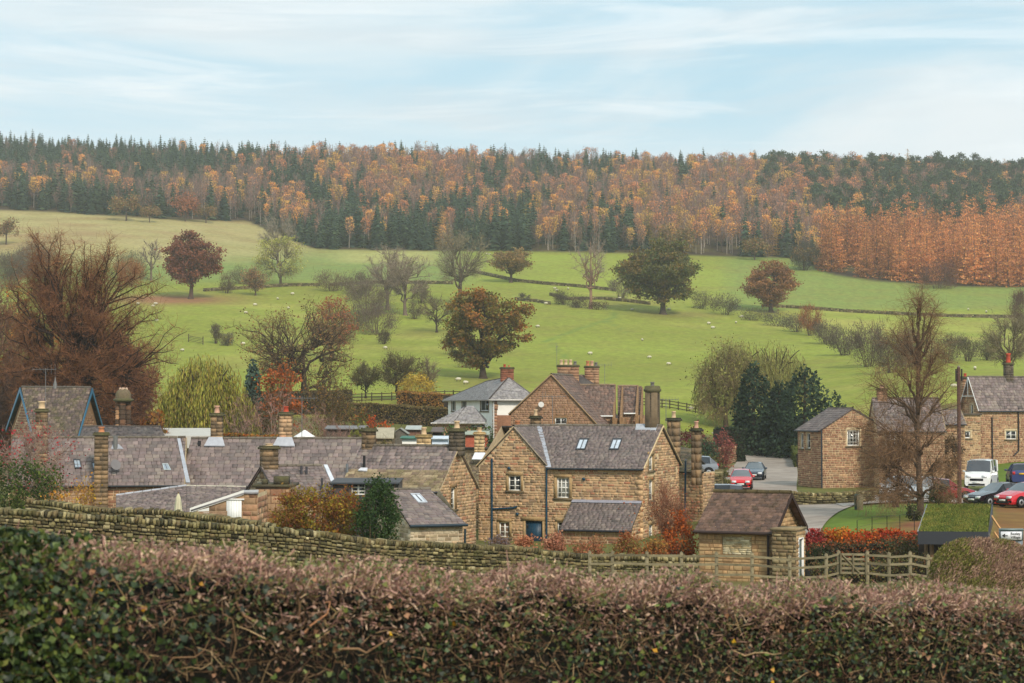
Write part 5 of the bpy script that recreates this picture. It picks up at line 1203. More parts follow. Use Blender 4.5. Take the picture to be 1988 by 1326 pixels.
c = loc(1118, 752, 191); b.roof(loc(1120, 728, 191), loc(1133, 728, 193), loc(1165, 752, 192), loc(1104, 756, 189), row=.3, wd=.38, palc=TILP)
b.aerial(loc(1174, 760, 190), 2.6, 1.6, math.pi, 6); b.aerial(loc(1081, 716, 191), 2.2, .2, 0, 3)
mb = MB(); a, z = fr.px(1052, 786); mb.lathe([(0, 0), (.18, .04), (.27, .12)], (0, 0, 0), 12, lin(190, 188, 182)); o = mb.build('satellite_dish', M['paint'], b.root); o.location = tuple(fr.pt(a, .3, z)); o.rotation_euler = (1.3, 0, .4)

# ================================================================ white hipped house
b = Bld('white_house', 'white rendered house with grey hipped roofs, brick chimney and stone quoins', 'house', 958, 196, -12, 3.6)
q = lambda u, v, Y: b.at(u, v, Y)
w0 = b.W((0, 0), (20, 0)); W_, _ = w0.px(1032, 800); fr = b.W((0, 0), (W_, 0)); l0 = b.W((0, 30), (0, 0)); a, _ = l0.px(870, 800); D_ = 30 - a; lf = b.W((0, D_), (0, 0)); _, ze = fr.px(958, 775)
# the corner nearest us is at u = 958; left face runs back to u = 870
WR = lin(248, 245, 236); ob_ = b.pxrect(lf, 933, 776, 949, 798); ob2 = b.pxrect(lf, 897, 778, 905, 791); ob3 = b.pxrect(lf, 877, 778, 884, 798)
b.wall(lf, [(0, ze), (D_, ze)], ops=[ob_, ob2, ob3], mc=WR, mat_=M['render'], z0=-1); 
for o in (ob_, ob2, ob3): b.window(lf, *o, nx=2, nz=1, fr=.07, sur=lin(150, 108, 84), sw=.1)
b.wall(fr, [(0, ze), (W_, ze)], mc=WR, mat_=M['render'], z0=-1)
lowz = fr.px(958, 806)[1]
mb = MB(); fr.box(mb, .35, W_, -1, lowz, 0, .03, lin(150, 108, 82)); mb.build('plinth', M['stone'], b.root)
items = []
z = -1
while z < ze - .2:
    for (w_, s0, s1) in ((fr, 0, .35 + .15 * rng.random()), (lf, D_ - .1 - .2 * rng.random(), D_)):
        items.append((w_.pt((s0 + s1) / 2, .02, z + .15), (s1 - s0, .06, .28), w_.B))
    z += .3
pieces(b.root, 'quoin', items, 0, REDP, M['stone'], stuff='quoins')
ap = q(987, 733, 200.5); apb = q(945, 741, 207); ev = .5
c0 = np.array([-ev, -ev, ze]); c1_ = np.array([W_ + ev, -ev, ze]); c2_ = np.array([W_ + ev, D_ + ev, ze]); c3_ = np.array([-ev, D_ + ev, ze])
GRS = pal((148, 142, 140), (140, 134, 134), (154, 148, 144))
b.roof(ap, ap + [.02, 0, 0], c1_, c0, row=.3, wd=.4, palc=GRS); b.roof(apb, ap, c0, c0, row=.3, wd=.4, palc=GRS); b.roof(apb, apb, c0, c3_, row=.3, wd=.4, palc=GRS); b.roof(ap, apb, c2_, c1_, row=.3); b.roof(apb, apb + [.02, 0, 0], c3_, c2_)
b.ridge(ap + [0, 0, .04], c0 + [0, 0, .04], .07, lin(70, 62, 58), seg=.3); b.ridge(ap + [0, 0, .04], c1_ + [0, 0, .04], .07, lin(110, 104, 100)); b.ridge(apb + [0, 0, .04], ap + [0, 0, .04], .08, lin(90, 84, 80)); b.ridge(apb + [0, 0, .04], c3_ + [0, 0, .04], .07, lin(110, 104, 100))
mb = MB(); mb.box2((-ev, -ev - .05, ze - .16), (W_ + ev, -ev, ze), lin(214, 208, 200)); mb.box2((-ev - .05, -ev, ze - .16), (-ev, D_ + ev, ze), lin(196, 190, 184)); mb.build('fascia', M['paint'], b.root)
b.chimney((ap[0] - .1, ap[1] + .2), m_of(24, 200), .8, ap[2] - .6, b.z(716, 200), pots=((-.25, 0, .13, .3, 'red'), (.2, 0, .12, .2, 'clay')), palc=pal((150, 92, 68), (132, 84, 66), (160, 104, 78)), ch=.2)
b.pipe([fr.pt(.0, .12, ze), fr.pt(.0, .12, -1)], .06, WHITE)
e = Bld('garage_wing', 'low hip-roofed single-storey extension in front of the white house', 'extension', 842, 186, 0, 3.4)
q = lambda u, v, Y: e.at(u, v, Y); ze2 = q(850, 822, 186)[2]
A, B2 = q(905, 789, 190), q(919, 788, 190); C2, D2 = q(945, 822, 186.5), q(836, 822, 185.5); Lb = q(862, 815, 195); Rb = q(945, 815, 195)
e.roof(A, B2, C2, D2, row=.3, wd=.4, palc=GRS * .97); e.roof(A, A + [.02, 0, 0], D2, Lb); e.roof(B2, B2 + [.02, 0, 0], Rb, C2); e.roof(B2, A, Lb, Rb)
e.ridge(A + [0, 0, .04], q(880, 822, 186) + [0, 0, .05], .06, lin(70, 62, 58), seg=.3); mb = MB(); mb.rod(D2, C2, .07, 5, lin(220, 214, 206)); mb.build('fascia', M['paint'], e.root)
w = e.W(D2[:2] + [.6, .5], C2[:2] + [-.3, .5]); o = e.pxrect(w, 914, 824, 942, 829); e.wall(w, [(0, ze2), (w.len, ze2)], ops=[o], stone=REDP, z0=-1); e.window(w, *o, nx=3, nz=1); e.wall(e.W(Lb[:2] + [.6, 0], D2[:2] + [.6, .5]), [(0, ze2), (9, ze2)], z0=-1)

# ================================================================ teal-boarded gabled house, far left
b = Bld('teal_gabled_house', 'steep-roofed house with teal bargeboards on both gables and a slim spike on the ridge', 'house', 108, 138, 0, 1.5)
q = lambda u, v, Y: b.at(u, v, Y); TB = lin(44, 104, 132)
A, B2, C2, D2 = q(41, 752, 139), q(177, 753, 139), q(150, 846, 135.6), q(66, 848, 135.6); E_, G_ = q(14, 832, 142.5), q(198, 830, 142.5)
b.roof(A, B2, C2, D2, row=.22, wd=.26, palc=pal((112, 96, 90), (100, 86, 82), (124, 108, 96), (92, 80, 76)), nind=0, mat_=M['moss_stone'], part='tile'); b.roof(B2, A, E_, G_)
b.ridge(A + [0, 0, .04], B2 + [0, 0, .04], .09, lin(96, 90, 82))
for (ap_, f_, k_) in ((A, D2, E_), (B2, C2, G_)):
    sg_ = -1 if ap_ is A else 1
    ctr = (ap_ + f_ + k_) / 3; ins = [ctr + (p_ - ctr) * .92 + np.array([-sg_ * .22, 0, -.12]) for p_ in (ap_, f_, k_)]; lowf = ins[1] * 1; lowk = ins[2] * 1; lowf[2] = -.8; lowk[2] = -.8
    mb = MB(); mb.poly([ins[0], ins[1], ins[2]], lin(150, 116, 84)); mb.poly([ins[1], lowf, lowk, ins[2]], lin(150, 116, 84)); mb.build('gable_wall', M['stone'], b.root)
    wg = b.W(ins[2][:2], ins[1][:2]) if sg_ < 0 else b.W(ins[1][:2], ins[2][:2])
    b.wall(wg, [(0, ins[1][2]), (wg.len / 2, ins[0][2] - .4), (wg.len, ins[1][2])], stone=REDP * .9, name='gable_stone_face')
    for p_ in (f_, k_):
        mb = MB(); off = np.array([sg_ * .05, -.02, 0]); dn = np.array([0, 0, -.24]); mb.prism([ap_ + off, p_ + off, p_ + off + dn, ap_ + off + dn * 1.3], (sg_ * .06, 0, 0), TB); mb.build('bargeboard', M['paint'], b.root)
w = b.W(D2[:2] + [.3, .3], C2[:2] + [-.3, .3]); b.wall(w, [(0, D2[2]), (w.len, D2[2])], stone=REDP)
mb = MB(); p_ = q(107, 752, 139); mb.lathe([(.16, -.1), (.13, .2), (.05, .5), (.0, .85)], p_, 8, lin(110, 108, 104)); mb.build('ridge_spike', M['metal'], b.root)
b.aerial(q(88, 790, 134), 2.6, 1.6, math.pi, 7)
# ornate shafts with domed cap
e = Bld('ornate_chimney', 'ornate clustered stone chimney with domed cap standing between the teal gables and the willow', 'chimney', 240, 126, 0, 1.6)
zt_ = e.z(778, 126); c_ = e.z(845, 126)
mb = MB()
for (dx, dy) in ((-.3, 0), (.28, .1), (0, -.2), (0, .3)):
    z = c_ - 2
    while z < zt_ - .1:
        mb.lathe([(.2, z), (.24, z + .05), (.17, z + .12), (.22, z + .22), (.16, z + .3)], (dx, dy, 0), 8, jit(pal((190, 146, 106), (120, 88, 66), (80, 64, 52)), 1)[0]); z += .3
mb.build('shaft', M['stone'], e.root)
mb = MB(); mb.lathe([(.45, zt_ - .1), (.66, zt_), (.66, zt_ + .1), (.5, zt_ + .16)], (0, 0, 0), 10, lin(92, 86, 66)); mb.build('cornice', M['moss_stone'], e.root)
mb = MB(); mb.lathe([(.5, zt_ + .14), (.5, zt_ + .42), (.4, zt_ + .62), (.22, zt_ + .74), (0, zt_ + .78)], (0, 0, 0), 10, lin(112, 98, 78)); mb.build('dome', M['moss_stone'], e.root)
for i in range(4): mb = MB(); mb.lathe([(.09, 0), (.07, .12), (0, .14)], (.2 * math.cos(i * 1.57), .2 * math.sin(i * 1.57), zt_ + .7), 6, lin(190, 160, 136)); mb.build('pot', M['clay'], e.root)
mb = MB(); mb.box2((-1.1, -.8, -.5), (1.1, 1.5, c_ - 1.2), lin(140, 110, 82)); mb.build('base', M['stone'], e.root)
b = Bld('back_range', 'dark slate roof ridge seen just above the low row, right of the teal gables', 'building', 245, 124, 0, 1.6)
q = lambda u, v, Y: b.at(u, v, Y); b.roof(q(160, 829, 124), q(312, 829, 124), q(330, 870, 120.5), q(150, 870, 120.5), row=.26, wd=.3, palc=pal((84, 76, 74), (74, 68, 68), (94, 84, 80))); b.roof(q(312, 829, 124), q(160, 829, 124), q(160, 860, 128), q(312, 860, 128)); b.ridge(q(160, 828, 124), q(312, 828, 124), .08, lin(80, 74, 70))
w = b.W(q(152, 870, 120.8)[:2], q(328, 870, 120.8)[:2]); zz = q(152, 870, 120.8)[2]; b.wall(w, [(0, zz), (w.len, zz)], stone=None)
b = Bld('white_marquee', 'long white-roofed low building glimpsed behind the weeping willow', 'building', 350, 150, 0, 2.0); q = lambda u, v, Y: b.at(u, v, Y)
b.solid([q(312, 831, 152), q(420, 831, 152), q(425, 846, 149), q(318, 846, 149)], (0, .1, -.1), lin(190, 188, 180), 'roof', M['render']); b.solid([q(318, 846, 149), q(425, 846, 149), q(425, 870, 149), q(318, 870, 149)], (0, 4, 0), lin(200, 196, 188), 'wall', M['render'])

# ================================================================ huddle between the old cottage and the white house
def shed(name, label, u0, u1, vr, ve, Y, D=3.0, roofc=lin(130, 128, 126), wallc=lin(120, 70, 52), cat='shed', front_gable=False, zb=None, wmat='wood', vb=None):
    um = (u0 + u1) / 2; b = Bld(name, label, cat, um, Y, 0, zb); W_ = m_of(u1 - u0, Y); zr_ = b.z(vr, Y + D / 2); ze_ = b.z(ve, Y); hw = W_ / 2
    if front_gable:
        mb = MB(); mb.prism([(-hw, 0, -.5), (hw, 0, -.5), (hw, 0, ze_), (0, 0, zr_), (-hw, 0, ze_)], (0, D, 0), wallc); mb.build('wall', M[wmat], b.root)
        mb = MB(); mb.prism([(0, -.12, zr_ + .06), (-hw - .12, -.12, ze_), (-hw - .12, D, ze_), (0, D, zr_ + .06)], (0, 0, -.05), roofc); mb.prism([(0, -.12, zr_ + .06), (hw + .12, -.12, ze_), (hw + .12, D, ze_), (0, D, zr_ + .06)], (0, 0, -.05), roofc); mb.build('roof', M['lead'], b.root)
    else:
        mb = MB(); mb.prism([(-hw + .1, .1, -.5), (-hw + .1, D, -.5), (-hw + .1, D, ze_), (-hw + .1, D / 2, zr_ - .05), (-hw + .1, .1, ze_)], (W_ - .2, 0, 0), wallc); mb.build('wall', M[wmat], b.root)
        mb = MB(); mb.prism([(-hw, D / 2, zr_), (hw, D / 2, zr_), (hw + .05, -.15, ze_), (-hw - .05, -.15, ze_)], (0, 0, -.06), roofc); mb.prism([(-hw, D / 2, zr_), (hw, D / 2, zr_), (hw, D + .15, ze_), (-hw, D + .15, ze_)], (0, 0, -.06), roofc); mb.build('roof', M['lead'], b.root)
    return b
shed('garden_shed', 'red-brown shed with pale green felt roof below the white house extension', 901, 950, 836, 843, 150, 2.5, lin(158, 164, 146), lin(158, 84, 62))
shed('garage', 'low white-fronted flat garage roof with dark green edge between the chimneys', 778, 812, 846, 850, 140, 3, lin(60, 110, 90), lin(232, 230, 222), 'garage', wmat='render')
shed('garage', 'low pale blue-white garage right of the buff ridge chimney', 836, 872, 846, 851, 138, 3, lin(206, 214, 222), lin(200, 212, 224), 'garage', wmat='render')
shed('greenhouse', 'small pale glass-roofed greenhouse shape behind the mossy ridge', 788, 818, 826, 833, 158, 2.5, lin(172, 176, 170), lin(112, 84, 68), 'greenhouse')
shed('timber_shed', 'dark timber shed with sloping roof beside the white extension', 838, 862, 829, 838, 160, 2.8, lin(98, 84, 76), lin(58, 48, 42))
shed('timber_shed', 'small grey gabled shed left of the greenhouse', 763, 790, 832, 842, 152, 2.6, lin(140, 138, 128), lin(100, 94, 84), front_gable=True)
shed('stone_barn', 'pale lichened stone roof of a small barn behind the left end of the mossy ridge', 728, 764, 830, 850, 140, 3, lin(168, 158, 134), lin(128, 112, 86), 'barn', wmat='stone')
shed('timber_shed', 'long low dark shed seen above the row roof by the bare saplings', 632, 712, 826, 832, 150, 3, lin(120, 116, 114), lin(84, 72, 62))
b = Bld('stone_house', 'dark-roofed stone house squeezed between the old cottage and the main house', 'house', 925, 124, 8, .6)
q = lambda u, v, Y: b.at(u, v, Y)
b.roof(q(898, 881, 128), q(972, 880, 128), q(985, 940, 124), q(896, 940, 124), row=.22, wd=.3, palc=STP * .75, mat_=M['moss_stone'], part='stone_slate'); b.roof(q(972, 881, 128), q(898, 881, 128), q(898, 930, 132), q(972, 930, 132))
for p_ in ((q(898, 940, 124.3), q(985, 940, 124.3)), (q(985, 940, 124.3), q(985, 940, 131.5)), (q(896, 940, 131.5), q(896, 940, 124.3))):
    w = b.W(p_[0][:2], p_[1][:2]); b.wall(w, [(0, p_[0][2]), (w.len, p_[0][2])], stone=MAINP * .9)
mb = MB(); A, C2 = q(897, 866, 129), q(975, 872, 129); mb.box2((A[0], A[1], C2[2] - 1.2), (C2[0], A[1] + .5, C2[2]), lin(150, 124, 92)); mb.box2((A[0] - .1, A[1] - .1, C2[2]), (C2[0], A[1] + .6, C2[2] + .12), lin(76, 72, 66)); mb.build('parapet', M['stone'], b.root)
c = q(931, 850, 127.5); b.chimney((c[0], c[1]), .62, .5, c[2] - 1.8, c[2] + .2, pots=((0, 0, .14, .28, 'buff'),), palc=pal((208, 178, 132), (198, 168, 122), (216, 188, 144)), capc=lin(196, 166, 120)); b.solid([q(922, 880, 126.6), q(942, 880, 126.6), q(948, 893, 126), q(916, 893, 126)], (0, -.03, .05), lin(216, 218, 222), 'flashing', M['lead'])
b = Bld('buff_house', 'cream stone chimney and ridge of a house behind the mossy cottage roof', 'house', 823, 114, 0, .8)
q = lambda u, v, Y: b.at(u, v, Y); c = q(823, 848, 114); b.chimney((c[0], c[1]), m_of(28, 114), .7, c[2] - 1.2, c[2] - .05, pots=((0, 0, .15, .42, 'buff'),), palc=pal((204, 176, 130), (196, 166, 120), (212, 184, 140)), capc=lin(160, 136, 94), ch=.3)
b.roof(q(740, 868, 114), q(880, 868, 114), q(880, 890, 111.5), q(740, 890, 111.5), row=.26, wd=.3, palc=STP); b.roof(q(880, 868, 114), q(740, 868, 114), q(740, 900, 118), q(880, 900, 118))
w = b.W(q(742, 890, 111.8)[:2], q(878, 890, 111.8)[:2]); zz = q(742, 890, 111.8)[2]; b.wall(w, [(0, zz), (w.len, zz)], stone=None)
# ---- houses just right of the main gable
b = Bld('stone_cottage', 'low dark-roofed cottage behind the main house gable with two banded chimneys', 'house', 1366, 119, 24, .7)
q = lambda u, v, Y: b.at(u, v, Y)
A, B2, C2, D2 = q(1296, 863, 126), q(1345, 874, 124), q(1366, 917, 119.6), q(1318, 916, 121); b.roof(A, B2, C2, D2, row=.3, wd=.4, palc=DARKP * 1.1, mat_=M['moss_stone'], part='stone_slate')
b.roof(B2, A, q(1310, 900, 130), q(1370, 900, 128))
ze_ = C2[2]; w = b.W(D2[:2] + [.1, .2], C2[:2] + [-.1, .2]); b.wall(w, [(0, ze_), (w.len, ze_)], stone=MAINP * .92, nind=20); w2 = b.W(C2[:2] + [-.1, .2], C2[:2] + [-.05, 2.2]); b.wall(w2, [(0, ze_), (w2.len, ze_)], stone=MAINP * .9)
w3 = b.W(q(1296, 900, 126)[:2], D2[:2] + [.1, .2]); b.wall(w3, [(0, A[2]), (w3.len, ze_)], stone=MAINP)
p_ = q(1331, 905, 120); b.pipe([q(1331, 893, 120), q(1331, 895, 119.8), (p_[0], p_[1] - .2, -.4)], .06, TEAL); b.gutter(D2, C2, .05)
for (u, vt, w_, vp, k_) in ((1308, 817, 27, 804, 'buff'), (1352, 837, 19, 822, 'pink')):
    Yc_ = 122 if u == 1308 else 118.5; c = q(u, vt, Yc_); ww = m_of(w_, Yc_); b.chimney((c[0], c[1]), ww * .78, .62, c[2] - 3.2, c[2], pots=((0, 0, .13, .42, k_),), palc=CHP, capc=lin(60, 58, 50), ch=.42)
b.aerial(q(1293, 822, 121.5), 1.5, 1.4, 0.1, 8)
# ================================================================ dry stone walls
def dry_wall(name, label, pts, H=1.3, T=0.5, palc=None, ch=0.10, sl=0.15, nst=0, ncop=0, cop=True, group=None, far=False, cph=0.20):
    """pts: (u, v of the top, Y)"""
    palc = WALLP if palc is None else palc
    Pw = np.array([P(*p) for p in pts]); d = np.r_[0, np.cumsum(np.hypot(*np.diff(Pw[:, :2], axis=0).T))]; Lt = d[-1]
    root = thing(name, label, 'wall', (*Pw[len(Pw) // 2][:2], Pw[len(Pw) // 2][2] - H), 0, group); ro = np.array(root.location)
    f = lambda s: np.array([np.interp(s, d, Pw[:, i]) for i in range(3)]) - ro
    cs = np.arange(0, Lt, 1.0 if far else .6); cs = np.append(cs, Lt); mb = MB()
    for a, b_ in zip(cs[:-1], cs[1:]):
        p, q = f(a), f(b_); t_ = q - p; t_[2] = 0; t_ /= np.linalg.norm(t_); n = np.array([t_[1], -t_[0], 0]) * (T / 2 - .03); dn = np.array([0, 0, -(cph + .02 if cop else 0.02)]); bt = np.array([0, 0, -H - .4])
        mb.add([p + n + dn, q + n + dn, q - n + dn, p - n + dn, p + n + bt, q + n + bt, q - n + bt, p - n + bt], [[0, 1, 2, 3], [4, 5, 1, 0], [7, 3, 2, 6], [5, 6, 2, 1], [4, 0, 3, 7]], lin(62, 56, 42))
    mb.build('core', M['stone'], root)
    if far:
        items = []; s = 0
        while s < Lt:
            l_ = rng.uniform(.3, .7); p = f(s); q = f(min(s + l_, Lt)); t_ = q - p; t_ /= np.linalg.norm(t_) + 1e-9; n = np.array([t_[1], -t_[0], 0]); Bm = np.stack([t_, -n, [0, 0, 1]], 1)
            for k in range(2):
                items.append(((p + q) / 2 + n * T / 2 + [0, 0, -H * (.25 + .4 * k) + rng.uniform(-.05, .05)], (l_ * .95, .12, H * .36), Bm))
            items.append(((p + q) / 2 + [0, 0, rng.uniform(-.05, .03)], (l_ * .9, T, .18), Bm)); s += l_
        pieces(root, 'stone', items, 0, palc, M['moss_stone'], .2, stuff='stonework'); return root
    items = []
    z = cph
    while z < H + .3:
        h = ch * rng.uniform(.6, 1.5); s = rng.uniform(-.2, 0)
        while s < Lt:
            l_ = sl * rng.uniform(.5, 1.7); a, b_ = max(0, s), min(s + l_, Lt); s += l_
            if b_ - a < .06: continue
            p, q = f(a), f(b_); t_ = q - p; t_ /= np.linalg.norm(t_); n = np.array([t_[1], -t_[0], 0]); n /= np.linalg.norm(n); up = np.cross(t_, -n); up = np.array([0, 0, 1.]); Bm = np.stack([t_, -n, up], 1)
            pr = rng.uniform(.05, .13); items.append(((p + q) / 2 + n * (T / 2 - .03 + pr / 2 - .02) + [0, 0, -z - h / 2 + rng.uniform(-.02, .02)], (b_ - a - .015, pr, h * rng.uniform(.6, 1.0)), Bm))
        z += h
    pieces(root, 'stone', items, nst, palc, M['moss_stone'], .2, stuff='stonework')
    if cop:
        items = []; s = 0
        while s < Lt:
            l_ = rng.uniform(.09, .17); p, q = f(s), f(min(s + l_, Lt)); t_ = q - p
            if np.linalg.norm(t_) < .02: break
            t_ /= np.linalg.norm(t_); n = np.array([t_[1], -t_[0], 0]); lean = rng.normal() * .12 + .1
            up = np.array([t_[0] * lean, t_[1] * lean, 1.0]); up /= np.linalg.norm(up); t2 = np.cross(up, n); t2 = -t2 if t2 @ t_ < 0 else t2
            h = cph * rng.uniform(.85, 1.3); items.append(((p + q) / 2 + [0, 0, -cph + h / 2 - .02], (l_ * .92, T + rng.uniform(-.02, .1), h), np.stack([t2, -n, up], 1))); s += l_
        pieces(root, 'coping_stone', items, ncop, palc * 1.12, M['moss_stone'], .16, stuff='coping_stones')
    return root
WALLP = pal((126, 114, 78), (108, 98, 70), (144, 132, 94), (90, 82, 58), (116, 100, 70), (76, 70, 52), (154, 142, 108))
dry_wall('dry_stone_wall', 'long nearer dry stone wall with upright copes, just behind the foreground hedge',
         [(-90, 982, 66), (16, 987, 66), (106, 993, 66), (246, 1003, 66.5), (387, 1014, 67), (528, 1023, 67.5), (616, 1031, 68), (697, 1044, 69), (760, 1049, 70), (826, 1052, 71), (914, 1056, 72), (1002, 1059, 73), (1055, 1068, 74), (1125, 1075, 75), (1220, 1077, 75.5), (1319, 1079, 76), (1356, 1079, 76)], H=1.35, nst=190, ncop=120)
dry_wall('dry_stone_wall', 'second dry stone wall just behind and above the long one, under the white lean-to',
         [(52, 968, 77), (110, 973, 77), (176, 984, 76.5), (282, 987, 76), (352, 992, 76), (423, 1002, 75.5), (493, 1010, 75), (535, 1018, 75)], H=1.3, nst=90, ncop=90, sl=.26, ch=.12)
dry_wall('dry_stone_wall', 'low stone wall at the road junction left of the lawn', [(1536, 953, 126), (1580, 957, 126), (1620, 956, 126), (1668, 954, 127), (1690, 953, 130)], H=1.0, nst=0, ncop=0, sl=.34, ch=.15)
dry_wall('garden_wall', 'short mossy garden wall by the street behind the main house', [(1366, 921, 139), (1394, 919, 140), (1396, 912, 144)], H=1.1, palc=WALLP, sl=.34, ch=.15)
dry_wall('garden_wall', 'ivy-topped low wall round the outside of the street bend', [(1432, 858, 250), (1462, 859, 244), (1500, 864, 234), (1534, 874, 220), (1549, 884, 208)], H=1.0, sl=.5, ch=.25)
dry_wall('garden_wall', 'low red stone wall below the maroon shrubs beside the street', [(1386, 870, 190), (1408, 869, 192), (1424, 866, 196)], H=1.2, palc=REDP * .9, sl=.4, ch=.2)
def gline(pts, hpx):   # ground pixels -> wall-top pixels with distance
    out_ = []
    for (u, v) in pts:
        g = G(u, v); out_.append((u, v - hpx, g[1]))
    return out_
for lab, pts in (('field wall climbing behind the lone round oak in the middle of the pasture', ((905, 527), (945, 535), (1000, 547), (1060, 553), (1100, 556), (1145, 560), (1195, 566))),
                 ('short broken field wall left of the pale dead tree', ((1000, 583), (1040, 587), (1068, 592))),
                 ('field wall running right from the pale dead tree towards the big green oak', ((1068, 574), (1100, 583), (1160, 582), (1215, 586), (1262, 592))),
                 ('long field wall across the right pasture below the orange larches', ((1478, 596), (1560, 600), (1640, 606), (1720, 610), (1850, 616), (1988, 618), (2060, 620))),
                 ('dark field wall left of the leafless tree in mid pasture', ((640, 556), (700, 552), (760, 550), (825, 551), (880, 552))),
                 ('faint field wall crossing the grass below the bushes on the left', ((395, 566), (470, 562), (560, 556), (620, 556)))):
    dry_wall('field_wall', lab, gline(pts, 6), H=.95, far=True, palc=WALLP * .8, group='field walls on the hillside')
# ================================================================ fences
def rail_fence(label, posts, rails, Hp=1.35, col=(128, 118, 92), cat='fence', pr=.058, name='rail_fence', rr=.04, under=.5):
    """posts: (u, v top, Y); rails: offsets in metres below the post top"""
    W_ = [P(*p) for p in posts]; root = thing(name, label, cat, W_[0] - [0, 0, Hp]); ro = np.array(root.location)
    for p in W_:
        mb = MB(); q = p - ro; mb.box2((q[0] - pr, q[1] - pr * .8, q[2] - Hp - under), (q[0] + pr, q[1] + pr * .8, q[2]), jit(lin(*col), 1, .12)[0]); mb.prism([q + [-pr, -pr * .8, 0], q + [pr, -pr * .8, 0], q + [0, -pr * .8, .05]], (0, pr * 1.6, 0), lin(*col)); mb.build('post', M['wood'], root)
    for p, q in zip(W_[:-1], W_[1:]):
        for r_ in rails:
            a, b_ = p - ro - [0, 0, r_ + rng.uniform(-.02, .02)], q - ro - [0, 0, r_ + rng.uniform(-.02, .02)]; mb = MB(); o = np.array([0, -pr * .8 - .03, 0])
            mb.prism([a + o + [0, 0, rr], b_ + o + [0, 0, rr], b_ + o - [0, 0, rr], a + o - [0, 0, rr]], (0, .035, 0), jit(lin(*col), 1, .12)[0]); mb.build('rail', M['wood'], root)
    return root
FP = [(1145, 1071, 72), (1189, 1071, 72), (1256, 1072, 72), (1323, 1073, 72), (1391, 1073, 71.8), (1460, 1074, 71.6), (1533, 1080, 71.4), (1604, 1076, 71.6), (1628, 1070, 72)]
rail_fence('weathered post and rail fence running in front of the stone hut', FP, (.12, .42, .78), Hp=1.3)
rail_fence('shorter run of weathered post and rail fence right of the field gate', [(1684, 1071, 72), (1726, 1074, 72), (1767, 1072, 72), (1802, 1078, 72), (1850, 1080, 72)], (.12, .42, .78), Hp=1.3)
g = thing('field_gate', 'wooden barred gate with diagonal brace beside the orange beech hedge', 'gate', P(1630, 1112, 71.9)); go = np.array(g.location)
gp = lambda u, v: P(u, v, 71.9) - go
for v in (1076, 1085, 1094, 1103, 1112):
    mb = MB(); a, b_ = gp(1631, v), gp(1682, v + 1); mb.prism([a + [0, 0, .04], b_ + [0, 0, .04], b_ - [0, 0, .04], a - [0, 0, .04]], (0, .03, 0), jit(lin(128, 118, 92), 1)[0]); mb.build('bar', M['wood'], g)
for (a, b_) in (((1632, 1074), (1632, 1114)), ((1681, 1074), (1681, 1114)), ((1634, 1076), (1668, 1112)), ((1656, 1076), (1656, 1113))):
    mb = MB(); a, b_ = gp(*a), gp(*b_); mb.rod(a + [0, -.03, 0], b_ + [0, -.03, 0], .035, 4, lin(120, 110, 86)); mb.build('brace', M['wood'], g)
def far_fence(label, pts, Hm=1.15, n=14, rails=(.1, .5, .9), col=(70, 60, 46)):
    root = thing('rail_fence', label, 'fence', at(pts[0][0], pts[0][1]), 0, 'dark rail fences at the foot of the pasture'); ro = np.array(root.location)
    us = np.linspace(0, len(pts) - 1, n); W_ = []
    for t_ in us:
        i = int(min(t_, len(pts) - 2)); f_ = t_ - i; u = pts[i][0] * (1 - f_) + pts[i + 1][0] * f_; Y = pts[i][1] * (1 - f_) + pts[i + 1][1] * f_; W_.append(at(u, Y) - ro)
    pb = []
    for p in W_:
        mb = MB(); mb.box2(p + [-.07, -.07, -.3], p + [.07, .07, Hm], lin(*col)); mb.build('post', M['wood'], root)
    for r_ in rails:
        for a, b_ in zip(W_[:-1], W_[1:]):
            mb = MB(); mb.prism([a + [0, -.09, r_ + .13], b_ + [0, -.09, r_ + .13], b_ + [0, -.09, r_ + .02], a + [0, -.09, r_ + .02]], (0, .04, 0), lin(*col)); mb.build('rail', M['wood'], root)
far_fence('dark rail fence behind the hawthorns left of the white house', ((664, 258), (780, 262), (880, 266)), n=13)
far_fence('dark rail fence on the grass between the white house and the brown house chimney', ((880, 266), (975, 262)), n=6)
far_fence('dark rail fence on the grass right of the round-shouldered chimney', ((1240, 262), (1300, 262), (1366, 258)), n=9)
rw = thing('field_gate', 'tiny dark gate and fence on the left pasture above the willow', 'gate', G(366, 662)); ro = np.array(rw.location)
A_, B_ = G(366, 664), G(394, 670)
for k in range(4):
    mb = MB(); mb.rod(A_ - ro + [0, 0, .3 + k * .3], B_ - ro + [0, 0, .3 + k * .3], .05, 4, lin(86, 74, 56)); mb.build('bar', M['wood'], rw)
for p in (A_, B_): mb = MB(); mb.rod(p - ro - [0, 0, .2], p - ro + [0, 0, 1.6], .1, 5, lin(86, 74, 56)); mb.build('post', M['wood'], rw)
ir = thing('iron_fence', 'thin black iron posts with wire across the lawn by the leaf-strewn bank', 'fence', at(1693, 97)); ro = np.array(ir.location); pr_ = None
for u, vt in ((1664, 1010), (1693, 1003), (1722, 1002), (1747, 1000), (1775, 998)):
    p = P(u, vt, 97) - ro; mb = MB(); mb.rod(p, (p[0], p[1], p[2] - 1.0), .018, 5, lin(24, 24, 24)); mb.build('post', M['metal'], ir)
    if pr_ is not None:
        mb = MB(); mb.rod(pr_, p, .006, 3, lin(60, 60, 60)); mb.rod(pr_ - [0, 0, .35], p - [0, 0, .35], .006, 3, lin(60, 60, 60)); mb.build('wire', M['metal'], ir)
    pr_ = p
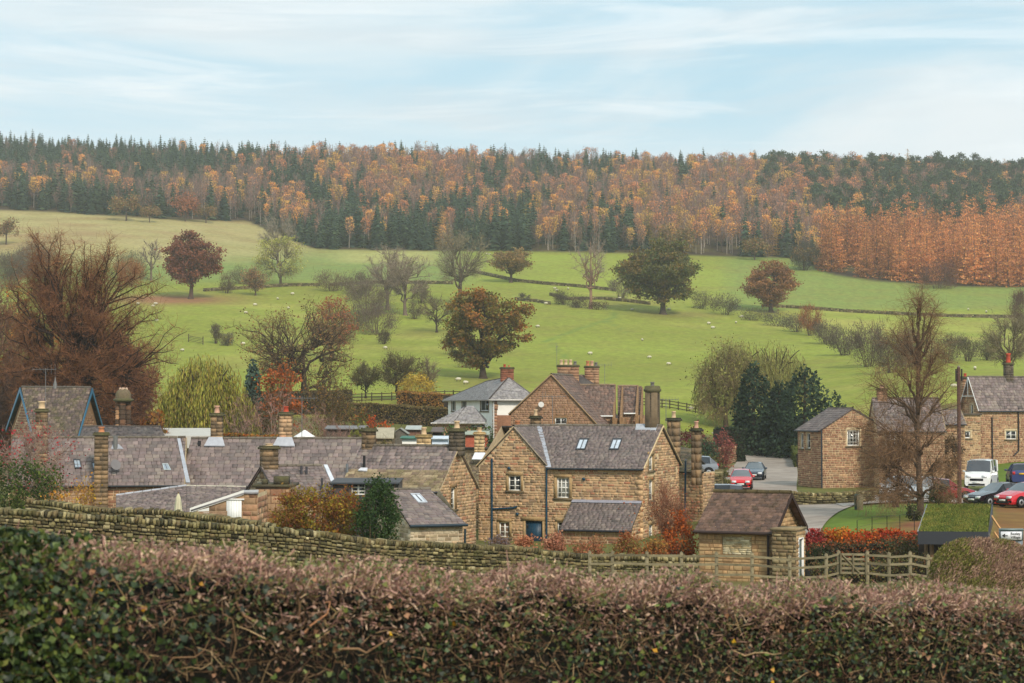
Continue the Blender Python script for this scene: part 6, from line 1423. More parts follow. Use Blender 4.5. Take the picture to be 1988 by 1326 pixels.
# utility pole
up = thing('utility_pole', 'tall brown wooden utility pole rising between the parked cars', 'pole', at(1862, 117)); ro = np.array(up.location)
tp = P(1861, 713, 117) - ro; bt_ = P(1863, 978, 117) - ro; mb = MB(); mb.rod(bt_ - [0, 0, .6], tp, .13, 10, lin(92, 68, 60), r1=.10); mb.build('shaft', M['wood'], up)
mb = MB(); mb.rod(tp + [-.16, -.05, -.1], tp + [-.16, -.05, -.85], .05, 6, lin(40, 36, 36)); mb.rod(tp + [.17, -.05, -.1], tp + [.17, -.05, -.8], .05, 6, lin(40, 36, 36)); mb.rod(tp + [0, 0, -.02], tp + [0, 0, .1], .1, 8, lin(120, 108, 96), r1=.04); mb.build('insulators', M['metal'], up)
gp_ = thing('gate_post', 'stubby stone gatepost beside the road at the lawn corner', 'post', at(1668, 117)); mb = MB(); mb.box2((-.16, -.14, -.3), (.16, .14, .85), lin(150, 134, 104)); mb.prism([(-.16, -.14, .85), (.16, -.14, .85), (0, -.14, .98)], (0, .28, 0), lin(140, 126, 98)); mb.build('shaft', M['stone'], gp_)
gb_ = thing('litter_bin', 'narrow dark green bin standing beside the stubby gatepost', 'bin', at(1662, 117.4)); mb = MB(); mb.lathe([(.15, 0), (.17, .75), (.19, .78), (.16, .9), (.0, .95)], (0, 0, 0), 10, lin(36, 74, 64)); mb.build('body', M['paint'], gb_)
# parasols
pa = thing('closed_parasol', 'cream garden parasol folded shut behind the second stone wall', 'parasol', (*P(346, 990, 92)[:2], 1.8)); ro = np.array(pa.location); tz = P(346, 955, 92)[2] - ro[2]
mb = MB()
for i in range(9):
    a = i * .698; rr = lambda t_: .06 + .2 * t_; mb.add([(0, 0, tz), (math.cos(a) * .1, math.sin(a) * .1, tz - .25), (math.cos(a + .35) * .17, math.sin(a + .35) * .17, tz - .6), (math.cos(a) * .24, math.sin(a) * .24, tz - 1.35), (math.cos(a + .698) * .24, math.sin(a + .698) * .24, tz - 1.35), (math.cos(a + .698) * .1, math.sin(a + .698) * .1, tz - .25)], [[0, 1, 2], [0, 2, 5], [1, 3, 2], [2, 3, 4], [2, 4, 5]], jit(lin(206, 200, 168), 5, .06))
mb.build('canopy', M['render'], pa); mb = MB(); mb.rod((0, 0, 0), (0, 0, tz), .03, 6, lin(120, 96, 70)); mb.lathe([(.3, 0), (.3, .08), (.1, .14)], (0, 0, 0), 10, lin(90, 90, 90)); mb.build('pole', M['wood'], pa)
pa = thing('open_parasol', 'white open parasol top poking above the row roof beside a ridge chimney', 'parasol', at(592, 146)); ro = np.array(pa.location); tz = P(592, 834, 146)[2] - ro[2]; rim = P(592, 849, 146)[2] - ro[2]
R_ = m_of(23, 146); mb = MB()
for i in range(8):
    a, c = i * .785, (i + 1) * .785; mb.add([(0, 0, tz), (math.cos(a) * R_, math.sin(a) * R_, rim), (math.cos(c) * R_, math.sin(c) * R_, rim), (math.cos((a + c) / 2) * R_ * .5, math.sin((a + c) / 2) * R_ * .5, (tz + rim) / 2 - .05)], [[0, 1, 3], [1, 2, 3], [2, 0, 3]], lin(232, 230, 228)); mb.add([(math.cos(a) * R_, math.sin(a) * R_, rim), (math.cos(c) * R_, math.sin(c) * R_, rim), (math.cos(c) * R_, math.sin(c) * R_, rim - .18), (math.cos(a) * R_, math.sin(a) * R_, rim - .18)], [[0, 1, 2, 3]], lin(222, 220, 216))
mb.build('canopy', M['render'], pa); mb = MB(); mb.rod((0, 0, 0), (0, 0, tz), .04, 6, lin(140, 120, 96)); mb.build('pole', M['wood'], pa)

# ================================================================ cars
def car(name, label, cat, u, Y, phi, col, kind='hatch', lift=0.1, plate='white', group='cars parked in the village', v=None):
    p = at(u, Y); z = p[2] + lift if v is None else zv(v, Y)
    c = thing(name, label, cat, (p[0], p[1], z), math.radians(phi), group)
    if kind == 'van':
        L_, W_ = 4.6, .92; st = [(0, .78, .93), (.12, 1.0, .97), (.45, 1.12, 1), (.62, 1.18, 1), (1.25, 1.96, .99), (2.2, 2.02, 1.0), (3.6, 2.02, 1.0), (4.45, 1.96, .99), (4.6, 1.1, .95)]; belt = 1.15; ws, rs = 3, 7
    elif kind == 'sedan':
        L_, W_ = 4.4, .88; st = [(0, .55, .86), (.15, .70, .95), (.9, .86, .98), (1.35, .94, 1), (2.15, 1.42, .74), (2.8, 1.46, .74), (3.4, 1.38, .72), (4.1, .98, .95), (4.35, .85, .9)]; belt = .92; ws, rs = 3, 6
    else:
        L_, W_ = 3.9, .86; st = [(0, .58, .86), (.14, .74, .95), (.75, .92, .98), (1.05, .98, 1), (1.75, 1.46, .78), (2.5, 1.53, .78), (3.3, 1.47, .76), (3.78, 1.05, .93), (3.88, .8, .9)]; belt = .96; ws, rs = 3, 6
    body, glass = MB(), MB(); rings = []
    for (x, zt, wt) in st:
        cab = zt > belt + .12; b_ = min(belt, zt - .03); hw = W_ * (1 if 0.3 < x < L_ - .3 else .9)
        zr = zt if cab else zt; wr = W_ * wt * (.86 if cab else .92)
        rings.append([(x, -hw * .9, .2), (x, -hw, .34), (x, -hw * 1.0, b_ - .22), (x, -hw * .97, b_), (x, -wr if cab else -wr, zr - (.03 if cab else .02)), (x, -wr * .5, zr + .02), (x, wr * .5, zr + .02), (x, wr, zr - (.03 if cab else .02)), (x, hw * .97, b_), (x, hw, b_ - .22), (x, hw, .34), (x, hw * .9, .2)])
    Rg = np.array(rings); n = Rg.shape[1]
    for i in range(len(st) - 1):
        for j in range(n - 1):
            q = [Rg[i, j], Rg[i + 1, j], Rg[i + 1, j + 1], Rg[i, j + 1]]
            side = j in (3, 7); top = j in (4, 5, 6); cabi = st[i][1] > belt + .12 and st[i + 1][1] > belt + .12
            g = (side and cabi and not (kind == 'van' and i > 5)) or (top and i == ws) or (top and i == rs and st[i + 1][1] <= belt + .2)
            (glass if g else body).poly(q, lin(36, 40, 46) if not (top and i == ws) else lin(96, 104, 108) if kind != 'van' else lin(70, 72, 76)) if g else body.poly(q, lin(*col))
            if side and i in (ws, rs): body.poly(q, lin(*col))
    for k in (0, len(st) - 1): body.poly(list(Rg[k]), lin(*col))
    # pillars
    for i in range(ws, rs + 1):
        for s_ in (-1, 1):
            j = 4 if s_ < 0 else 7; jb = 3 if s_ < 0 else 8; body.rod(Rg[i, j] * [1, 1.01, 1], Rg[i, jb] * [1, 1.01, 1], .035, 4, lin(*col) * (.5 if ws + 1 < i < rs else 1))
    bo = body.build('body', M['car'], c, smooth=False); glass.build('windows', M['glass'], c)
    for s_ in (-1, 1):
        mb = MB(); mb.box2((-.03, s_ * W_ * .60 - .17, st[1][1] - .2), (.16, s_ * W_ * .60 + .17, st[1][1] - .04), lin(222, 224, 226)); mb.build('headlight', M['lamp'], c)
        mb = MB(); mb.box2((L_ - .12, s_ * W_ * .74 - .1, belt - .22), (L_ + .01, s_ * W_ * .74 + .1, belt - .0), lin(190, 24, 26)); mb.build('tail_light', M['lamp'], c)
        mb = MB(); mb.box((st[3][0] + .35, s_ * (W_ + .1), belt + .05), (.12, .2, .14), lin(*col)); mb.build('wing_mirror', M['car'], c)
    mb = MB(); mb.box2((-.025, -W_ * .5, st[0][1] - .22), (.06, W_ * .5, st[0][1] - .06), lin(22, 22, 24)); mb.box2((-.03, -W_ * .62, .24), (.06, W_ * .62, .36), lin(26, 26, 28)); mb.build('grille', M['plastic'], c)
    mb = MB(); mb.box2((-.045, -.26, .38), (-.02, .26, .49), lin(220, 220, 214)); mb.build('number_plate', M['plastic'], c, label='white front number plate')
    mb = MB(); zc = belt - .22 if kind != 'van' else .6; mb.box2((L_ + .0, -.26, zc), (L_ + .03, .26, zc + .12), lin(226, 176, 40)); mb.build('number_plate', M['plastic'], c, label='yellow rear number plate')
    for x in (.72, L_ - .75):
        for s_ in (-1, 1):
            mb = MB(); r_ = .32; mb.lathe([(r_ * .6, -.1), (r_, -.1), (r_ + .01, 0), (r_, .1), (r_ * .6, .1)], (x, s_ * (W_ - .09), r_), 16, lin(28, 28, 28), ax='y'); w_ = mb.build('wheel', M['rubber'], c)
            mb = MB(); mb.lathe([(0, -.085), (r_ * .62, -.095), (r_ * .62, .095), (0, .085)], (x, s_ * (W_ - .08), r_), 10, lin(150, 152, 154), ax='y'); mb.build('rim', M['metal'], w_)
            mb = MB(); a = np.linspace(0, np.pi, 9); pts = np.stack([x + np.cos(a) * .4, np.full(9, s_ * (W_ + .003)), r_ + np.sin(a) * .4], 1); mb.poly(list(pts), lin(20, 20, 22)); mb.build('wheel_arch', M['plastic'], c)
    return c
car('hatchback_car', 'bright red hatchback facing us in the village street', 'car', 1437, 153, 82, (206, 26, 34), v=951)
car('hatchback_car', 'dark blue-grey car parked just behind the red one in the street', 'car', 1462, 170, 80, (52, 62, 74), 'sedan', v=932)
car('estate_car', 'silver car tail with red light showing beyond the mossy garden wall', 'car', 1290, 148, 4, (132, 138, 146), v=925)
car('people_carrier', 'dark grey people carrier half hidden behind the hut roof', 'car', 1306, 131, 6, (74, 78, 86), 'van', v=1000)
car('camper_van', 'white boxy van facing us on the car park below the lawn', 'van', 1894, 141, 68, (236, 236, 232), 'van', v=949)
car('parked_car', 'dark blue car seen from behind at the right edge of the car park', 'car', 1972, 152, -98, (30, 48, 104), v=937)
car('parked_car', 'black saloon turned three-quarters between the pole and the red car', 'car', 1884, 125, 30, (22, 24, 28), 'sedan', v=983)
car('parked_car', 'bright red car turned three-quarters, cut by the right edge', 'car', 1944, 122, 30, (206, 24, 40), v=985)
car('parked_car', 'dark red car passing behind the utility pole', 'car', 1890, 133, 178, (150, 22, 34), v=973)
car('parked_car', 'silver car behind the bare tree left of its trunk', 'car', 1757, 126, 62, (176, 182, 186), v=975)
car('parked_car', 'white car bonnet glimpsed between the bare tree trunks', 'car', 1727, 130, 65, (220, 222, 222), v=972)
car('parked_car', 'pale grey car mostly hidden behind the evergreen bush by the tree', 'car', 1796, 134, 75, (170, 176, 180), v=972)

# ================================================================ sheep
def sheep_mesh(seed):
    r = np.random.default_rng(seed); mb = MB(); wc = lin(206, 198, 176); gc = r.random() < .7
    prof = [(0.0, -.62), (.2, -.58), (.31, -.4), (.34, -.1), (.33, .2), (.27, .42), (.14, .55), (0, .6)]
    mb.lathe([(a, b) for a, b in prof], (0, 0, .62), 12, wc, ax='x')
    hz_ = .32 if gc else .95
    mb.tubes([(.45, 0, .68)], [(.72, 0, (.68 + hz_) / 2 + .05)], [.17], [.1], 8, wc); mb.tubes([(.70, 0, (.68 + hz_) / 2 + .05)], [(.9, 0, hz_ - .02)], [.1], [.05], 8, lin(90, 82, 74), 0)
    for s_ in (-1, 1): mb.add([(.72, s_ * .08, hz_ + .16), (.70, s_ * .2, hz_ + .17), (.76, s_ * .12, hz_ + .1)], [[0, 1, 2]], lin(120, 108, 96))
    for x in (-.4, .38):
        for s_ in (-.15, .15): mb.tubes([(x, s_, .45)], [(x + r.normal() * .04, s_, 0)], [.07], [.035], 6, lin(84, 76, 68))
    return mb.mesh('sheep', M['wool'])
SM = [sheep_mesh(i) for i in range(4)]
SHEEP = [(268, 592, 'sheep half hidden by the twigs at the right edge of the huge bare tree'), (297, 597, 'lower sheep of the close pair on the left pasture'), (302, 593, 'upper sheep of the close pair on the left pasture'), (304, 625, 'lone sheep below the close pair on the left pasture'),
 (495, 595, 'sheep above the left limb tips of the big half-bare oak'), (477, 610, 'sheep just left of the crown of the big half-bare oak'), (539, 582, 'sheep above the crown of the half-bare oak, nearer the weeping tree'), (568, 573, 'highest sheep above the half-bare oak'), (560, 601, 'sheep seen through the upper twigs of the half-bare oak'), (744, 555, 'sheep between the bare trees beside the dark field wall'),
 (945, 495, 'left one of two tiny sheep at the top of the pasture under the wood'), (950, 496, 'right one of two tiny sheep at the top of the pasture under the wood'), (1077, 562, 'upper left sheep of three near the pale dead tree'), (1081, 566, 'lower left sheep of three near the pale dead tree'), (1103, 563, 'rightmost sheep of three near the pale dead tree'), (1203, 581, 'sheep by the field wall left of the big green oak'),
 (1227, 603, 'sheep in the shade left of the big green oak trunk'), (1299, 603, 'sheep right of the big green oak trunk'), (1044, 637, 'sheep between the large orange oak and the trodden path'), (1376, 631, 'upper of two sheep below and right of the big green oak'), (1384, 639, 'lower of two sheep below and right of the big green oak'), (1060, 592, 'sheep lying by the broken field wall'),
 (1880, 603, 'left sheep on the far right pasture above the long wall'), (1915, 608, 'right sheep on the far right pasture above the long wall'), (1429, 628, 'lower sheep by the hedge below the russet oak'), (1440, 618, 'upper sheep by the hedge below the russet oak'), (1247, 663, 'sheep alone in the middle of the open slope'), (1146, 690, 'sheep just above the clustered chimneys'),
 (1261, 697, 'sheep on the slope right of the clustered chimneys'), (1298, 710, 'lowest sheep on the open slope above the round-shouldered chimney'), (1342, 799, 'sheep on the grass beside the willow above the banded chimneys'), (748, 679, 'sheep alone on the knoll above the hawthorns'), (890, 741, 'upright sheep left of the big orange oak foot'), (904, 747, 'grazing sheep nearest the white house roof'),
 (771, 759, 'sheep behind the rail fence under the hawthorn'), (792, 760, 'sheep behind the rail fence beside the yellow shrub'), (472, 671, 'sheep beneath the left limb of the half-bare oak'), (354, 683, 'sheep just above the weeping willow'), (313, 774, 'sheep left of the weeping willow'), (1893, 719, 'sheep above the ridge of the cottage with white bargeboards'), (1852, 575 + 180, 'sheep between the utility pole and the white bargeboards')]
for i, (u, v, lab) in enumerate(SHEEP):
    p = G(u, v); o = link('sheep', SM[i % 4], None, label=lab, category='sheep', group='sheep grazing on the hillside'); o.location = tuple(p); o.rotation_euler = (0, 0, rng.choice([0.3, 2.9, 3.4, -.2, 1.2])); s = rng.uniform(.58, .74); o.scale = (s, s, s)
# ================================================================ trees and shrubs
def bez(a, b, c, n):
    t = np.linspace(0, 1, n + 1)[:, None]; return (1 - t) ** 2 * a + 2 * t * (1 - t) * b + t ** 2 * c
def tree(name, label, p, H, W, hb=0.2, qmin=.35, cone=0, fmin=0, sq=1.0, br=1.0, seed=1, K=60, twigs=16, tl=0.8, leaves=0, ls=0.35, lc=None, bark=(84, 70, 58), twc=(104, 84, 70), r0=None, limbs=7, shape=1.0, att=.62, ow=.75, crook=.12, weep=0.0, rt=.02, cat='tree', group=None,
         inner=None, leader=.55, spread=1.0, lspread=.7, top=0.9, side=0.0, sub=2, lean=0.0, sparse=0.0, D=None, kids=True):
    """hb: crown base as a share of H; leaves: per clump"""
    r = np.random.default_rng(seed); R = W / 2; Ry = (D or W) / 2; zb = H * hb; cz = (H + zb) / 2; rz = (H - zb) / 2; r0 = r0 or H * .028
    bark = lin(*bark) if not isinstance(bark, np.ndarray) else bark; twc_ = pal(twc) if not isinstance(twc, np.ndarray) else twc
    C_ = []
    while len(C_) < K:
        d = r.normal(size=3); d /= np.linalg.norm(d); d = np.sign(d) * np.abs(d) ** sq; q = r.uniform(qmin, 1) ** .5 * top
        if cone: t = r.random() ** 1.4; a = r.uniform(0, 6.28); q = 1; qq = (1 - t) ** cone * r.uniform(.3, 1) ** .5; d = np.array([math.cos(a) * qq - .28 * (1 - t), math.sin(a) * qq, t * 2 - 1])
        lump = 1 + .13 * math.sin(d[0] * 5 + seed) + .10 * math.sin(d[2] * 6 + seed * 2) + .1 * math.sin(d[1] * 5 + seed * 3)
        c = np.array([d[0] * R * q * lump, d[1] * Ry * q * lump, cz + d[2] * rz * q * min(lump, 1.05)])
        if shape != 1.0:    # narrower top (>1) or narrower bottom (<1)
            t = (c[2] - zb) / (H - zb); k = (1 - t) ** (shape - 1) if shape > 1 else max(t, .05) ** (1 - shape); c[:2] *= min(1.0, k * 1.25)
        c[0] += side * R * (c[2] / H); 
        if all(np.linalg.norm(c - e) > .55 * (W * W * (H - zb) / K) ** (1 / 3) * .8 for e in C_[-25:]): C_.append(c)
        elif r.random() < .1: C_.append(c)
    C_ = np.array(C_); wood, tw, lf = MB(), MB(), MB()
    lx = lean * H; tt = np.array([lx, 0, zb + (H - zb) * leader]); b0 = np.array([0, 0, -.4]); tr = bez(b0, np.array([lx * .2 + r.normal() * .02 * H, r.normal() * .02 * H, tt[2] * .5]), tt, 7)
    rr = r0 * (1 - np.linspace(0, 1, 8) * .88); rr[0] *= 1.35
    wood.tubes(tr[:-1], tr[1:], rr[:-1], rr[1:], 8, bark)
    wood.tubes([[0, 0, -.5]], [[0, 0, .35]], [r0 * 2.0], [r0 * 1.15], 8, bark)
    # limbs: cluster the clumps
    Lc_ = C_[r.choice(len(C_), limbs, replace=False)].copy()
    for _ in range(5):
        a = np.argmin(((C_[:, None] - Lc_[None]) ** 2).sum(-1), 1)
        for m in range(limbs):
            if (a == m).any(): Lc_[m] = C_[a == m].mean(0)
    TW = []
    for m in range(limbs):
        if not (a == m).any(): continue
        tgt = Lc_[m]; f = np.clip((tgt[2] * att - zb * .3) / (tt[2] + 1e-6) * .85, max(fmin, .25 * (1 if hb > .1 else .5)), .95); s0 = tr[int(f * 7)] * (1 - (f * 7) % 1) + tr[min(7, int(f * 7) + 1)] * ((f * 7) % 1)
        e = s0 + (tgt - s0) * .62; mid = (s0 + e) / 2 + r.normal(size=3) * crook * W * .5 + [0, 0, .06 * H * (1 - weep)]
        cv = bez(s0, mid, e, 6); cv[1:-1] += r.normal(size=(5, 3)) * crook * .14 * W; ra = r0 * .46 * np.linspace(1, .42, 7) * br; wood.tubes(cv[:-1], cv[1:], ra[:-1], ra[1:], 6, bark)
        for c in C_[a == m]:
            k = r.integers(3, 7); s1 = cv[k]; m1 = (s1 + c) / 2 + r.normal(size=3) * crook * W * .22 + [0, 0, .03 * H * (1 - 2 * weep)]
            c1 = bez(s1, m1, c, 5); c1[1:-1] += r.normal(size=(4, 3)) * crook * .06 * W; rb = r0 * .17 * np.linspace(1, .2, 6) * br; wood.tubes(c1[:-1], c1[1:], rb[:-1], rb[1:], 4, bark * .95)
            TW.append((c1, c))
    cen = np.array([0, 0, zb + (H - zb) * .25])
    if twigs:
        S0, S1, RA, RB = [], [], [], []
        for c1, c in TW:
            n = int(twigs * r.uniform(.6, 1.4)); f = r.uniform(1.6, 5, n); i = np.minimum(f.astype(int), 4); s = c1[i] + (c1[i + 1] - c1[i]) * (f - i)[:, None]
            o = c - cen; o /= np.linalg.norm(o) + 1e-9
            d = o * ow + r.normal(size=(n, 3)) * .62 + [0, 0, .35 - weep * 1.1]; d /= np.linalg.norm(d, axis=1, keepdims=True); l_ = tl * r.uniform(.5, 1.3, n)[:, None]
            m_ = s + d * l_ * .5; e = m_ + (d + r.normal(size=(n, 3)) * .28 - [0, 0, weep * .9]) * l_ * .5
            S0 += [s, m_]; S1 += [m_, e]; RA += [np.full(n, rt), np.full(n, rt * .7)]; RB += [np.full(n, rt * .7), np.full(n, rt * .3)]
            for _ in range(sub):
                g = r.uniform(.2, 1, n)[:, None]; b_ = s + (e - s) * g; d2 = d + r.normal(size=(n, 3)) * .75 - [0, 0, weep * .8]; d2 /= np.linalg.norm(d2, axis=1, keepdims=True)
                S0.append(b_); S1.append(b_ + d2 * l_ * .55); RA.append(np.full(n, rt * .55)); RB.append(np.full(n, rt * .25))
        S0, S1 = np.concatenate(S0), np.concatenate(S1); tw.tubes(S0, S1, np.concatenate(RA), np.concatenate(RB), 1, jit(twc_, len(S0), .16, r))
    if leaves:
        lcp = lc if lc is not None else pal((150, 100, 60))
        for c1, c in TW:
            if sparse and r.random() < sparse: continue
            n = int(leaves * r.uniform(.7, 1.3)); base = lcp[r.integers(0, len(lcp))]
            if inner is not None:
                q = np.linalg.norm((c - [0, 0, cz]) / [R, Ry, rz]); tt_ = (c[2] - zb) / (H - zb)
                if q < .8 and r.random() < .85 or tt_ < .35 and r.random() < .5: base = inner[r.integers(0, len(inner))]
            col = np.clip((base * .6 + jit(lcp, n, .1, r) * .4) * r.uniform(.82, 1.12) * (1 + r.normal(size=(n, 1)) * .14), 0, 1)
            pts = c + r.normal(size=(n, 3)) * np.array([lspread, lspread, lspread * .62]) * spread; pts[:, 2] = np.maximum(pts[:, 2], .15)
            lf.cards(pts, ls * r.uniform(.6, 1.3, n), 1.25, col, rg=r, up=[0, 0, 1], upw=.5)
    root = thing(name, label, cat, p, 0, group)
    wood.build('trunk', M['bark'], root)
    if tw.n: tw.build('twigs', M['twig'], root, kind='stuff')
    if lf.n: lf.build('crown', M['leaf'], root, kind='stuff')
    return root
def willow(name, label, p, H, W, seed=1, n=520, lc=None, bark=(70, 62, 48), low=.12, dens=1.0, rag=.09):
    r = np.random.default_rng(seed); wood, lf, tw = MB(), MB(), MB(); R = W / 2; bk = lin(*bark)
    wood.tubes([[0, 0, -.5], [0, 0, H * .25]], [[0, 0, H * .25], [.3, 0, H * .55]], [H * .035, H * .028], [H * .028, H * .015], 8, bk)
    for i in range(11):
        a = i * .571 + r.normal() * .2; e = np.array([math.cos(a) * R * .62, math.sin(a) * R * .62, H * r.uniform(.68, .86)]); c = bez(np.array([0, 0, H * r.uniform(.22, .5)]), np.array([math.cos(a) * R * .25, math.sin(a) * R * .25, H * .72]), e, 6); ra = H * .014 * np.linspace(1, .3, 7); wood.tubes(c[:-1], c[1:], ra[:-1], ra[1:], 5, bk)
    for i in range(n):
        a = r.uniform(0, 6.28); q = r.random() ** .45; lump = 1 + .12 * math.sin(a * 3 + seed) + .08 * math.sin(a * 7); lz = 1 - rag * (1 + math.sin(a * 5 + seed + q * 4)) * q - rag * r.random()
        x, y = math.cos(a) * R * q * lump, math.sin(a) * R * q * lump; zt = H * lz * (1 - .36 * q ** 2.6) * r.uniform(.86, 1.0)
        ln = (zt - H * low) * r.uniform(.4, 1.02) * (.55 + .45 * q); k = max(4, int(ln / .34 * dens)); s = np.linspace(0, 1, k)
        dr = np.array([math.cos(a), math.sin(a)]) * r.uniform(.1, .7) + r.normal(size=2) * .25
        pts = np.stack([x + dr[0] * s ** .6, y + dr[1] * s ** .6, zt - ln * s + .35 * np.sin(s * 2)], 1) + r.normal(size=(k, 3)) * [.09, .09, .05]
        b_ = lc[r.integers(0, len(lc))] * r.uniform(.8, 1.15)
        lf.cards(pts, r.uniform(.05, .11, k), 4.6, np.clip(b_ * (1 + r.normal(size=(k, 1)) * .15), 0, 1), rg=r, long_dir=np.array([dr[0] * .12, dr[1] * .12, -1.0]))
        if i % 3 == 0: tw.tubes(pts[:-1], pts[1:], .02, .016, 1, lin(96, 84, 52))
    root = thing(name, label, 'tree', p); wood.build('trunk', M['bark'], root); tw.build('twigs', M['twig'], root, kind='stuff'); lf.build('crown', M['leaf'], root, kind='stuff'); return root
def shrub(name, label, p, H, W, lc, seed=1, n=1500, ls=.15, D=None, stems=14, stc=(96, 78, 60), twn=0, cat='shrub', round_=1.0, asp=1.2, group=None, z0=0.05, twc=None, tr=.012, lump=.18, upw=0.0, mix=None, berries=None):
    r = np.random.default_rng(seed); D = D or W; lf, st = MB(), MB(); R = np.array([W / 2, D / 2, H * (1 - z0) / 2]); cz = H * (z0 + (1 - z0) / 2)
    C_ = []; NC = max(8, n // 45)
    for i in range(NC):
        d = r.normal(size=3); d /= np.linalg.norm(d); l_ = 1 + lump * math.sin(d[0] * 6 + seed) * math.cos(d[2] * 5 + seed * 2); C_.append(np.array([0, 0, cz]) + d * R * l_ * r.uniform(.35, .92) ** .6)
    C_ = np.array(C_); C_[:, 2] = np.maximum(C_[:, 2], H * .08)
    w = r.integers(0, NC, n); sz = (W * D * H / NC) ** (1 / 3) * .30
    pts = C_[w] + r.normal(size=(n, 3)) * sz; pts[:, 2] = np.clip(pts[:, 2], .03, H * 1.06)
    cc = lc[r.integers(0, len(lc), NC)] * r.uniform(.8, 1.15, (NC, 1)); col = cc[w] * .6 + jit(lc, n, .1, r) * .4
    if mix is not None: mk = mix[1](pts / [W / 2, D / 2, H]) ; col[mk] = jit(mix[0], int(mk.sum()), .15, r)
    if n: lf.cards(pts, ls * r.uniform(.6, 1.3, n), asp, np.clip(col * (1 + r.normal(size=(n, 1)) * .12), 0, 1), rg=r, up=[0, 0, 1], upw=upw)
    for i in range(stems):
        e = C_[r.integers(0, NC)]; b0 = np.array([e[0] * .25, e[1] * .25, -.15]); cv = bez(b0, (b0 + e) / 2 + [e[0] * -.1, 0, H * .12], e, 4); ra = np.linspace(tr * 2, tr * .7, 5); st.tubes(cv[:-1], cv[1:], ra[:-1], ra[1:], 4, lin(*stc))
    if twn:
        c0 = C_[r.integers(0, NC, twn)] + r.normal(size=(twn, 3)) * sz; o = c0 - [0, 0, H * .1]; o /= np.linalg.norm(o, axis=1, keepdims=True); d = o * .7 + r.normal(size=(twn, 3)) * .5 + [0, 0, .45]; d /= np.linalg.norm(d, axis=1, keepdims=True); l_ = H * .16 * r.uniform(.5, 1.4, twn)[:, None]; tc_ = pal(twc or stc)
        st.tubes(c0 - d * l_ * .5, c0 + d * l_ * .5, tr * .8, tr * .3, 1, jit(tc_, twn, .15, r))
    if berries:
        k, bc, bs = berries; q = C_[r.integers(0, NC, k)] + r.normal(size=(k, 3)) * sz * 1.2; lf.cards(q, bs, 1.0, jit(bc, k, .12, r), rg=r)
    root = thing(name, label, cat, p, 0, group)
    if st.n: st.build('stems', M['twig'], root, kind='stuff')
    if lf.n: lf.build('leaves', M['leaf'], root, kind='stuff')
    return root
def hedge(name, label, pts, H, T, lc, seed=1, dens=120, ls=.14, twc=None, twd=0, cat='hedge', rough=.06, corec=(40, 34, 26)):
    """pts: (u, Y) along the hedge; heights in metres"""
    r = np.random.default_rng(seed); W_ = np.array([at(*p) for p in pts]); root = thing(name, label, cat, W_[0]); W_ = W_ - np.array(root.location); d = np.r_[0, np.cumsum(np.hypot(*np.diff(W_[:, :2], axis=0).T))]; Lt = d[-1]
    f = lambda s: np.stack([np.interp(s, d, W_[:, i]) for i in range(3)], -1)
    n = int(Lt * (H * 2 + T) * dens); s = r.uniform(0, Lt, n); p = f(s); q = f(np.minimum(s + .1, Lt)) - f(np.maximum(s - .1, 0)); q[:, 2] = 0; q /= np.linalg.norm(q, axis=1, keepdims=True) + 1e-9; nn = np.stack([q[:, 1], -q[:, 0], np.zeros(n)], 1)
    a = r.uniform(0, 1, n); front = a < .55; top = ~front
    off = np.where(front, T / 2, r.uniform(-T / 2, T / 2, n)) + r.normal(size=n) * rough; zz = np.where(front, r.uniform(0, H, n), H + r.normal(size=n) * rough + .06 * np.sin(s * 1.7))
    pt = p + nn * off[:, None]; pt[:, 2] += zz
    lf = MB(); lf.cards(pt, ls * r.uniform(.6, 1.3, n), 1.2, jit(lc, n, .16, r), rg=r)
    cb = MB(); cs = np.linspace(0, Lt, max(2, int(Lt / 1.0))); g = f(cs)
    for i in range(len(cs) - 1):
        t_ = g[i + 1] - g[i]; t_[2] = 0; t_ /= np.linalg.norm(t_); m_ = np.array([t_[1], -t_[0], 0]) * (T / 2 - .05); u_ = np.array([0, 0, H - .05]); dn = np.array([0, 0, -.3])
        cb.add([g[i] + m_ + dn, g[i + 1] + m_ + dn, g[i + 1] + m_ + u_, g[i] + m_ + u_, g[i] - m_ + dn, g[i + 1] - m_ + dn, g[i + 1] - m_ + u_, g[i] - m_ + u_], [[0, 1, 2, 3], [3, 2, 6, 7], [5, 4, 7, 6], [1, 5, 6, 2], [4, 0, 3, 7]], lin(*corec))
    cb.build('branches', M['bark'], root); lf.build('leaves', M['leaf'], root, kind='stuff')
    return root
def tp(u, vb, vt, Y=None):
    """base point and height of a tree whose foot is at (u, vb) and top at vt"""
    p = G(u, vb) if Y is None else at(u, Y); return p, zv(vt, p[1]) - p[2]
def wpx(u0, u1, Y): return (u1 - u0) / F * Y

OAKB = pal((150, 92, 58), (166, 100, 60), (138, 88, 58), (128, 96, 56))
# --- lone trees of the hillside
p, H = tp(370, 581, 447); tree('copper_beech', 'dense dark copper-red beech standing alone on the left pasture', p, H, wpx(314, 432, p[1]), hb=.16, seed=3, K=150, twigs=5, tl=.8, leaves=85, ls=.42, lc=pal((138, 84, 62), (124, 76, 56), (150, 94, 66), (112, 74, 54)), bark=(84, 66, 56), limbs=9, lspread=.75, rt=.03, r0=.55, leader=.7)
p, H = tp(293, 545, 462); tree('bare_tree', 'small leafless grey tree left of the copper beech', p, H, wpx(268, 322, p[1]), hb=.3, seed=4, K=26, twigs=14, tl=1.2, bark=(112, 98, 84), twc=(134, 118, 104), rt=.035, crook=.2)
p, H = tp(540, 520, 408); tree('bare_tree', 'tall grey leafless tree right behind the yellow-green weeping tree', p, H, wpx(502, 588, p[1]), hb=.3, seed=5, K=60, twigs=18, tl=1.5, bark=(120, 108, 94), twc=(142, 130, 114), rt=.035)
